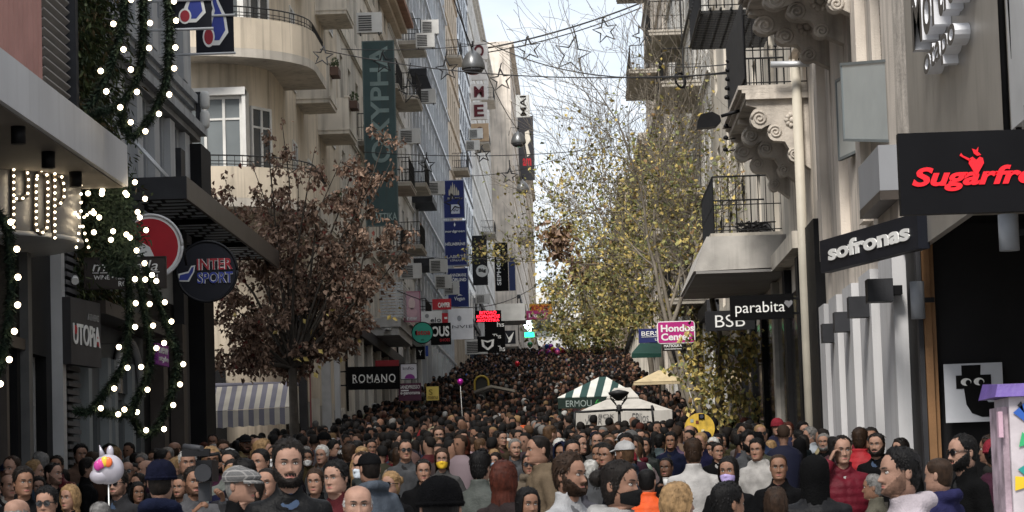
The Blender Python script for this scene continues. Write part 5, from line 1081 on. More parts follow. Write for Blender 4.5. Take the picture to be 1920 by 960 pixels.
for i,(x,y) in enumerate(tgt):
    e=P(x,y,58+rg.uniform(-1.6,1.6)); m1=fork*.55+e*.45+Vector((rg.gauss(0,.12),rg.gauss(0,.2),rg.uniform(-.1,.25))); m2=fork*.25+e*.75+Vector((rg.gauss(0,.12),rg.gauss(0,.12),rg.uniform(-.05,.15)))
    mb.tube([fork,m1,m2,e],[.045,.028,.016,.006],5,cap=False)
    for q in range(9):
        t=rg.uniform(.35,1.0); s0=m1+(m2-m1)*(t-.35)/.4 if t<.75 else m2+(e-m2)*(t-.75)/.25; dv=Vector((rg.gauss(0,1),rg.gauss(0,1),rg.gauss(.35,.6))).normalized(); e2=s0+dv*rg.uniform(.22,.55); mb.tube([s0,s0*.5+e2*.5+Vector((0,0,.03)),e2],[.011,.008,.004],4,cap=False)
        for w_ in range(4): tips.append((s0+(e2-s0)*rg.uniform(.4,1.05),dv))
    tips.append((e,Vector((0,0,1))))
mb.build('trunk',m_bark,bt); leaves(bt,tips,15500,.12,m_dry,3,droop=.9,jit=.085,wts=[50,22,26,3],curl=True)
leaves(bt,[(P(395+rg.random()*350,560+rg.random()*130,58+rg.gauss(0,.8)),Vector((0,0,1))) for _ in range(60)],60,.12,[m_pl[1]],5,name='late_yellow_leaves')['kind']='stuff'
# plane trees along the right
def plane_tree(label, px, d, hpx, seed, nl, r0=.16, lean=(-.12,0), spread=1.15, jit=.16, wts=(40,26,26,8), leafsel=None, size=.15, levels=4, nmin=3):
    b=Vector((P(px,800,d).x,d,ground(d))); h=(b.z*0+P(px,hpx,d).z)-b.z; root=thing('plane_tree',label,'tree',b); tips=branch_tree(root,b,h,spread,levels,seed,m_bark2,r0,lean,nmin=nmin)
    tp=[t for t in tips if leafsel is None or leafsel(t[0],b,h)]
    leaves(root,tp,nl,size,m_pl,seed+1,droop=.35,jit=jit,wts=wts); return root,tips
low=lambda f0,pb,lo=3.4: (lambda p,b,h: p.z-b.z>min(lo,.36*h) and (p.z-b.z)/h < f0 + pb*((math.sin(p.x*91+p.z*57)+1)/2))
plane_tree('bare topped plane tree with thin yellowing leaves, nearest on right',1352,64,0,11,2200,.10,(-.12,0),1.2,leafsel=low(.30,.5,3.0),size=.12,levels=5)
plane_tree('tall bare plane tree whose pale twigs screen the right balconies',1318,74,-40,52,1500,.10,(-.16,0),1.25,leafsel=low(.35,.5,3.6),size=.12,levels=5)
plane_tree('plane tree with olive and yellow leaves above the magenta sign',1296,93,110,14,5200,.12,(-.2,0),1.2,leafsel=low(.42,.4,4.2),size=.13,levels=5,wts=(52,28,14,6))
plane_tree('plane tree with spreading bare twigs leaning over the street',1240,104,170,23,6000,.13,(-.22,0),1.2,leafsel=low(.45,.4,4.2),size=.15,levels=5,wts=(52,28,14,6))
def clump_tree(label,base,fork,d,region,nt,nleaf,size,seed,wts,r0=.16,dep=2.5):
    rg=random.Random(seed); b=Vector((P(base,800,d).x,d,ground(d)-.05)); root=thing('plane_tree',label,'tree',b); fk=P(*fork,d); mb=MB(); mb.tube([b,b*.5+fk*.5+Vector((.06,0,0)),fk],[r0,r0*.8,r0*.65],9); tips=[]
    x0,y0,x1,y1=region; sc_=d/80; limbs=[]
    for k in range(9):
        t=(k+.5)/9; e=P(x0+(x1-x0)*t+rg.gauss(0,12),y0+(y1-y0)*rg.uniform(.25,.7),d+rg.uniform(-dep,dep)*.6); m=fk*.5+e*.5+Vector((rg.gauss(0,.2),0,rg.uniform(.1,.5)))*sc_; mb.tube([fk,m,e],[r0*.5,r0*.28,r0*.10],6,cap=False); limbs+= [m,m*.5+e*.5,e]
    for k in range(nt):
        u=rg.random(); v=1-rg.random()**1.5*.98; cx=(u-.5)*2; 
        if cx*cx+((.35-v) if v<.35 else 0)*2.2*abs(cx)>1.02: continue
        if v<.35 and abs(cx)>.45+v: continue
        e=P(x0+(x1-x0)*u,y0+(y1-y0)*v,d+rg.uniform(-dep,dep)); q=min(limbs,key=lambda l:(l-e).length); mb.tube([q,q*.5+e*.5+Vector((rg.gauss(0,.1),rg.gauss(0,.1),rg.uniform(0,.25)))*sc_,e],[r0*.12,r0*.07,.006*sc_],4,cap=False)
        for w in range(7):
            p=e+Vector((rg.gauss(0,.28),rg.gauss(0,.28),rg.gauss(0,.2)))*sc_; mb.tube([e+(q-e)*rg.uniform(0,.3),p],.006*sc_,3,cap=False); tips.append((p,Vector((0,0,1)))); tips.append((e*.4+p*.6,Vector((0,0,1))))
    mb.build('trunk',m_bark2,root); leaves(root,tips,nleaf,size,m_pl,seed+2,droop=.55,jit=.10*sc_,wts=wts); return root
clump_tree('golden leaved plane tree filling the space above the magenta sign',1318,(1292,520),82,(1085,330,1330,600),85,3000,.14,61,(46,30,16,8),.12)
clump_tree('farther olive plane tree spreading over the street crest',1232,(1205,585),122,(1012,380,1225,612),95,4200,.18,67,(50,26,18,6),.16,4)
clump_tree('far green plane tree closing the view above the crowd',1160,(1135,620),190,(1015,490,1205,640),75,6000,.26,71,(46,16,34,4),.2,6)
# low leafy plane branch hanging before the drain pipe
yb=thing('hanging_plane_branch','yellow green plane foliage hanging beside the drain pipe and BSB sign','branch',P(1370,620,57)); rg=random.Random(8); mb=MB(); tips=[]; o=P(1350,640,57.5)
for (x,y) in ((1300,650),(1310,700),(1330,640),(1345,690),(1360,650),(1375,730),(1395,690),(1410,660),(1400,750),(1350,740),(1320,745),(1405,620),(1385,640),(1330,720),(1290,680),(1372,770),(1412,775),(1365,700)):
    e=P(x,y,57+rg.gauss(0,.4)); mb.tube([o,o*.5+e*.5+Vector((0,0,.08)),e],[.03,.016,.005],5,cap=False); 
    for k in range(16): tips.append((e+Vector((rg.gauss(0,.16),rg.gauss(0,.16),rg.gauss(0,.16))),Vector((0,0,1))))
t0=Vector((P(1342,800,57.5).x,57.5,ground(57.5))); mb.tube([t0,t0*.5+o*.5,o,P(1335,560,58)],[.13,.11,.09,.06],9)
mb.build('trunk',m_bark2,yb); leaves(yb,tips,1500,.13,m_pl,6,droop=.8,jit=.10,wts=(34,52,10,4))
# hanging dry clumps
for i,(px,py,d) in enumerate(((1043,452,88),(1085,500,95))):
    c=P(px,py,d); r=thing('dry_leaf_clump','hanging clump of withered brown leaves over the street%s'%(', larger upper one' if i==0 else ', smaller lower one'),'leaf clump',c-Vector((0,0,.6))); leaves(r,[(c+Vector((rg.gauss(0,.22),rg.gauss(0,.2),rg.gauss(0,.28))),Vector((0,0,1))) for _ in range(90)],420 if i==0 else 160,.2,[m_dry[0],m_pl[3],m_dry[1]],i,droop=.8,name='withered_leaves'); mb=MB(); mb.tube([c+Vector((0,0,.5)),c+Vector((.9,0,.9)),c+Vector((2.2,0,.8))],.02,5); mb.build('twig',m_bark2,r)
# ================================================================== PEOPLE
def attr_mat(name, rough, var, scale, bump, fine, spec=.3, sss=0, stretch=None, sheen=0):
    """material whose base colour is the object's own colour"""
    m=M(name,(.5,.5,.5),rough,var,scale,bump,spec=spec,objc=True,fine=fine); b=m.node_tree.nodes['Principled BSDF']
    if sss:
        b.inputs['Subsurface Weight'].default_value=sss; b.inputs['Subsurface Radius'].default_value=(.012,.004,.002)
    if sheen: b.inputs['Sheen Weight'].default_value=sheen
    return m
mp_skin=attr_mat('skin',.55,.2,16,.2,160,.25)
mp_cloth=attr_mat('woven_cloth',.9,.22,9,.5,90,.06)
mp_leather=attr_mat('jacket_leather',.5,.2,9,.3,60,.1)
mp_puffer=attr_mat('puffer_nylon',.6,.15,9,.25,50,.16)
mp_trous=attr_mat('trouser_cloth',.9,.2,9,.4,90,.15)
def hair_mat():
    m=attr_mat('hair_strands',.55,.45,26,.0,90,.14); t=m.node_tree; n=t.nodes; l=t.links.new
    tcn=n.new('ShaderNodeTexCoord'); mpg=n.new('ShaderNodeMapping'); mpg.inputs['Scale'].default_value=(150,150,22); l(tcn.outputs['Object'],mpg.inputs[0])
    nn=n.new('ShaderNodeTexNoise'); nn.inputs['Scale'].default_value=1.0; nn.inputs['Detail'].default_value=3; l(mpg.outputs[0],nn.inputs['Vector'])
    bp=n.new('ShaderNodeBump'); bp.inputs['Strength'].default_value=.9; bp.inputs['Distance'].default_value=.006; l(nn.outputs['Fac'],bp.inputs['Height']); l(bp.outputs[0],n['Principled BSDF'].inputs['Normal'])
    return m
mp_hair=hair_mat()
mp_lip=M('lips',(.30,.105,.085),.45,.1,40,.05); mp_eyew=M('eye_white',(.50,.47,.44),.25,.05,9,0); mp_iris=M('iris',(.02,.012,.008),.15,.1,9,0,spec=.6)
mp_brow=M('brow_hair',(.022,.015,.011),.8,.3,60,.3); mp_shoe=M('shoe_leather',(.02,.018,.017),.5,.3,20,.1)
mp_lens=M('dark_lens',(.006,.006,.007),.08,.1,9,0,spec=.6); mp_knit=attr_mat('ribbed_knit',.95,.25,30,.9,160,.05); mp_mask=attr_mat('mask_fabric',.85,.08,20,.2,120,.2)
def shirt_mat():
    m=M('shirt_cloth',(.3,.3,.3),.9,.1,12,.3); t=m.node_tree; n=t.nodes; oi=n.new('ShaderNodeObjectInfo'); r=n.new('ShaderNodeValToRGB'); r.color_ramp.interpolation='CONSTANT'
    e=r.color_ramp.elements; e[0].color=(.006,.006,.007,1); e[1].position=.4; e[1].color=(.25,.245,.235,1)
    for p,c in ((.5,(.03,.05,.09)),(.6,(.08,.08,.085)),(.7,(.06,.012,.018)),(.8,(.006,.006,.007)),(.92,(.12,.095,.065))):
        q=e.new(p); q.color=(*c,1)
    t.links.new(oi.outputs['Random'],r.inputs[0]); h=[x for x in n if x.type=='HUE_SAT'][0]; t.links.new(r.outputs[0],h.inputs['Color']); return m
BODY_M=[mp_skin,mp_lip,mp_eyew,mp_iris,mp_brow,mp_shoe,shirt_mat()]
HT=[(-.11,.058,.048,.068),(-.045,.058,.052,.069),(-.015,.052,.072,.070),(.01,.046,.088,.071),(.05,.053,.098,.074),(.12,.062,.098,.080),(.2,.068,.097,.087),(.3,.072,.096,.095),
    (.4,.0745,.095,.100),(.5,.0758,.094,.103),(.58,.077,.099,.104),(.7,.077,.097,.104),(.8,.0735,.087,.099),(.88,.064,.070,.085),(.94,.049,.050,.063),(.98,.029,.028,.036),(1.0,.004,.004,.005)]
HH=.235
def hlerp(h):
    if h<=HT[0][0]: return HT[0][1:]
    for a,b in zip(HT,HT[1:]):
        if h<=b[0]:
            t=(h-a[0])/(b[0]-a[0]); return tuple(a[i]+(b[i]-a[i])*t for i in (1,2,3))
    return HT[-1][1:]
NA=52
PHI=[]
for k in range(NA):     # 0 = front, denser towards the face
    t=2*k/NA-1 if False else k/NA*2
    t=t if t<=1 else t-2
    PHI.append(math.pi*(abs(t)**1.35)*(1 if t>=0 else -1))
HLEV=[-.11,-.07,-.04,-.02,-.005,.01,.03,.05,.08,.11,.135,.155,.17,.185,.197,.21,.225,.245,.27,.285,.3,.32,.345,.37,.4,.43,.46,.48,.5,.52,.545,.57,.6,.64,.69,.74,.79,.835,.875,.91,.94,.965,.985,1.0]
def G_(x,s): return math.exp(-(x/s)**2)
def head_pt(h, phi, fp, off=0.0):
    a,f,b=hlerp(h); a*=fp['w']; jaw=fp['jaw']
    if h<.25: a*=1+(jaw-1)*(1-max(0,h)/.25)
    c,s_=math.cos(phi),math.sin(phi); fe=f if c>0 else b
    e=2.35 if c>0 else 2.1
    r=(abs(s_/a)**e+abs(c/fe)**e)**(-1/e)
    x,y=r*s_,-r*c
    if c>0:
        ax=abs(x); k=c
        if .27<h<.56:
            t=(.54-h)/(.54-.325) if h>.325 else 1
            pr=(.003+.021*max(0,t)**1.3)*fp['nose']
            if h<.325: pr*=max(0,(h-.275)/.05)**.6
            y-=pr*G_(x,.0075+.006*max(0,min(1,t)))
            y-=.006*fp['nose']*G_(h-.315,.02)*G_(ax-.013,.007)
        y+=.0125*G_(ax-.031,.015)*G_(h-.505,.045)
        y-=.005*fp['brow']*G_(h-.585,.03)*G_(ax-.03,.025)
        y-=.005*G_(ax-.047,.017)*G_(h-.385,.07)
        y-=.0065*fp['lip']*G_(x,.017)*(G_(h-.222,.016)+G_(h-.175,.018))
        y+=.004*G_(x,.024)*G_(h-.198,.007)
        y+=.0045*G_(x,.018)*G_(h-.128,.018)
        y-=.006*fp['chin']*G_(x,.017)*G_(h-.055,.035)
        y+=.003*G_(ax-.03,.012)*G_(h-.24,.03)
    if off:
        L_=math.hypot(x,y) or 1; nzc=max(0,(h-.62)/.38)**1.2
        x+=x/L_*off*(1-.45*nzc); y+=y/L_*off*(1-.45*nzc); return Vector((x,y,h*HH+off*nzc))
    return Vector((x,y,h*HH))
def tube_into(mb,pts,rad,seg,mi): mb.tube(pts,rad,seg,mi)
def hand_into(mb, M4, curl=.5, side=1, mi=0, s=1.0):
    """palm with four fingers and a thumb; local: wrist at origin, fingers along -Z, palm facing -Y, thumb to side*X"""
    T=lambda x,y,z: M4@Vector((x*s*side,y*s,z*s))
    pr=[(.026,.013,0),(.034,.015,-.03),(.040,.015,-.06),(.041,.013,-.088),(.036,.010,-.098)]
    k=len(mb.v); seg=10
    for a,b,z in pr:
        for j in range(seg):
            an=2*math.pi*j/seg; mb.v.append(tuple(T(a*math.cos(an),b*math.sin(an),z)))
    for i in range(len(pr)-1):
        for j in range(seg):
            j2=(j+1)%seg; mb.f.append((k+i*seg+j,k+i*seg+j2,k+(i+1)*seg+j2,k+(i+1)*seg+j)); mb.m.append(mi); mb.sm.append(True)
    for i,(x,ln) in enumerate(((.029,.068),(.010,.078),(-.010,.073),(-.028,.056))):
        p=Vector((x,0,-.088)); pts=[p.copy()]; ang=.12
        for q,seglen in enumerate((.45,.32,.23)):
            ang+=curl*(.55+.25*q); p=p+Vector((0,-math.sin(ang),-math.cos(ang)))*ln*seglen; pts.append(p.copy())
        mb.tube([T(*q) for q in pts],[.0095*s,.0092*s,.0082*s,.006*s],7,mi)
    p=[Vector((.024,-.004,-.022)),Vector((.047,-.014,-.048)),Vector((.054,-.024,-.075)),Vector((.048,-.034,-.096))]
    mb.tube([T(*q) for q in p],[.013*s,.0115*s,.010*s,.0075*s],7,mi)
def limb_mat(a,b,palm):
    z=(Vector(a)-Vector(b)).normalized(); y=-Vector(palm); y=(y-z*y.dot(z)).normalized(); x=y.cross(z)
    return Matrix(((x.x,y.x,z.x,b[0]),(x.y,y.y,z.y,b[1]),(x.z,y.z,z.z,b[2]),(0,0,0,1)))
ZC=1.515      # chin height of the 1.75 m figure
POSES={ # elbow, wrist for right (+x) and left (-x); figure faces -Y
 'down': (((.245,.02,1.13),(.235,-.07,.90)),((-.245,.02,1.13),(-.235,-.07,.90))),
 'front':(((.25,-.02,1.13),(.10,-.24,1.08)),((-.25,-.02,1.13),(-.10,-.23,1.06))),
 'phone':(((.25,.02,1.13),(.225,-.1,.92)),((-.30,-.16,1.24),(-.135,-.115,1.545))),
 'hold': (((.27,-.14,1.17),(.09,-.26,1.36)),((-.245,.0,1.12),(-.2,-.12,.93))),
 'camera':(((.27,-.15,1.24),(.17,-.30,1.47)),((-.26,-.18,1.2),(-.10,-.34,1.38))),
}
def make_body(name, fp, pose='down', sh=1.0):
    mb=MB(); k=len(mb.v); rows=[]
    tor=[(.80,.145,.105),(.92,.165,.115),(1.04,.145,.105),(1.18,.165,.112),(1.30,.172,.108),(1.385,.15,.09),(1.43,.105,.074),(1.455,.074,.068),(1.468,.064,.062)]
    for z,a,b in tor: rows.append([Vector((a*sh*math.sin(p),-b*math.cos(p)+.008,z)) for p in PHI])
    for h in HLEV: rows.append([head_pt(h,p,fp)+Vector((0,-.012,ZC)) for p in PHI])
    for r in rows: mb.v.extend(tuple(p) for p in r)
    nt_=len(tor)
    for i in range(len(rows)-1):
        for j in range(NA):
            j2=(j+1)%NA; mi=0
            if i<nt_-1: mi=6
            if i>=nt_:
                h=(HLEV[i-nt_]+HLEV[i-nt_+1])/2; x=(rows[i][j].x+rows[i][j2].x)/2; y=rows[i][j].y
                if y<-.07 and abs(x)<.0235 and .168-abs(x)*.2<h<.236-abs(x)*1.3: mi=1
            mb.f.append((k+i*NA+j,k+i*NA+j2,k+(i+1)*NA+j2,k+(i+1)*NA+j)); mb.m.append(mi); mb.sm.append(True)
    mb.f.append(tuple(range(k,k+NA))[::-1]); mb.m.append(0); mb.sm.append(False)
    for sx in (-1,1):
        # eye: ball, iris, upper lid line, brow
        s0=head_pt(.5,.30,fp); ex=.0305*sx; ey=-.012-.0795; ez=ZC+.503*HH
        mb.ball((ex,ey,ez),.0118,2,10,8,(1.12,1,.72)); mb.ball((ex+.001*sx,ey-.0072,ez),.0058,3,8,6)
        lid=[(ex+(q-.5)*.031, ey-.0118+.0095*abs(q-.5)*1.6, ez+.0065-.011*(q-.5)**2*2) for q in (0,.25,.5,.75,1)]
        mb.tube(lid,[.0015,.0026,.003,.0026,.0014],5,4)
        br=[]
        for q in range(6):
            x=sx*(.012+.042*q/5); hh=.585+.022*math.sin(q/5*2.4)
            ph=x/.098; p=head_pt(hh,ph,fp)+Vector((0,-.0135,ZC)); br.append(p)
        mb.tube(br,[.0022,.0042,.0044,.004,.003,.0014],5,4)
        # ear
        for (oy,oz,rr,s3) in ((.012,.47,.031,(.30,.62,1.0)),(.010,.47,.019,(.42,.6,1.0)),(.004,.40,.012,(.5,.8,1))):
            mb.ball((sx*(.0765*fp['w']),oy-.004,ZC+oz*HH),rr,0,8,7,s3)
        e,w=POSES[pose][0 if sx>0 else 1]; e=Vector(e); w=Vector(w); s=Vector((sx*.165*sh,0,1.385))
        mb.tube([s,(s+e)/2,e,(e+w)/2,w],[.05,.045,.038,.034,.025],8,0)
        palm=Vector((-sx,0,0)) if pose in('down','phone') else Vector((0,-.2,-1)) if pose=='front' else Vector((-sx,-.4,0))
        hand_into(mb,limb_mat(e,w,palm),.55 if pose=='down' else .95,sx,0)
        mb.tube([(sx*.085,0,.86),(sx*.095,-.01,.5),(sx*.095,.01,.09)],[.085,.058,.042],10,0)
        mb.hexa([(sx*.095-.045,-.19,.0),(sx*.095+.045,-.19,0),(sx*.095+.04,.07,0),(sx*.095-.04,.07,0),(sx*.095-.035,-.17,.045),(sx*.095+.035,-.17,.045),(sx*.095+.035,.06,.11),(sx*.095-.035,.06,.11)],5)
    return mb.mesh(name,BODY_M)
def remesh(mb, vox, smooth=3):
    me=mb.mesh('tmp',m_black); o=bpy.data.objects.new('tmp',me)
    r=o.modifiers.new('r','REMESH'); r.mode='VOXEL'; r.voxel_size=vox; r.use_smooth_shade=True
    s=o.modifiers.new('s','SMOOTH'); s.factor=.5; s.iterations=smooth
    out=baked(o); bpy.data.objects.remove(o); bpy.data.meshes.remove(me); return out
def make_jacket(name, pose, mat, style='coat', sh=1.0, hem=.78, seed=0):
    mb=MB(); th=1.0 if style!='puffer' else 1.12
    rings=[(hem,.185,.128),(.92,.19,.132),(1.04,.182,.125),(1.16,.198,.132),(1.28,.212,.136),(1.37,.205,.122),(1.415,.172,.105),(1.445,.125,.092),(1.468,.092,.084),(1.50,.080,.080)]
    if style=='hood': rings+=[(1.52,.09,.09)]
    if style in('coat','puffer'): rings+=[(1.535,.082,.084)]
    n=20; k=len(mb.v)
    for z,a,b in rings:
        for j in range(n):
            an=2*math.pi*j/n; zz=z
            if z>1.40 and math.sin(an)<-.2: zz-= (.06 if style in('hood','scarf') else .26)*max(0,-math.sin(an)-.62)*min(1,(z-1.38)/.09)       # collar dips at the throat
            mb.v.append((a*sh*th*math.cos(an), b*th*math.sin(an)+.006, zz))
    for i in range(len(rings)-1):
        for j in range(n):
            j2=(j+1)%n; mb.f.append((k+i*n+j,k+i*n+j2,k+(i+1)*n+j2,k+(i+1)*n+j)); mb.m.append(0); mb.sm.append(True)
    mb.f.append(tuple(range(k,k+n))[::-1]); mb.f.append(tuple(k+(len(rings)-1)*n+j for j in range(n))); mb.m+=[0,0]; mb.sm+=[False]*2
    for sx in (-1,1):
        e,w=POSES[pose][0 if sx>0 else 1]; e=Vector(e); w=Vector(w); s=Vector((sx*.172*sh,.004,1.378))
        mb.tube([s-Vector((sx*.05,0,-.005)),s,(s+e)/2+Vector((sx*.012,0,0)),e,(e+w)/2,w],[.062*th,.075*th,.066*th,.056*th,.052*th,.043*th],12)
    if style=='hood':
        for q in range(9):
            a=R_(-30+q*30); mb.ball((.098*math.cos(a),.045+.085*math.sin(a),1.465+.03*math.sin(a)),.045,seg=8,rings=6)
    if style=='scarf':
        for q in range(14):
            a=R_(q*360/14); mb.ball((.082*math.cos(a),-.005+.088*math.sin(a),1.485+.012*math.sin(q*2.1)),.043,seg=8,rings=6)
        mb.ball((.03,-.13,1.40),.05,seg=8,rings=6,sc3=(1,.6,1.6))
    me=remesh(mb,.017,3)
    rr=random.Random(seed)
    ofs=Vector((rr.random()*9,rr.random()*9,rr.random()*9))
    for v in me.vertices:
        p=v.co; q=Vector((p.x*7,p.y*7,p.z*4.5))+ofs
        dsp=.015*mnoise.noise(q)+.009*mnoise.noise(q*2.7)
        if style=='puffer': dsp+=.013*(abs(math.sin(p.z*math.pi/.068))**.6)-.008
        c=Vector((0,0.006,p.z)); dr=(p-c); dr.z=0
        if dr.length>1e-4: v.co=p+dr.normalized()*dsp
    # front zip or placket groove
    for v in me.vertices:
        if v.co.y<-.08 and v.co.z<1.44 and abs(v.co.x)<.012: v.co.y+=.009
    me.materials.clear(); me.materials.append(mat); me.name=name; return me
def make_trousers():
    mb=MB(); 
    mb.tube([(0,0,.74),(0,0,.86),(0,0,1.0)],[.13,.165,.15],14)
    for sx in (-1,1): mb.tube([(sx*.085,0,.88),(sx*.1,-.005,.5),(sx*.1,.012,.06)],[.1,.078,.068],12)
    me=mb.mesh('trousers',mp_trous); return me
def hairline(phi, style):
    a=abs(phi)*180/math.pi
    K={'short':[(0,.86),(28,.85),(48,.76),(62,.60),(75,.50),(88,.52),(100,.40),(120,.20),(150,.10),(180,.09)],
       'receding':[(0,.88),(25,.93),(45,.85),(60,.66),(75,.52),(88,.53),(100,.40),(120,.22),(180,.12)],
       'bald':[(0,1.2),(62,1.2),(70,.60),(76,.50),(88,.50),(100,.40),(120,.20),(150,.10),(180,.09)],
       'long':[(0,.83),(25,.80),(45,.70),(60,.52),(75,.30),(100,.05),(180,-.02)]}[style]
    for (p,q),(r,s) in zip(K,K[1:]):
        if a<=r: return q+(s-q)*(a-p)/(r-p)
    return K[-1][1]
def make_hair(name, fp, style='short', vol=.012, length=None, seed=0, bun=False, fringe=0):
    mb=MB(); rr=random.Random(seed); of=Vector((rr.random()*20,rr.random()*20,rr.random()*20))
    hl='long' if style in('long','bob','tied') else style
    lev=[x for x in HLEV if x>-.03]; lev=sorted(set(lev+[(a+b)/2 for a,b in zip(lev,lev[1:])])); idx={}
    def pt(i,j):
        h=lev[i]; ph=PHI[j]; d=h-hairline(ph,hl)
        if style=='bald': d=min(d,.66+.10*mnoise.noise(Vector((ph*6,h*3,1)))-h)
        s=max(0,min(1,d/.10)); s=s*s*(3-2*s)
        top=max(0,(h-.55)/.45)
        nse=.5+mnoise.noise(Vector((math.sin(ph)*3,math.cos(ph)*3,h*4))+of)*.8
        stn=mnoise.noise(Vector((ph*26+h*3,h*4,seed)))*.25
        t=(vol*(.55+.9*top)*(1+.5*nse*.6)+vol*stn)
        return head_pt(h,ph,fp,-.003+(t+.003)*s if d>0 else -.003)+Vector((0,-.012,ZC)), d
    N=len(lev)
    for i in range(N):
        for j in range(NA):
            p,d=pt(i,j); mb.v.append(tuple(p)); idx[(i,j)]=d
    for i in range(N-1):
        for j in range(NA):
            j2=(j+1)%NA
            if max(idx[(i,j)],idx[(i,j2)],idx[(i+1,j)],idx[(i+1,j2)])<=0: continue
            mb.f.append((i*NA+j,i*NA+j2,(i+1)*NA+j2,(i+1)*NA+j)); mb.m.append(0); mb.sm.append(True)
    if style in('long','bob'):
        L_=length or (-.62 if style=='long' else -.12); m=72; lv=22
        for layer,ex in ((0,0),(1,-.022)):
            k=len(mb.v)
            for i in range(lv+1):
                t=i/lv; h=.80+(L_-.80)*t; a0=R_(40+26*min(1,t*1.6)+ (10 if h<0 else 0))
                for j in range(m+1):
                    ph=a0+(2*math.pi-2*a0)*j/m
                    hh=max(h,.06); base=head_pt(max(hh,.12),ph,fp,vol*1.25+.012*min(1,t*2))
                    w=1+.025*math.sin(ph*7+seed+t*4)*t+.05*mnoise.noise(Vector((ph*5,t*3.2,seed)))
                    if h<.06:
                        sp=min(1,(.06-h)/.5); base.x*=1+.12*sp; base.y=base.y*(1-.12*sp)+.012*sp
                    st_=1+.03*mnoise.noise(Vector((ph*40,t*1.5,seed+3)))+.012*mnoise.noise(Vector((ph*95,t*1.5,seed)))
                    q=Vector((base.x*w*st_,base.y*w*st_,0)); q=q.normalized()*(q.length+ex) if q.length>0 else q
                    mb.v.append((q.x,q.y-.012,ZC+h*HH+(.03*mnoise.noise(Vector((ph*8,seed,1))) if i==lv else 0)))
            for i in range(lv):
                for j in range(m):
                    mb.f.append((k+i*(m+1)+j,k+i*(m+1)+j+1,k+(i+1)*(m+1)+j+1,k+(i+1)*(m+1)+j)); mb.m.append(0); mb.sm.append(True)
        k2=len(mb.v)-2*(lv+1)*(m+1); o=(lv+1)*(m+1)
        for j in range(m):
            a=k2+lv*(m+1)+j; mb.f.append((a,a+1,a+1+o,a+o)); mb.m.append(0); mb.sm.append(True)
        for i in range(lv):
            for jj in (0,m):
                a=k2+i*(m+1)+jj; b=a+m+1; mb.f.append((a,b,b+o,a+o)); mb.m.append(0); mb.sm.append(True)
    if style=='tied':
        if bun: mb.ball((0,.118,ZC+.66*HH),.05,seg=14,rings=10,sc3=(1.05,.95,.95))
        else:
            mb.tube([(0,.09,ZC+.62*HH),(0,.15,ZC+.5*HH),(0,.155,ZC+.2*HH),(.01,.13,ZC-.2*HH)],[.028,.036,.032,.012],10)
    tufts(mb,rr,{'buzz':0}.get(style,330 if vol>.0078 else 0),vol)
    return mb.mesh(name,mp_hair)
def tufts(mb, rr, n, vol):
    """small locks that lift off the hair surface and break its outline"""
    nf=len(mb.f)
    if not n or not nf: return
    C=Vector((0,0,ZC+.5*HH))
    for _ in range(n):
        f=mb.f[rr.randrange(nf)]; p=sum((Vector(mb.v[i]) for i in f),Vector())/len(f); o=p-C; o.z*=.6
        if o.length<.02: continue
        o.normalize(); fl=Vector((rr.gauss(0,.25),.35+rr.gauss(0,.2),-.75 if p.z<ZC+.8*HH else rr.gauss(-.1,.3))); fl=(fl-o*fl.dot(o)).normalized(); L_=rr.uniform(.02,.045)*(.8 if vol>.01 else .5); s_=o.cross(fl).normalized()*rr.uniform(.003,.007)
        a=p-o*.002; b=p+fl*L_*.55+o*rr.uniform(.002,.005); c=p+fl*L_+o*rr.uniform(-.003,.005); mb.add([a-s_,a+s_,b+s_*.8,b-s_*.8,c],[(0,1,2,3),(3,2,4)],0,True)
def make_beard(name, fp, th=.009, stub=False):
    mb=MB(); lev=[x for x in HLEV if -.05<=x<=.53]; idx={}
    for i,h in enumerate(lev):
        for j,ph in enumerate(PHI):
            a=abs(ph)*180/math.pi; x=abs(head_pt(h,ph,fp).x)
            top=.16 if a<14 else .16+.14*(a-14)/26 if a<40 else .30+.2*(a-40)/40
            if x<.032 and .225<h<.285: top=.3                        # moustache
            inside=.035*mnoise.noise(Vector((ph*13,h*24,7)))+min(top-h, h+.045, ((98 if h>.12 else 70+h*230)-a)/90.)
            if x<.021 and .165<h<.222: inside=-1
            s=max(0,min(1,inside/.03)); p=head_pt(h,ph,fp,-.002+(th+.003)*s*(1+.35*mnoise.noise(Vector((ph*20,h*30,2)))))+Vector((0,-.012,ZC))
            mb.v.append(tuple(p)); idx[(i,j)]=inside
    for i in range(len(lev)-1):
        for j in range(NA):
            j2=(j+1)%NA
            if min(idx[(i,j)],idx[(i,j2)],idx[(i+1,j)],idx[(i+1,j2)])<=-.02: continue
            mb.f.append((i*NA+j,i*NA+j2,(i+1)*NA+j2,(i+1)*NA+j)); mb.m.append(0); mb.sm.append(True)
    if th>.004: tufts(mb,random.Random(3),420,.008)
    return mb.mesh(name,mp_hair)
def shell_cap(name, fp, hmin, off, mat, bumpy=0.0, front=None):
    mb=MB(); lev=[hmin]+[x for x in HLEV if x>hmin+.01]
    for h in lev:
        for ph in PHI:
            hh=h
            if front is not None and h==hmin: hh=front if abs(ph)<.9 else hmin
            o=off*(1+bumpy*mnoise.noise(Vector((ph*7,h*9,4))))
            mb.v.append(tuple(head_pt(max(h,.45),ph,fp,o)*1.0+Vector((0,-.012,ZC+(h-max(h,.45))*HH))))
    for i in range(len(lev)-1):
        for j in range(NA):
            j2=(j+1)%NA; mb.f.append((i*NA+j,i*NA+j2,(i+1)*NA+j2,(i+1)*NA+j)); mb.m.append(0); mb.sm.append(True)
    return mb
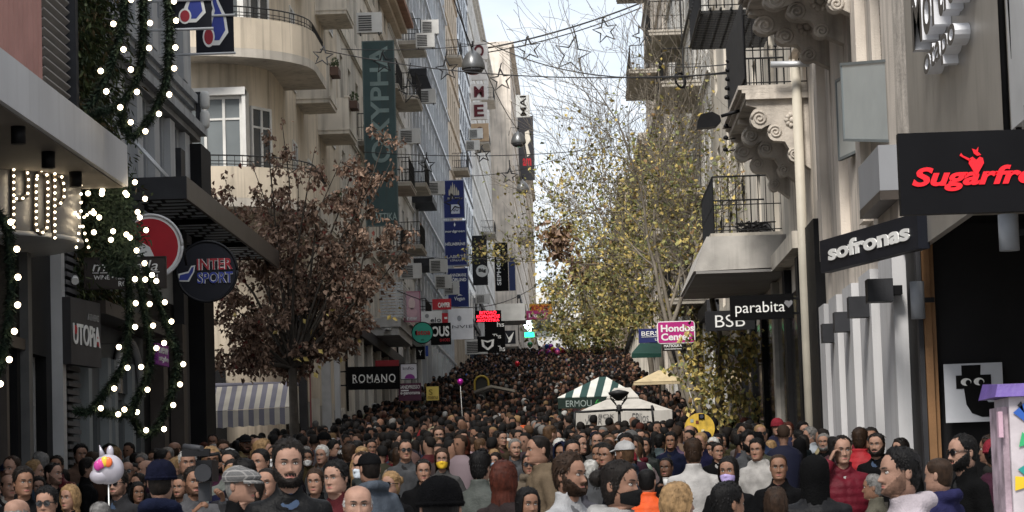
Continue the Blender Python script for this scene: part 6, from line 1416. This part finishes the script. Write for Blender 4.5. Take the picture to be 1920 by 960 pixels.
def make_beanie(fp):
    mb=shell_cap('beanie',fp,.54,.020,None,.25)
    pts=[head_pt(.60,p,fp,.016)+Vector((0,-.012,ZC)) for p in PHI]; pts.append(pts[0]); mb.tube(pts,.010,8)
    return mb.mesh('beanie',mp_knit)
def make_cap(fp):
    mb=shell_cap('cap',fp,.66,.014,None,.06); lip=[]; 
    for q in range(11):
        a=R_(-58+q*11.6); p=head_pt(.67,a,fp,.013)+Vector((0,-.012,ZC)); lip.append((p, p+Vector((math.sin(a)*.02,-.075*math.cos(a*.9),-.018))))
    for (a,b),(c,d) in zip(lip,lip[1:]):
        t=Vector((0,0,.006)); mb.hexa([a,b,d,c,a+t,b+t,d+t,c+t])
    mb.ball((0,-.015,ZC+HH+.014),.009,seg=6,rings=4)
    return mb.mesh('cap',mp_cloth)
def make_flatcap(fp):
    mb=MB(); n=28; prof=[(.60,1.02,0,0),(.66,1.10,-.004,.2),(.78,1.16,-.012,.5),(.90,1.04,-.012,.7),(1.0,.75,-.01,.8),(1.06,.35,0,.8),(1.07,.02,0,.8)]
    k=0
    for (h,s,y0,fwd) in prof:
        for j in range(n):
            a=2*math.pi*j/n; x=.093*s*math.sin(a); y=-.116*s*math.cos(a)*(1.06 if math.cos(a)>0 else 1); z=ZC+h*HH-(.030*max(0,math.cos(a))*fwd)
            mb.v.append((x,y-.012+y0,z))
    for i in range(len(prof)-1):
        for j in range(n):
            j2=(j+1)%n; mb.f.append((i*n+j,i*n+j2,(i+1)*n+j2,(i+1)*n+j)); mb.m.append(0); mb.sm.append(True)
    for q in range(10):
        a0,a1=R_(-60+q*12),R_(-48+q*12); f=lambda a,r,z:Vector((.094*r*math.sin(a),-.118*r*math.cos(a)-.012,z))
        z0=ZC+.62*HH
        mb.hexa([f(a0,1.0,z0),f(a0,1.38,z0-.02),f(a1,1.38,z0-.02),f(a1,1.0,z0),f(a0,1.0,z0+.01),f(a0,1.38,z0-.012),f(a1,1.38,z0-.012),f(a1,1.0,z0+.01)])
    return mb.mesh('flat_cap',None or M('checked_tweed',(.2,.2,.2)))
def check_tweed():
    m=bpy.data.materials.new('checked_tweed'); m.use_nodes=True; t=m.node_tree; n=t.nodes; l=t.links.new
    tcn=n.new('ShaderNodeTexCoord'); out=None
    base=n.new('ShaderNodeTexNoise'); base.inputs['Scale'].default_value=160; l(tcn.outputs['Object'],base.inputs['Vector'])
    cr=n.new('ShaderNodeValToRGB'); cr.color_ramp.elements[0].color=(.03,.03,.032,1); cr.color_ramp.elements[1].color=(.13,.128,.126,1); l(base.outputs['Fac'],cr.inputs[0]); out=cr.outputs[0]
    for ax in ('X','Z'):
        w=n.new('ShaderNodeTexWave'); w.bands_direction=ax; w.inputs['Scale'].default_value=9; w.inputs['Distortion'].default_value=.3; l(tcn.outputs['Object'],w.inputs['Vector'])
        r=n.new('ShaderNodeValToRGB'); r.color_ramp.elements[0].position=.86; r.color_ramp.elements[1].position=.95; l(w.outputs['Fac'],r.inputs[0])
        mxn=n.new('ShaderNodeMixRGB'); mxn.inputs[2].default_value=(.24,.23,.22,1); mm=n.new('ShaderNodeMath'); mm.operation='MULTIPLY'; mm.inputs[1].default_value=.6; l(r.outputs[0],mm.inputs[0]); l(mm.outputs[0],mxn.inputs[0]); l(out,mxn.inputs[1]); out=mxn.outputs[0]
    b=n['Principled BSDF']; l(out,b.inputs['Base Color']); b.inputs['Roughness'].default_value=.95; MATS['checked_tweed']=m
check_tweed()
def make_hoodup(fp):
    mb=MB(); lev=[-.35,-.15,0,.15,.3,.45,.6,.75,.88,.97,1.03]; m=24
    for i,h in enumerate(lev):
        a0=R_(38 if h<.85 else 38*(1-(h-.85)/.2)); a0=max(a0,.02)
        for j in range(m+1):
            ph=a0+(2*math.pi-2*a0)*j/m; p=head_pt(min(max(h,.25),.97),ph,fp,.032+.004*math.sin(j*3)); s=1+.06*max(0,.2-h)
            if h>.97: p*=Vector((1,1,1)).x; 
            k=1 if h<=.97 else .35
            mb.v.append((p.x*s*k,p.y*s*k-.006,ZC+h*HH+ (.03 if h>.7 else 0)))
    for i in range(len(lev)-1):
        for j in range(m):
            mb.f.append((i*(m+1)+j,i*(m+1)+j+1,(i+1)*(m+1)+j+1,(i+1)*(m+1)+j)); mb.m.append(0); mb.sm.append(True)
    rim=[mb.v[i*(m+1)] for i in range(len(lev))]; rim2=[mb.v[i*(m+1)+m] for i in range(len(lev))]; mb.tube(rim+rim2[::-1],.013,7)
    return mb.mesh('hood',mp_cloth)
def make_glasses(fp, up=False):
    mb=MB(); z=ZC+.505*HH; 
    for sx in (-1,1):
        poly=[(sx*(.031+.026*math.cos(R_(a))*(1.06)), z+.021*math.sin(R_(a))*(1 if math.sin(R_(a))>0 else 1.12)) for a in range(0,360,24)]
        vs=[(x,-.1165+.35*(abs(x)-.03)*(abs(x)>.03)*.6,zz) for x,zz in poly]; n=len(vs)
        mb.add(vs+[(x,y+.004,zz) for x,y,zz in vs],[tuple(range(n)),tuple(range(n,2*n))[::-1]]+[(i,(i+1)%n,n+(i+1)%n,n+i) for i in range(n)])
        mb.tube([(sx*.057,-.108,z+.008),(sx*.080*fp['w'],-.06,z+.008),(sx*.083*fp['w'],.01,z+.004)],.0035,5)
    mb.tube([(-.012,-.119,z+.006),(0,-.121,z+.009),(.012,-.119,z+.006)],.003,5)
    if up:
        mb.v=[(x*1.06, y*.82+.028, zz+.098+ (y+.11)*-.25) for x,y,zz in mb.v]
    return mb.mesh('sunglasses',mp_lens)
def make_mask(fp):
    mb=MB(); lev=[0.0,.04,.09,.15,.2,.26,.31,.36,.40]; m=18
    for h in lev:
        for j in range(m+1):
            ph=-1.15+2.3*j/m; a=abs(ph)/1.15
            hh=h*(1-a*.45)+.2*a*.45; p=head_pt(hh,ph,fp,.004); p.y-=.016*(1-a)**1.2*math.exp(-((h-.24)/.2)**2)+.004
            mb.v.append((p.x,p.y-.012,ZC+p.z))
    for i in range(len(lev)-1):
        for j in range(m): mb.f.append((i*(m+1)+j,i*(m+1)+j+1,(i+1)*(m+1)+j+1,(i+1)*(m+1)+j)); mb.m.append(0); mb.sm.append(True)
    for sx in (-1,1):
        a=head_pt(.30,sx*1.1,fp,.003)+Vector((0,-.012,ZC)); mb.tube([a,(sx*.082,.004,ZC+.46*HH)],.0018,4)
    return mb.mesh('face_mask',mp_mask)
FPS=[dict(w=1.0,jaw=1.06,nose=1.05,brow=1.2,lip=1,chin=1.1),dict(w=.96,jaw=.98,nose=1.2,brow=1.1,lip=.9,chin=1.0),dict(w=1.05,jaw=1.12,nose=1.1,brow=1.3,lip=.9,chin=1.2),
     dict(w=.95,jaw=.92,nose=.8,brow=.5,lip=1.25,chin=.8),dict(w=.97,jaw=.88,nose=.9,brow=.4,lip=1.3,chin=.9)]
MALE,FEM=(0,1,2),(3,4)
_bc={}; _jc={}; _hc={}; _ac={}
def body_of(f,pose):
    if (f,pose) not in _bc: _bc[(f,pose)]=make_body('person_body',FPS[f],pose,.9 if f in FEM else 1)
    return _bc[(f,pose)]
def jacket_of(style,pose,fem):
    k=(style,pose,fem)
    if k not in _jc:
        mt={'coat':mp_cloth,'hood':mp_cloth,'scarf':mp_cloth,'leather':mp_leather,'puffer':mp_puffer}[style]
        _jc[k]=make_jacket('jacket',pose,mt,'coat' if style=='leather' else style,.9 if fem else 1,.62 if (fem and style=='coat') else .78,len(_jc))
    return _jc[k]
HS={'short':('short',.009,None,False),'thick':('short',.0145,None,False),'buzz':('short',.005,None,False),'receding':('receding',.008,None,False),'bald':('bald',.010,None,False),
    'long':('long',.010,None,False),'longer':('long',.012,-.9,False),'bob':('bob',.013,None,False),'bun':('tied',.009,None,True),'pony':('tied',.008,None,False)}
def hair_of(style,f):
    k=(style,f)
    if k not in _hc:
        s=HS[style]; _hc[k]=make_hair('hair',FPS[f],s[0],s[1],s[2],len(_hc)+1,s[3])
    return _hc[k]
def acc_of(kind,f):
    k=(kind,f)
    if k not in _ac:
        fp=FPS[f]; _ac[k]={'beanie':make_beanie,'cap':make_cap,'flatcap':make_flatcap,'hood':make_hoodup,'glasses':make_glasses,'glasses_up':lambda p:make_glasses(p,True),'mask':make_mask,'beard':lambda p:make_beard('beard',p,.0065),'stubble':lambda p:make_beard('beard',p,.0022)}[kind](fp)
    return _ac[k]
ME_TR=make_trousers()
def part(name, me, parent, c):
    o=bpy.data.objects.new(name,me); col.objects.link(o); o.parent=parent; o.color=(*c,1); return o
SKINS=[(.225,.125,.086),(.19,.102,.068),(.25,.145,.104),(.165,.086,.054),(.23,.132,.094)]
HAIRC={'black':(.0035,.003,.003),'dark':(.007,.005,.004),'brown':(.022,.012,.007),'auburn':(.045,.011,.006),'blonde':(.20,.125,.06),'grey':(.12,.115,.11),'white':(.36,.355,.34),'lightbrown':(.06,.034,.018)}
PLACED=[]
def person(x, d, label, yaw=0, h=1.75, fem=False, face=None, hair='short', hc='dark', coat='coat', cc=(.02,.02,.022), pose='down', extras=(), skin=None, group=None, tilt=0.0, headturn=0.0):
    """yaw 0 faces the camera, +90 faces right in the picture"""
    f=face if face is not None else rnd.choice(FEM if fem else MALE)
    root=thing('person',label,'person',(x,d,ground(d)+.007),group); s=h/1.75
    root.rotation_euler=(0,tilt,R_(yaw)); root.scale=(s,s,s)
    if any((e if isinstance(e,str) else e[0]) in ('beanie','cap','hood','flatcap') for e in extras) and hair in('short','thick','receding'): hair='buzz'
    sk=skin or rnd.choice(SKINS)
    part('body',body_of(f,pose),root,sk)
    j=part('jacket',jacket_of(coat,pose,fem),root,cc)
    part('trousers',ME_TR,root,rnd.choice([(.006,.006,.01),(.008,.008,.008),(.015,.02,.035),(.03,.027,.024)]))
    if hair: part('hair',hair_of(hair,f),root,HAIRC[hc] if isinstance(hc,str) else hc)
    for e in extras:
        e=e if isinstance(e,tuple) else (e,None)
        nm={'glasses':'sunglasses','glasses_up':'sunglasses','stubble':'beard','flatcap':'flat_cap','mask':'face_mask'}.get(e[0],e[0])
        c=e[1] or (HAIRC[hc] if e[0]=='beard' and isinstance(hc,str) else tuple(v*.42 for v in sk) if e[0]=='stubble' else (.006,.006,.007))
        part(nm,acc_of(e[0],f),root,c)
    PLACED.append((x,d)); return root
# ------------------------------------------------------------------ people one can single out
K=(.004,.004,.0045); NAVY=(.006,.008,.02); WHT=(.30,.29,.28); GRY=(.05,.052,.056)
GR=None
def sp(px,py,hp,label,yaw=0,**k):
    d=1175*1.17/hp; p=P(px,py,d); s=(p.z-ground(d))/1.6325; h=1.75*s
    if not 1.5<h<1.98: print('HEIGHT',px,py,hp,round(h,2))
    return person(p.x,d,label,yaw,h=max(1.45,min(2.0,h)),**k)
sp(540,872,86,'person in black leather jacket facing the camera, tallest left of centre',yaw=12,hair='thick',face=0,extras=('beard',),coat='leather',cc=K)
cap=sp(447,912,78,'person in grey checked flat cap, in profile below the striped awning',yaw=72,hair='buzz',hc='grey',face=1,extras=('flatcap',),coat='coat',cc=K)
sp(671,950,92,'person in dark coat facing the camera at the bottom edge below ROMANO',yaw=8,hair='bald',hc='white',face=2,cc=(.03,.03,.035))
camman=sp(362,905,62,'person in grey coat operating the raised black video camera',yaw=25,hair='short',face=1,coat='coat',cc=(.06,.06,.064),pose='camera',extras=('stubble',))
sp(301,905,82,'person in navy knit beanie and navy hooded top, back turned',yaw=176,hair='short',extras=(('beanie',(.006,.007,.017)),),coat='hood',cc=(.006,.008,.02))
sp(223,908,56,'person in dark sunglasses and charcoal coat beside the unicorn balloon',yaw=-25,hair='thick',extras=('glasses','stubble'),cc=(.02,.02,.022),face=0)
sp(98,890,48,'person with sunglasses pushed up, turned right by the slatted column',yaw=62,hair='buzz',extras=('glasses_up','stubble'),cc=K,face=1)
sp(43,906,60,'person in black coat, head low by the doors near left edge',yaw=30,hair='thick',cc=K)
sp(88,946,70,'person in dark glasses and black coat at the bottom left',yaw=-5,hair='thick',hc='black',extras=('glasses',),cc=K)
sp(30,968,78,'person in grey coat, back turned, in the bottom left corner',yaw=150,hair='bald',hc='grey',cc=GRY)
sp(133,935,58,'person in black coat looking left between bottom left and unicorn balloon',yaw=-30,fem=True,hair='bob',hc='blonde',cc=K)
sp(187,972,68,'person in grey coat, back turned, directly below the unicorn balloon',yaw=165,hair='thick',hc='grey',cc=GRY)
sp(163,880,42,'person in black coat turned right behind the unicorn balloon',yaw=100,hair='thick',cc=K)
sp(262,908,46,'person in sunglasses between the unicorn balloon and the navy beanie',yaw=-40,hair='short',extras=('glasses',),cc=K)
sp(258,925,50,'person in black coat, lower left of the navy beanie',yaw=20,fem=True,hair='long',hc='black',cc=K)
sp(340,915,52,'person in grey coat peering out beside the video camera',yaw=-20,hair='short',extras=('stubble',),cc=GRY)
sp(592,905,58,'person in black coat, right shoulder of the tall leather jacket wearer',yaw=-8,fem=True,hair='pony',hc='brown',cc=K)
sp(632,898,68,'person in dark red coat at the shoulder of the leather jacket wearer',yaw=-28,hair='thick',hc='black',face=2,cc=(.05,.01,.012))
sp(694,880,62,'person in black cap and slate hooded top seen from behind',yaw=205,hair='short',extras=(('cap',K),),coat='hood',cc=(.05,.06,.075))
sp(735,910,58,'person in sunglasses and black coat right of the black cap',yaw=-30,fem=True,hair='bun',hc='blonde',extras=('glasses',),cc=K)
sp(826,958,128,'person in very large black knit beanie, back turned, at the bottom',yaw=185,hair='short',hc='black',extras=(('beanie',(.0025,.0025,.003)),),cc=(.003,.003,.0032),coat='hood')
sp(794,885,50,'person with sunglasses on the head, facing the camera left of yellow mask',yaw=5,hair='short',extras=('glasses_up',),cc=K)
sp(829,862,44,'person wearing a bright yellow face mask',yaw=0,fem=True,hair='long',hc='brown',extras=(('mask',(.62,.40,.03)),),cc=(.05,.05,.05))
sp(760,845,40,'person in sunglasses and grey coat, farther back left of yellow mask',yaw=10,hair='receding',hc='dark',extras=('glasses',),cc=GRY)
sp(900,878,62,'person in olive grey leather jacket, back turned, below the yellow mask',yaw=160,hair='thick',hc='black',coat='leather',cc=(.05,.055,.05))
sp(943,900,74,'person in near black coat seen from behind right of the large beanie',yaw=150,fem=True,hair='longer',hc='auburn',cc=(.02,.015,.015))
sp(988,948,76,'person in black coat looking down at the bottom centre',yaw=25,fem=True,hair='longer',hc='black',cc=K)
sp(992,872,48,'person in sunglasses, tan coat and scarf near the centre',yaw=0,fem=True,hair='pony',hc='black',extras=('glasses',),coat='scarf',cc=(.10,.08,.06))
sp(1012,845,56,'person in tan hooded top looking left near the centre',yaw=-70,hair='buzz',hc='dark',coat='hood',cc=(.10,.075,.05))
sp(1065,893,84,'person in pale grey jacket in profile right of centre',yaw=58,hair='thick',hc='brown',extras=('beard',),coat='coat',cc=(.27,.27,.275),face=1)
sp(1090,930,52,'person in blue grey coat below the pale grey jacket, back turned',yaw=170,fem=True,hair='pony',hc='brown',cc=(.05,.05,.06))
sp(1158,912,98,'person in grey hooded top and black face mask, profile right',yaw=62,fem=True,hair='bun',hc='dark',extras=(('mask',(.003,.003,.0032)),),coat='hood',cc=(.24,.235,.23))
sp(1108,885,48,'person in grey coat just behind the black face mask, back turned',yaw=185,hair='thick',hc='white',cc=GRY)
sp(1213,905,60,'person in bright orange puffer jacket behind the black face mask',yaw=170,hair='buzz',hc='black',coat='puffer',cc=(.5,.07,.015))
sp(1268,945,88,'person in black coat at the bottom, turned right beside orange jacket',yaw=110,fem=True,hair='bob',hc='blonde',cc=K)
sp(1362,948,98,'person in black coat at the bottom, turned away below the lilac mask',yaw=130,hair='short',hc='black',cc=K,face=1)
sp(1367,885,62,'person wearing a lilac face mask and black coat',yaw=-18,fem=True,hair='long',hc='black',extras=(('mask',(.36,.29,.52)),),cc=K)
drink=sp(1250,878,46,'person in black coat raising a small paper cup',yaw=-20,hair='buzz',hc='black',skin=(.09,.045,.028),pose='hold',cc=K)
sp(1258,828,34,'person in navy coat facing the camera beside the white parasol',yaw=-10,hair='thick',hc='black',cc=NAVY)
sp(1300,850,56,'person in white jacket seen from behind below the yellow disc',yaw=178,hair='short',hc='brown',coat='leather',cc=WHT)
sp(1460,878,58,'person in black coat facing the camera below the parabita sign',yaw=-5,hair='buzz',hc='brown',face=0,cc=K)
sp(1455,948,80,'person in black coat at the bottom, back turned, left of raised hood',yaw=180,fem=True,hair='longer',hc='brown',cc=K)
sp(1528,895,76,'person in raised black hood and black puffer jacket, back turned',yaw=180,hair='short',extras=(('hood',(.003,.003,.0032)),),coat='puffer',cc=(.004,.004,.005))
phone=sp(1578,846,58,'person in burgundy puffer jacket talking on a phone',yaw=8,hair='receding',hc='dark',face=1,coat='puffer',cc=(.085,.005,.012),pose='phone')
sp(1612,826,44,'person in red puffer jacket, back turned, behind the phone caller',yaw=160,hair='thick',hc='brown',coat='puffer',cc=(.25,.015,.02))
sp(1645,835,46,'person with sunglasses on head, black coat, beside the white piers',yaw=-25,hair='short',hc='dark',extras=('beard','glasses_up'),cc=K,face=2)
sp(1500,840,36,'person in raised black hood farther back near the drain pipe',yaw=170,hair='short',extras=(('hood',K),),cc=K)
sp(1545,830,36,'person in black coat facing the camera by the dark doorway',yaw=-15,hair='short',hc='grey',extras=('beard',),cc=K)
sp(1692,888,100,'person in pale pink hooded top, profile to the left',yaw=-78,hair='short',hc='black',extras=('stubble',),coat='hood',cc=(.30,.265,.285),face=1)
sp(1763,893,76,'person in navy hooded top turned away beside the pink hooded top',yaw=-128,hair='buzz',hc='brown',coat='hood',cc=(.016,.016,.05),face=2)
sp(1808,850,72,'person in sunglasses and black coat before the black wall',yaw=-68,hair='receding',hc='black',extras=('glasses','beard'),coat='coat',cc=(.003,.003,.0032),face=0)
sp(1640,915,62,'person in olive coat behind the pink hooded top',yaw=-110,hair='short',hc='grey',cc=(.07,.065,.05))
sp(1914,925,72,'person in pale coat at the right edge below the painted cabinet',yaw=190,hair='thick',hc='white',cc=(.4,.4,.4))
sp(1400,830,40,'person in grey coat turned right below the BSB sign',yaw=40,hair='thick',hc='black',extras=('beard',),cc=GRY)
sp(1420,845,44,'person in off white hooded top facing the camera below parabita',yaw=-20,hair='thick',hc='black',coat='hood',cc=WHT)
sp(1345,848,38,'person in black coat just below the yellow disc',yaw=15,hair='short',cc=K)
sp(795,792,22,'person in red puffer jacket up the street by purple board',yaw=100,hair='short',coat='puffer',cc=(.30,.015,.02))
sp(982,790,21,'person in orange puffer jacket in the middle distance',yaw=170,hair='short',coat='puffer',cc=(.55,.10,.03))
sp(965,842,38,'person in grey coat behind the tan coat and scarf',yaw=15,hair='short',hc='grey',extras=('stubble',),cc=GRY)
sp(870,835,34,'person in black coat, back turned, farther up behind yellow mask',yaw=180,fem=True,hair='bob',hc='auburn',cc=K)
sp(605,855,38,'person in grey coat facing left before the grey shop pillar',yaw=-20,hair='thick',hc='white',cc=GRY)
sp(1800-25,862,40,'person in black coat half hidden behind the navy hooded top',yaw=-60,hair='short',cc=K)
WCUP=M('paper_white',(.5,.5,.49),.7,.05,20,.02)
def at_local(root,p): return root.matrix_basis@Vector(p)
c=at_local(phone,(-.093,-.055,1.60)); r=thing('mobile_phone','black mobile phone held to the ear of the man in burgundy','phone',c); mb=MB()
f=Frame(c,(math.cos(R_(8)),math.sin(R_(8)),0),(math.sin(R_(8)),-math.cos(R_(8)),0)); mb.fbox(f,-.006,.006,-.036,.036,c.z-.075,c.z+.065); mb.build('phone_case',m_black,r)
c=at_local(drink,(.085,-.30,1.44)); r=thing('paper_cup','small white paper cup raised in the crowd below the magenta sign','cup',c); mb=MB(); mb.lathe([(.026,-.045),(.036,.05)],c,14); mb.build('cup_wall',WCUP,r); mb=MB(); mb.lathe([(.038,.051),(.036,.06)],c,14); mb.build('cup_lid',WCUP,r)
N_SPECIAL=len(PLACED)
# ------------------------------------------------------------------ the rest of the crowd, each one placed in the street
OBST=[(1.3,62,1.0),(0.75,71,1.3),(2.6,88,1.2),(-3.6,108,1.5),(1.9,31,.9),(2.6,54,.5)]
SPX=[(VPX+a*F_PX/b,b) for a,b in PLACED]
def free(x,d,r):
    px=VPX+x*F_PX/d
    if len(PLACED)>=N_SPECIAL and d<45 and any(b>d-.2 and abs(px-a)<.27*F_PX/d+.12*F_PX/b for a,b in SPX): return False
    for (a,b) in PLACED:
        if abs(b-d)<r and (a-x)**2+(b-d)**2<r*r: return False
    for (a,b,rr) in OBST:
        if (a-x)**2+(b-d)**2<rr*rr: return False
    return True
COATS=[K,K,K,K,(.008,.008,.009),(.008,.008,.009),NAVY,NAVY,(.012,.012,.014),(.024,.024,.026),(.012,.009,.006),(.032,.023,.015),(.022,.024,.018),(.05,.006,.009),(.06,.06,.064),(.13,.122,.11),(.25,.245,.24),(.016,.023,.042),(.03,.01,.018),(.10,.075,.05)]
CN=['black','black','black','black','charcoal','charcoal','navy','navy','dark grey','grey','dark brown','brown','olive','burgundy','mid grey','stone','off white','blue','plum','tan']
HN={'black':'black','dark':'dark','brown':'brown','auburn':'auburn','blonde':'blonde','grey':'grey','white':'white','lightbrown':'light brown'}
LB={}
cand=[]
pr=random.Random(21)
def try_spot(d0,d1,r):
    d=pr.uniform(d0,d1); hw=960*d/F_PX
    x0=max(XL+.55,(0-VPX)*d/F_PX-.2); x1=min(XR-.5,(1920-VPX)*d/F_PX+.2); x=pr.uniform(x0,x1); return x,d
def wedge(d0,d1,n,r):
    k=0
    for _ in range(n*40):
        x,d=try_spot(d0,d1,r)
        if free(x,d,r): cand.append((x,d)); PLACED.append((x,d)); k+=1
        if k>=n: break
wedge(20,24,30,.6); wedge(24,30,62,.54); wedge(30,42,135,.5); wedge(38,47,120,.5)
cand=cand[:300-N_SPECIAL]
MARKS=[(150,'below the drum sign'),(340,'below the garlands'),(450,'below the round navy sign'),(600,'below the striped awning'),(760,'below the ROMANO sign'),(900,'below the blue banners'),(1040,'below the pharmacy cross'),(1200,'before the white parasol'),(1320,'below the magenta sign'),(1440,'below the BSB sign'),(1560,'beside the drain pipe'),(1730,'beside the white piers'),(9999,'before the black wall')]
for i,(x,d) in enumerate(cand):
    fem=pr.random()<.42; t=pr.random(); yaw=pr.gauss(0,35) if t<.52 else 180+pr.gauss(0,35) if t<.86 else pr.choice((-90,90))+pr.gauss(0,20)
    ci=pr.randrange(len(COATS)); hc=pr.choices(['black','dark','brown','auburn','blonde','grey','white','lightbrown'],[26,30,16,4,7,9,3,5])[0]
    hs=pr.choices(['long','longer','bob','pony','bun'],[34,14,22,18,12])[0] if fem else pr.choices(['short','thick','buzz','receding','bald'],[40,25,17,10,8])[0]
    ex=[]; exw=''
    q=pr.random()
    if q<.09: cc_=pr.choice((K,NAVY,(.1,.1,.1),(.18,.02,.03))); ex.append(('beanie',cc_)); exw=', beanie'
    elif q<.15: ex.append(('cap',pr.choice((K,NAVY,(.3,.3,.3))))); exw=', cap'
    elif q<.24: ex.append('glasses'); exw=', sunglasses'
    elif q<.30: ex.append('glasses_up'); exw=', raised sunglasses'
    elif q<.38: ex.append(('mask',pr.choice(((.45,.5,.55),(.02,.02,.02),(.3,.42,.55),(.55,.55,.55))))); exw=', face mask'
    elif q<.41 and not fem: ex.append(('hood',COATS[ci])); exw=', hood up'
    if not fem and pr.random()<.24: ex.append('beard' if pr.random()<.4 else 'stubble')
    st=pr.choices(['coat','puffer','hood','leather','scarf'],[36,24,20,8,12])[0]
    jw={'coat':'coat','puffer':'puffer jacket','hood':'hooded top','leather':'leather jacket','scarf':'coat and scarf'}[st]
    px=VPX+x*F_PX/d; mark=[w for e_,w in MARKS if px<e_][0]; face=['facing us','turned right','back turned','turned left'][int(((yaw+45)%360)//90)]
    lab='person in %s %s%s, %s, %s, %s'%(CN[ci],jw,exw,face,'near' if d<26 else 'midway' if d<36 else 'far',mark)
    if lab in LB:
        o_=LB[lab]; lab='person in %s %s%s, %s, %s, %s'%(CN[ci],jw,exw,face,'further left' if px<o_ else 'further right',mark)
    LB.setdefault(lab,px)
    h=pr.gauss(1.64,.055) if fem else pr.gauss(1.755,.065)
    person(x,d,lab.rstrip(','),yaw,h=max(1.5,min(1.93,h)),fem=fem,hair=hs,hc=hc,coat=st,cc=tuple(c*pr.uniform(.75,1.2) for c in COATS[ci]),extras=ex,pose=pr.choices(['down','front'],[75,25])[0],group='people in the street crowd',tilt=pr.gauss(0,.02))
# ------------------------------------------------------------------ the mass of the crowd further up, too many to count
def crowd_mat():
    m=bpy.data.materials.new('crowd_clothes'); m.use_nodes=True; n=m.node_tree.nodes; a=n.new('ShaderNodeVertexColor'); a.layer_name='Col'
    m.node_tree.links.new(a.outputs[0],n['Principled BSDF'].inputs['Base Color']); n['Principled BSDF'].inputs['Roughness'].default_value=.8; n['Principled BSDF'].inputs['Specular IOR Level'].default_value=.2; return m
def far_crowd():
    mb=MB(); cols=[]
    def rec(c):
        cols.extend([c]*(len(mb.f)-len(cols)))
    n=0; spots=[]; cell={}
    def ok(x,d,r):
        cx,cy=int(x/r),int(d/r)
        for i in (-1,0,1):
            for j in (-1,0,1):
                for (a,b) in cell.get((cx+i,cy+j),()):
                    if (a-x)**2+(b-d)**2<r*r: return False
        for (a,b,rr) in OBST:
            if (a-x)**2+(b-d)**2<rr*rr: return False
        cell.setdefault((cx,cy),[]).append((x,d)); return True
    for (a,b) in PLACED: cell.setdefault((int(a/.48),int(b/.48)),[]).append((a,b))
    for _ in range(15000):
        d=37+ (215-37)*pr.random(); x=pr.uniform(XL+.5,XR-.4)
        if d<42 and not ( (x*F_PX/d+VPX)>-10): continue
        if d<46 and pr.random()<.6: continue
        if d>110 and pr.random()<(d-110)/210: continue
        if not ok(x,d,.48): continue
        n+=1; z=ground(d); fem=pr.random()<.42; s=(pr.gauss(1.64,.055) if fem else pr.gauss(1.75,.065))/1.75
        yaw=pr.gauss(0,.6) if pr.random()<.28 else math.pi+pr.gauss(0,.6)
        c,s_=math.cos(yaw),math.sin(yaw); T=lambda p:(x+s*(p[0]*c-p[1]*s_),d+s*(p[0]*s_+p[1]*c),z+s*p[2])
        sk=tuple(v*.85 for v in pr.choice(SKINS)); cl=tuple(v*pr.uniform(.7,1.3) for v in pr.choice(COATS)); hc=HAIRC[pr.choices(['black','dark','brown','auburn','blonde','grey','white','lightbrown'],[44,34,8,3,3,5,2,2])[0]]
        if pr.random()<.05: cl=pr.choice(((.35,.02,.03),(.45,.2,.03),(.05,.12,.3),(.4,.05,.2),(.5,.5,.5)))
        def ring(rows,seg):
            k=len(mb.v)
            for (zz,a,b,oy) in rows:
                for j in range(seg):
                    an=2*math.pi*j/seg; mb.v.append(T((a*math.cos(an),b*math.sin(an)+oy,zz)))
            for i in range(len(rows)-1):
                for j in range(seg):
                    j2=(j+1)%seg; mb.f.append((k+i*seg+j,k+i*seg+j2,k+(i+1)*seg+j2,k+(i+1)*seg+j)); mb.m.append(0); mb.sm.append(True)
        sw=.9 if fem else 1
        near=d<95
        ring([(0.0,.14,.10,0),(.8,.17,.12,0),(1.1,.21*sw,.13,0),(1.36,.25*sw,.13,0),(1.43,.19*sw,.10,0),(1.49,.07,.07,0)],8 if near else 6); rec(cl)
        ring([(1.48,.055,.058,0),(1.515,.05,.07,-.012),(1.57,.068,.095,-.012),(1.64,.076,.10,-.008),(1.70,.07,.092,0),(1.745,.03,.035,0)],8 if near else 6); rec(sk)
        if near: # nose and eye shadow line
            k=len(mb.v); mb.v+= [T((.012,-.10,1.585)),T((-.012,-.10,1.585)),T((0,-.128,1.59)),T((0,-.105,1.64))]; mb.f+=[(0+k,1+k,2+k),(0+k,2+k,3+k),(1+k,3+k,2+k)]; mb.m+=[0]*3; mb.sm+=[True]*3; rec(sk)
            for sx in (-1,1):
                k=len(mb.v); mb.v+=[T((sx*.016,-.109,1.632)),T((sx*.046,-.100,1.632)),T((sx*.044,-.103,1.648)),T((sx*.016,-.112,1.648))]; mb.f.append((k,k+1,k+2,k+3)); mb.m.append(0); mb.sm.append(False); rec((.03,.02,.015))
        if pr.random()>.05:
            lo=1.60 if not fem else pr.choice((1.42,1.35,1.5))
            ring([(lo,.062 if fem else .05,.05,.055),(1.62,.082,.082,.034),(1.69,.088,.092,.022),(1.735,.072,.085,.010),(1.765,.03,.03,.0)],8 if near else 6); rec(hc)
    me=mb.mesh('crowd',crowd_mat())
    ca=me.color_attributes.new('Col','FLOAT_COLOR','CORNER'); arr=[]
    for p,c in zip(me.polygons,cols): arr.extend([c[0],c[1],c[2],1]*p.loop_total)
    ca.data.foreach_set('color',arr)
    o=link_mesh('crowd',me); tag(o,'dense mass of people filling the street up the hill','crowd',kind='stuff'); print('FAR',n)
far_crowd()

bpy.data.scenes.remove(WORK)
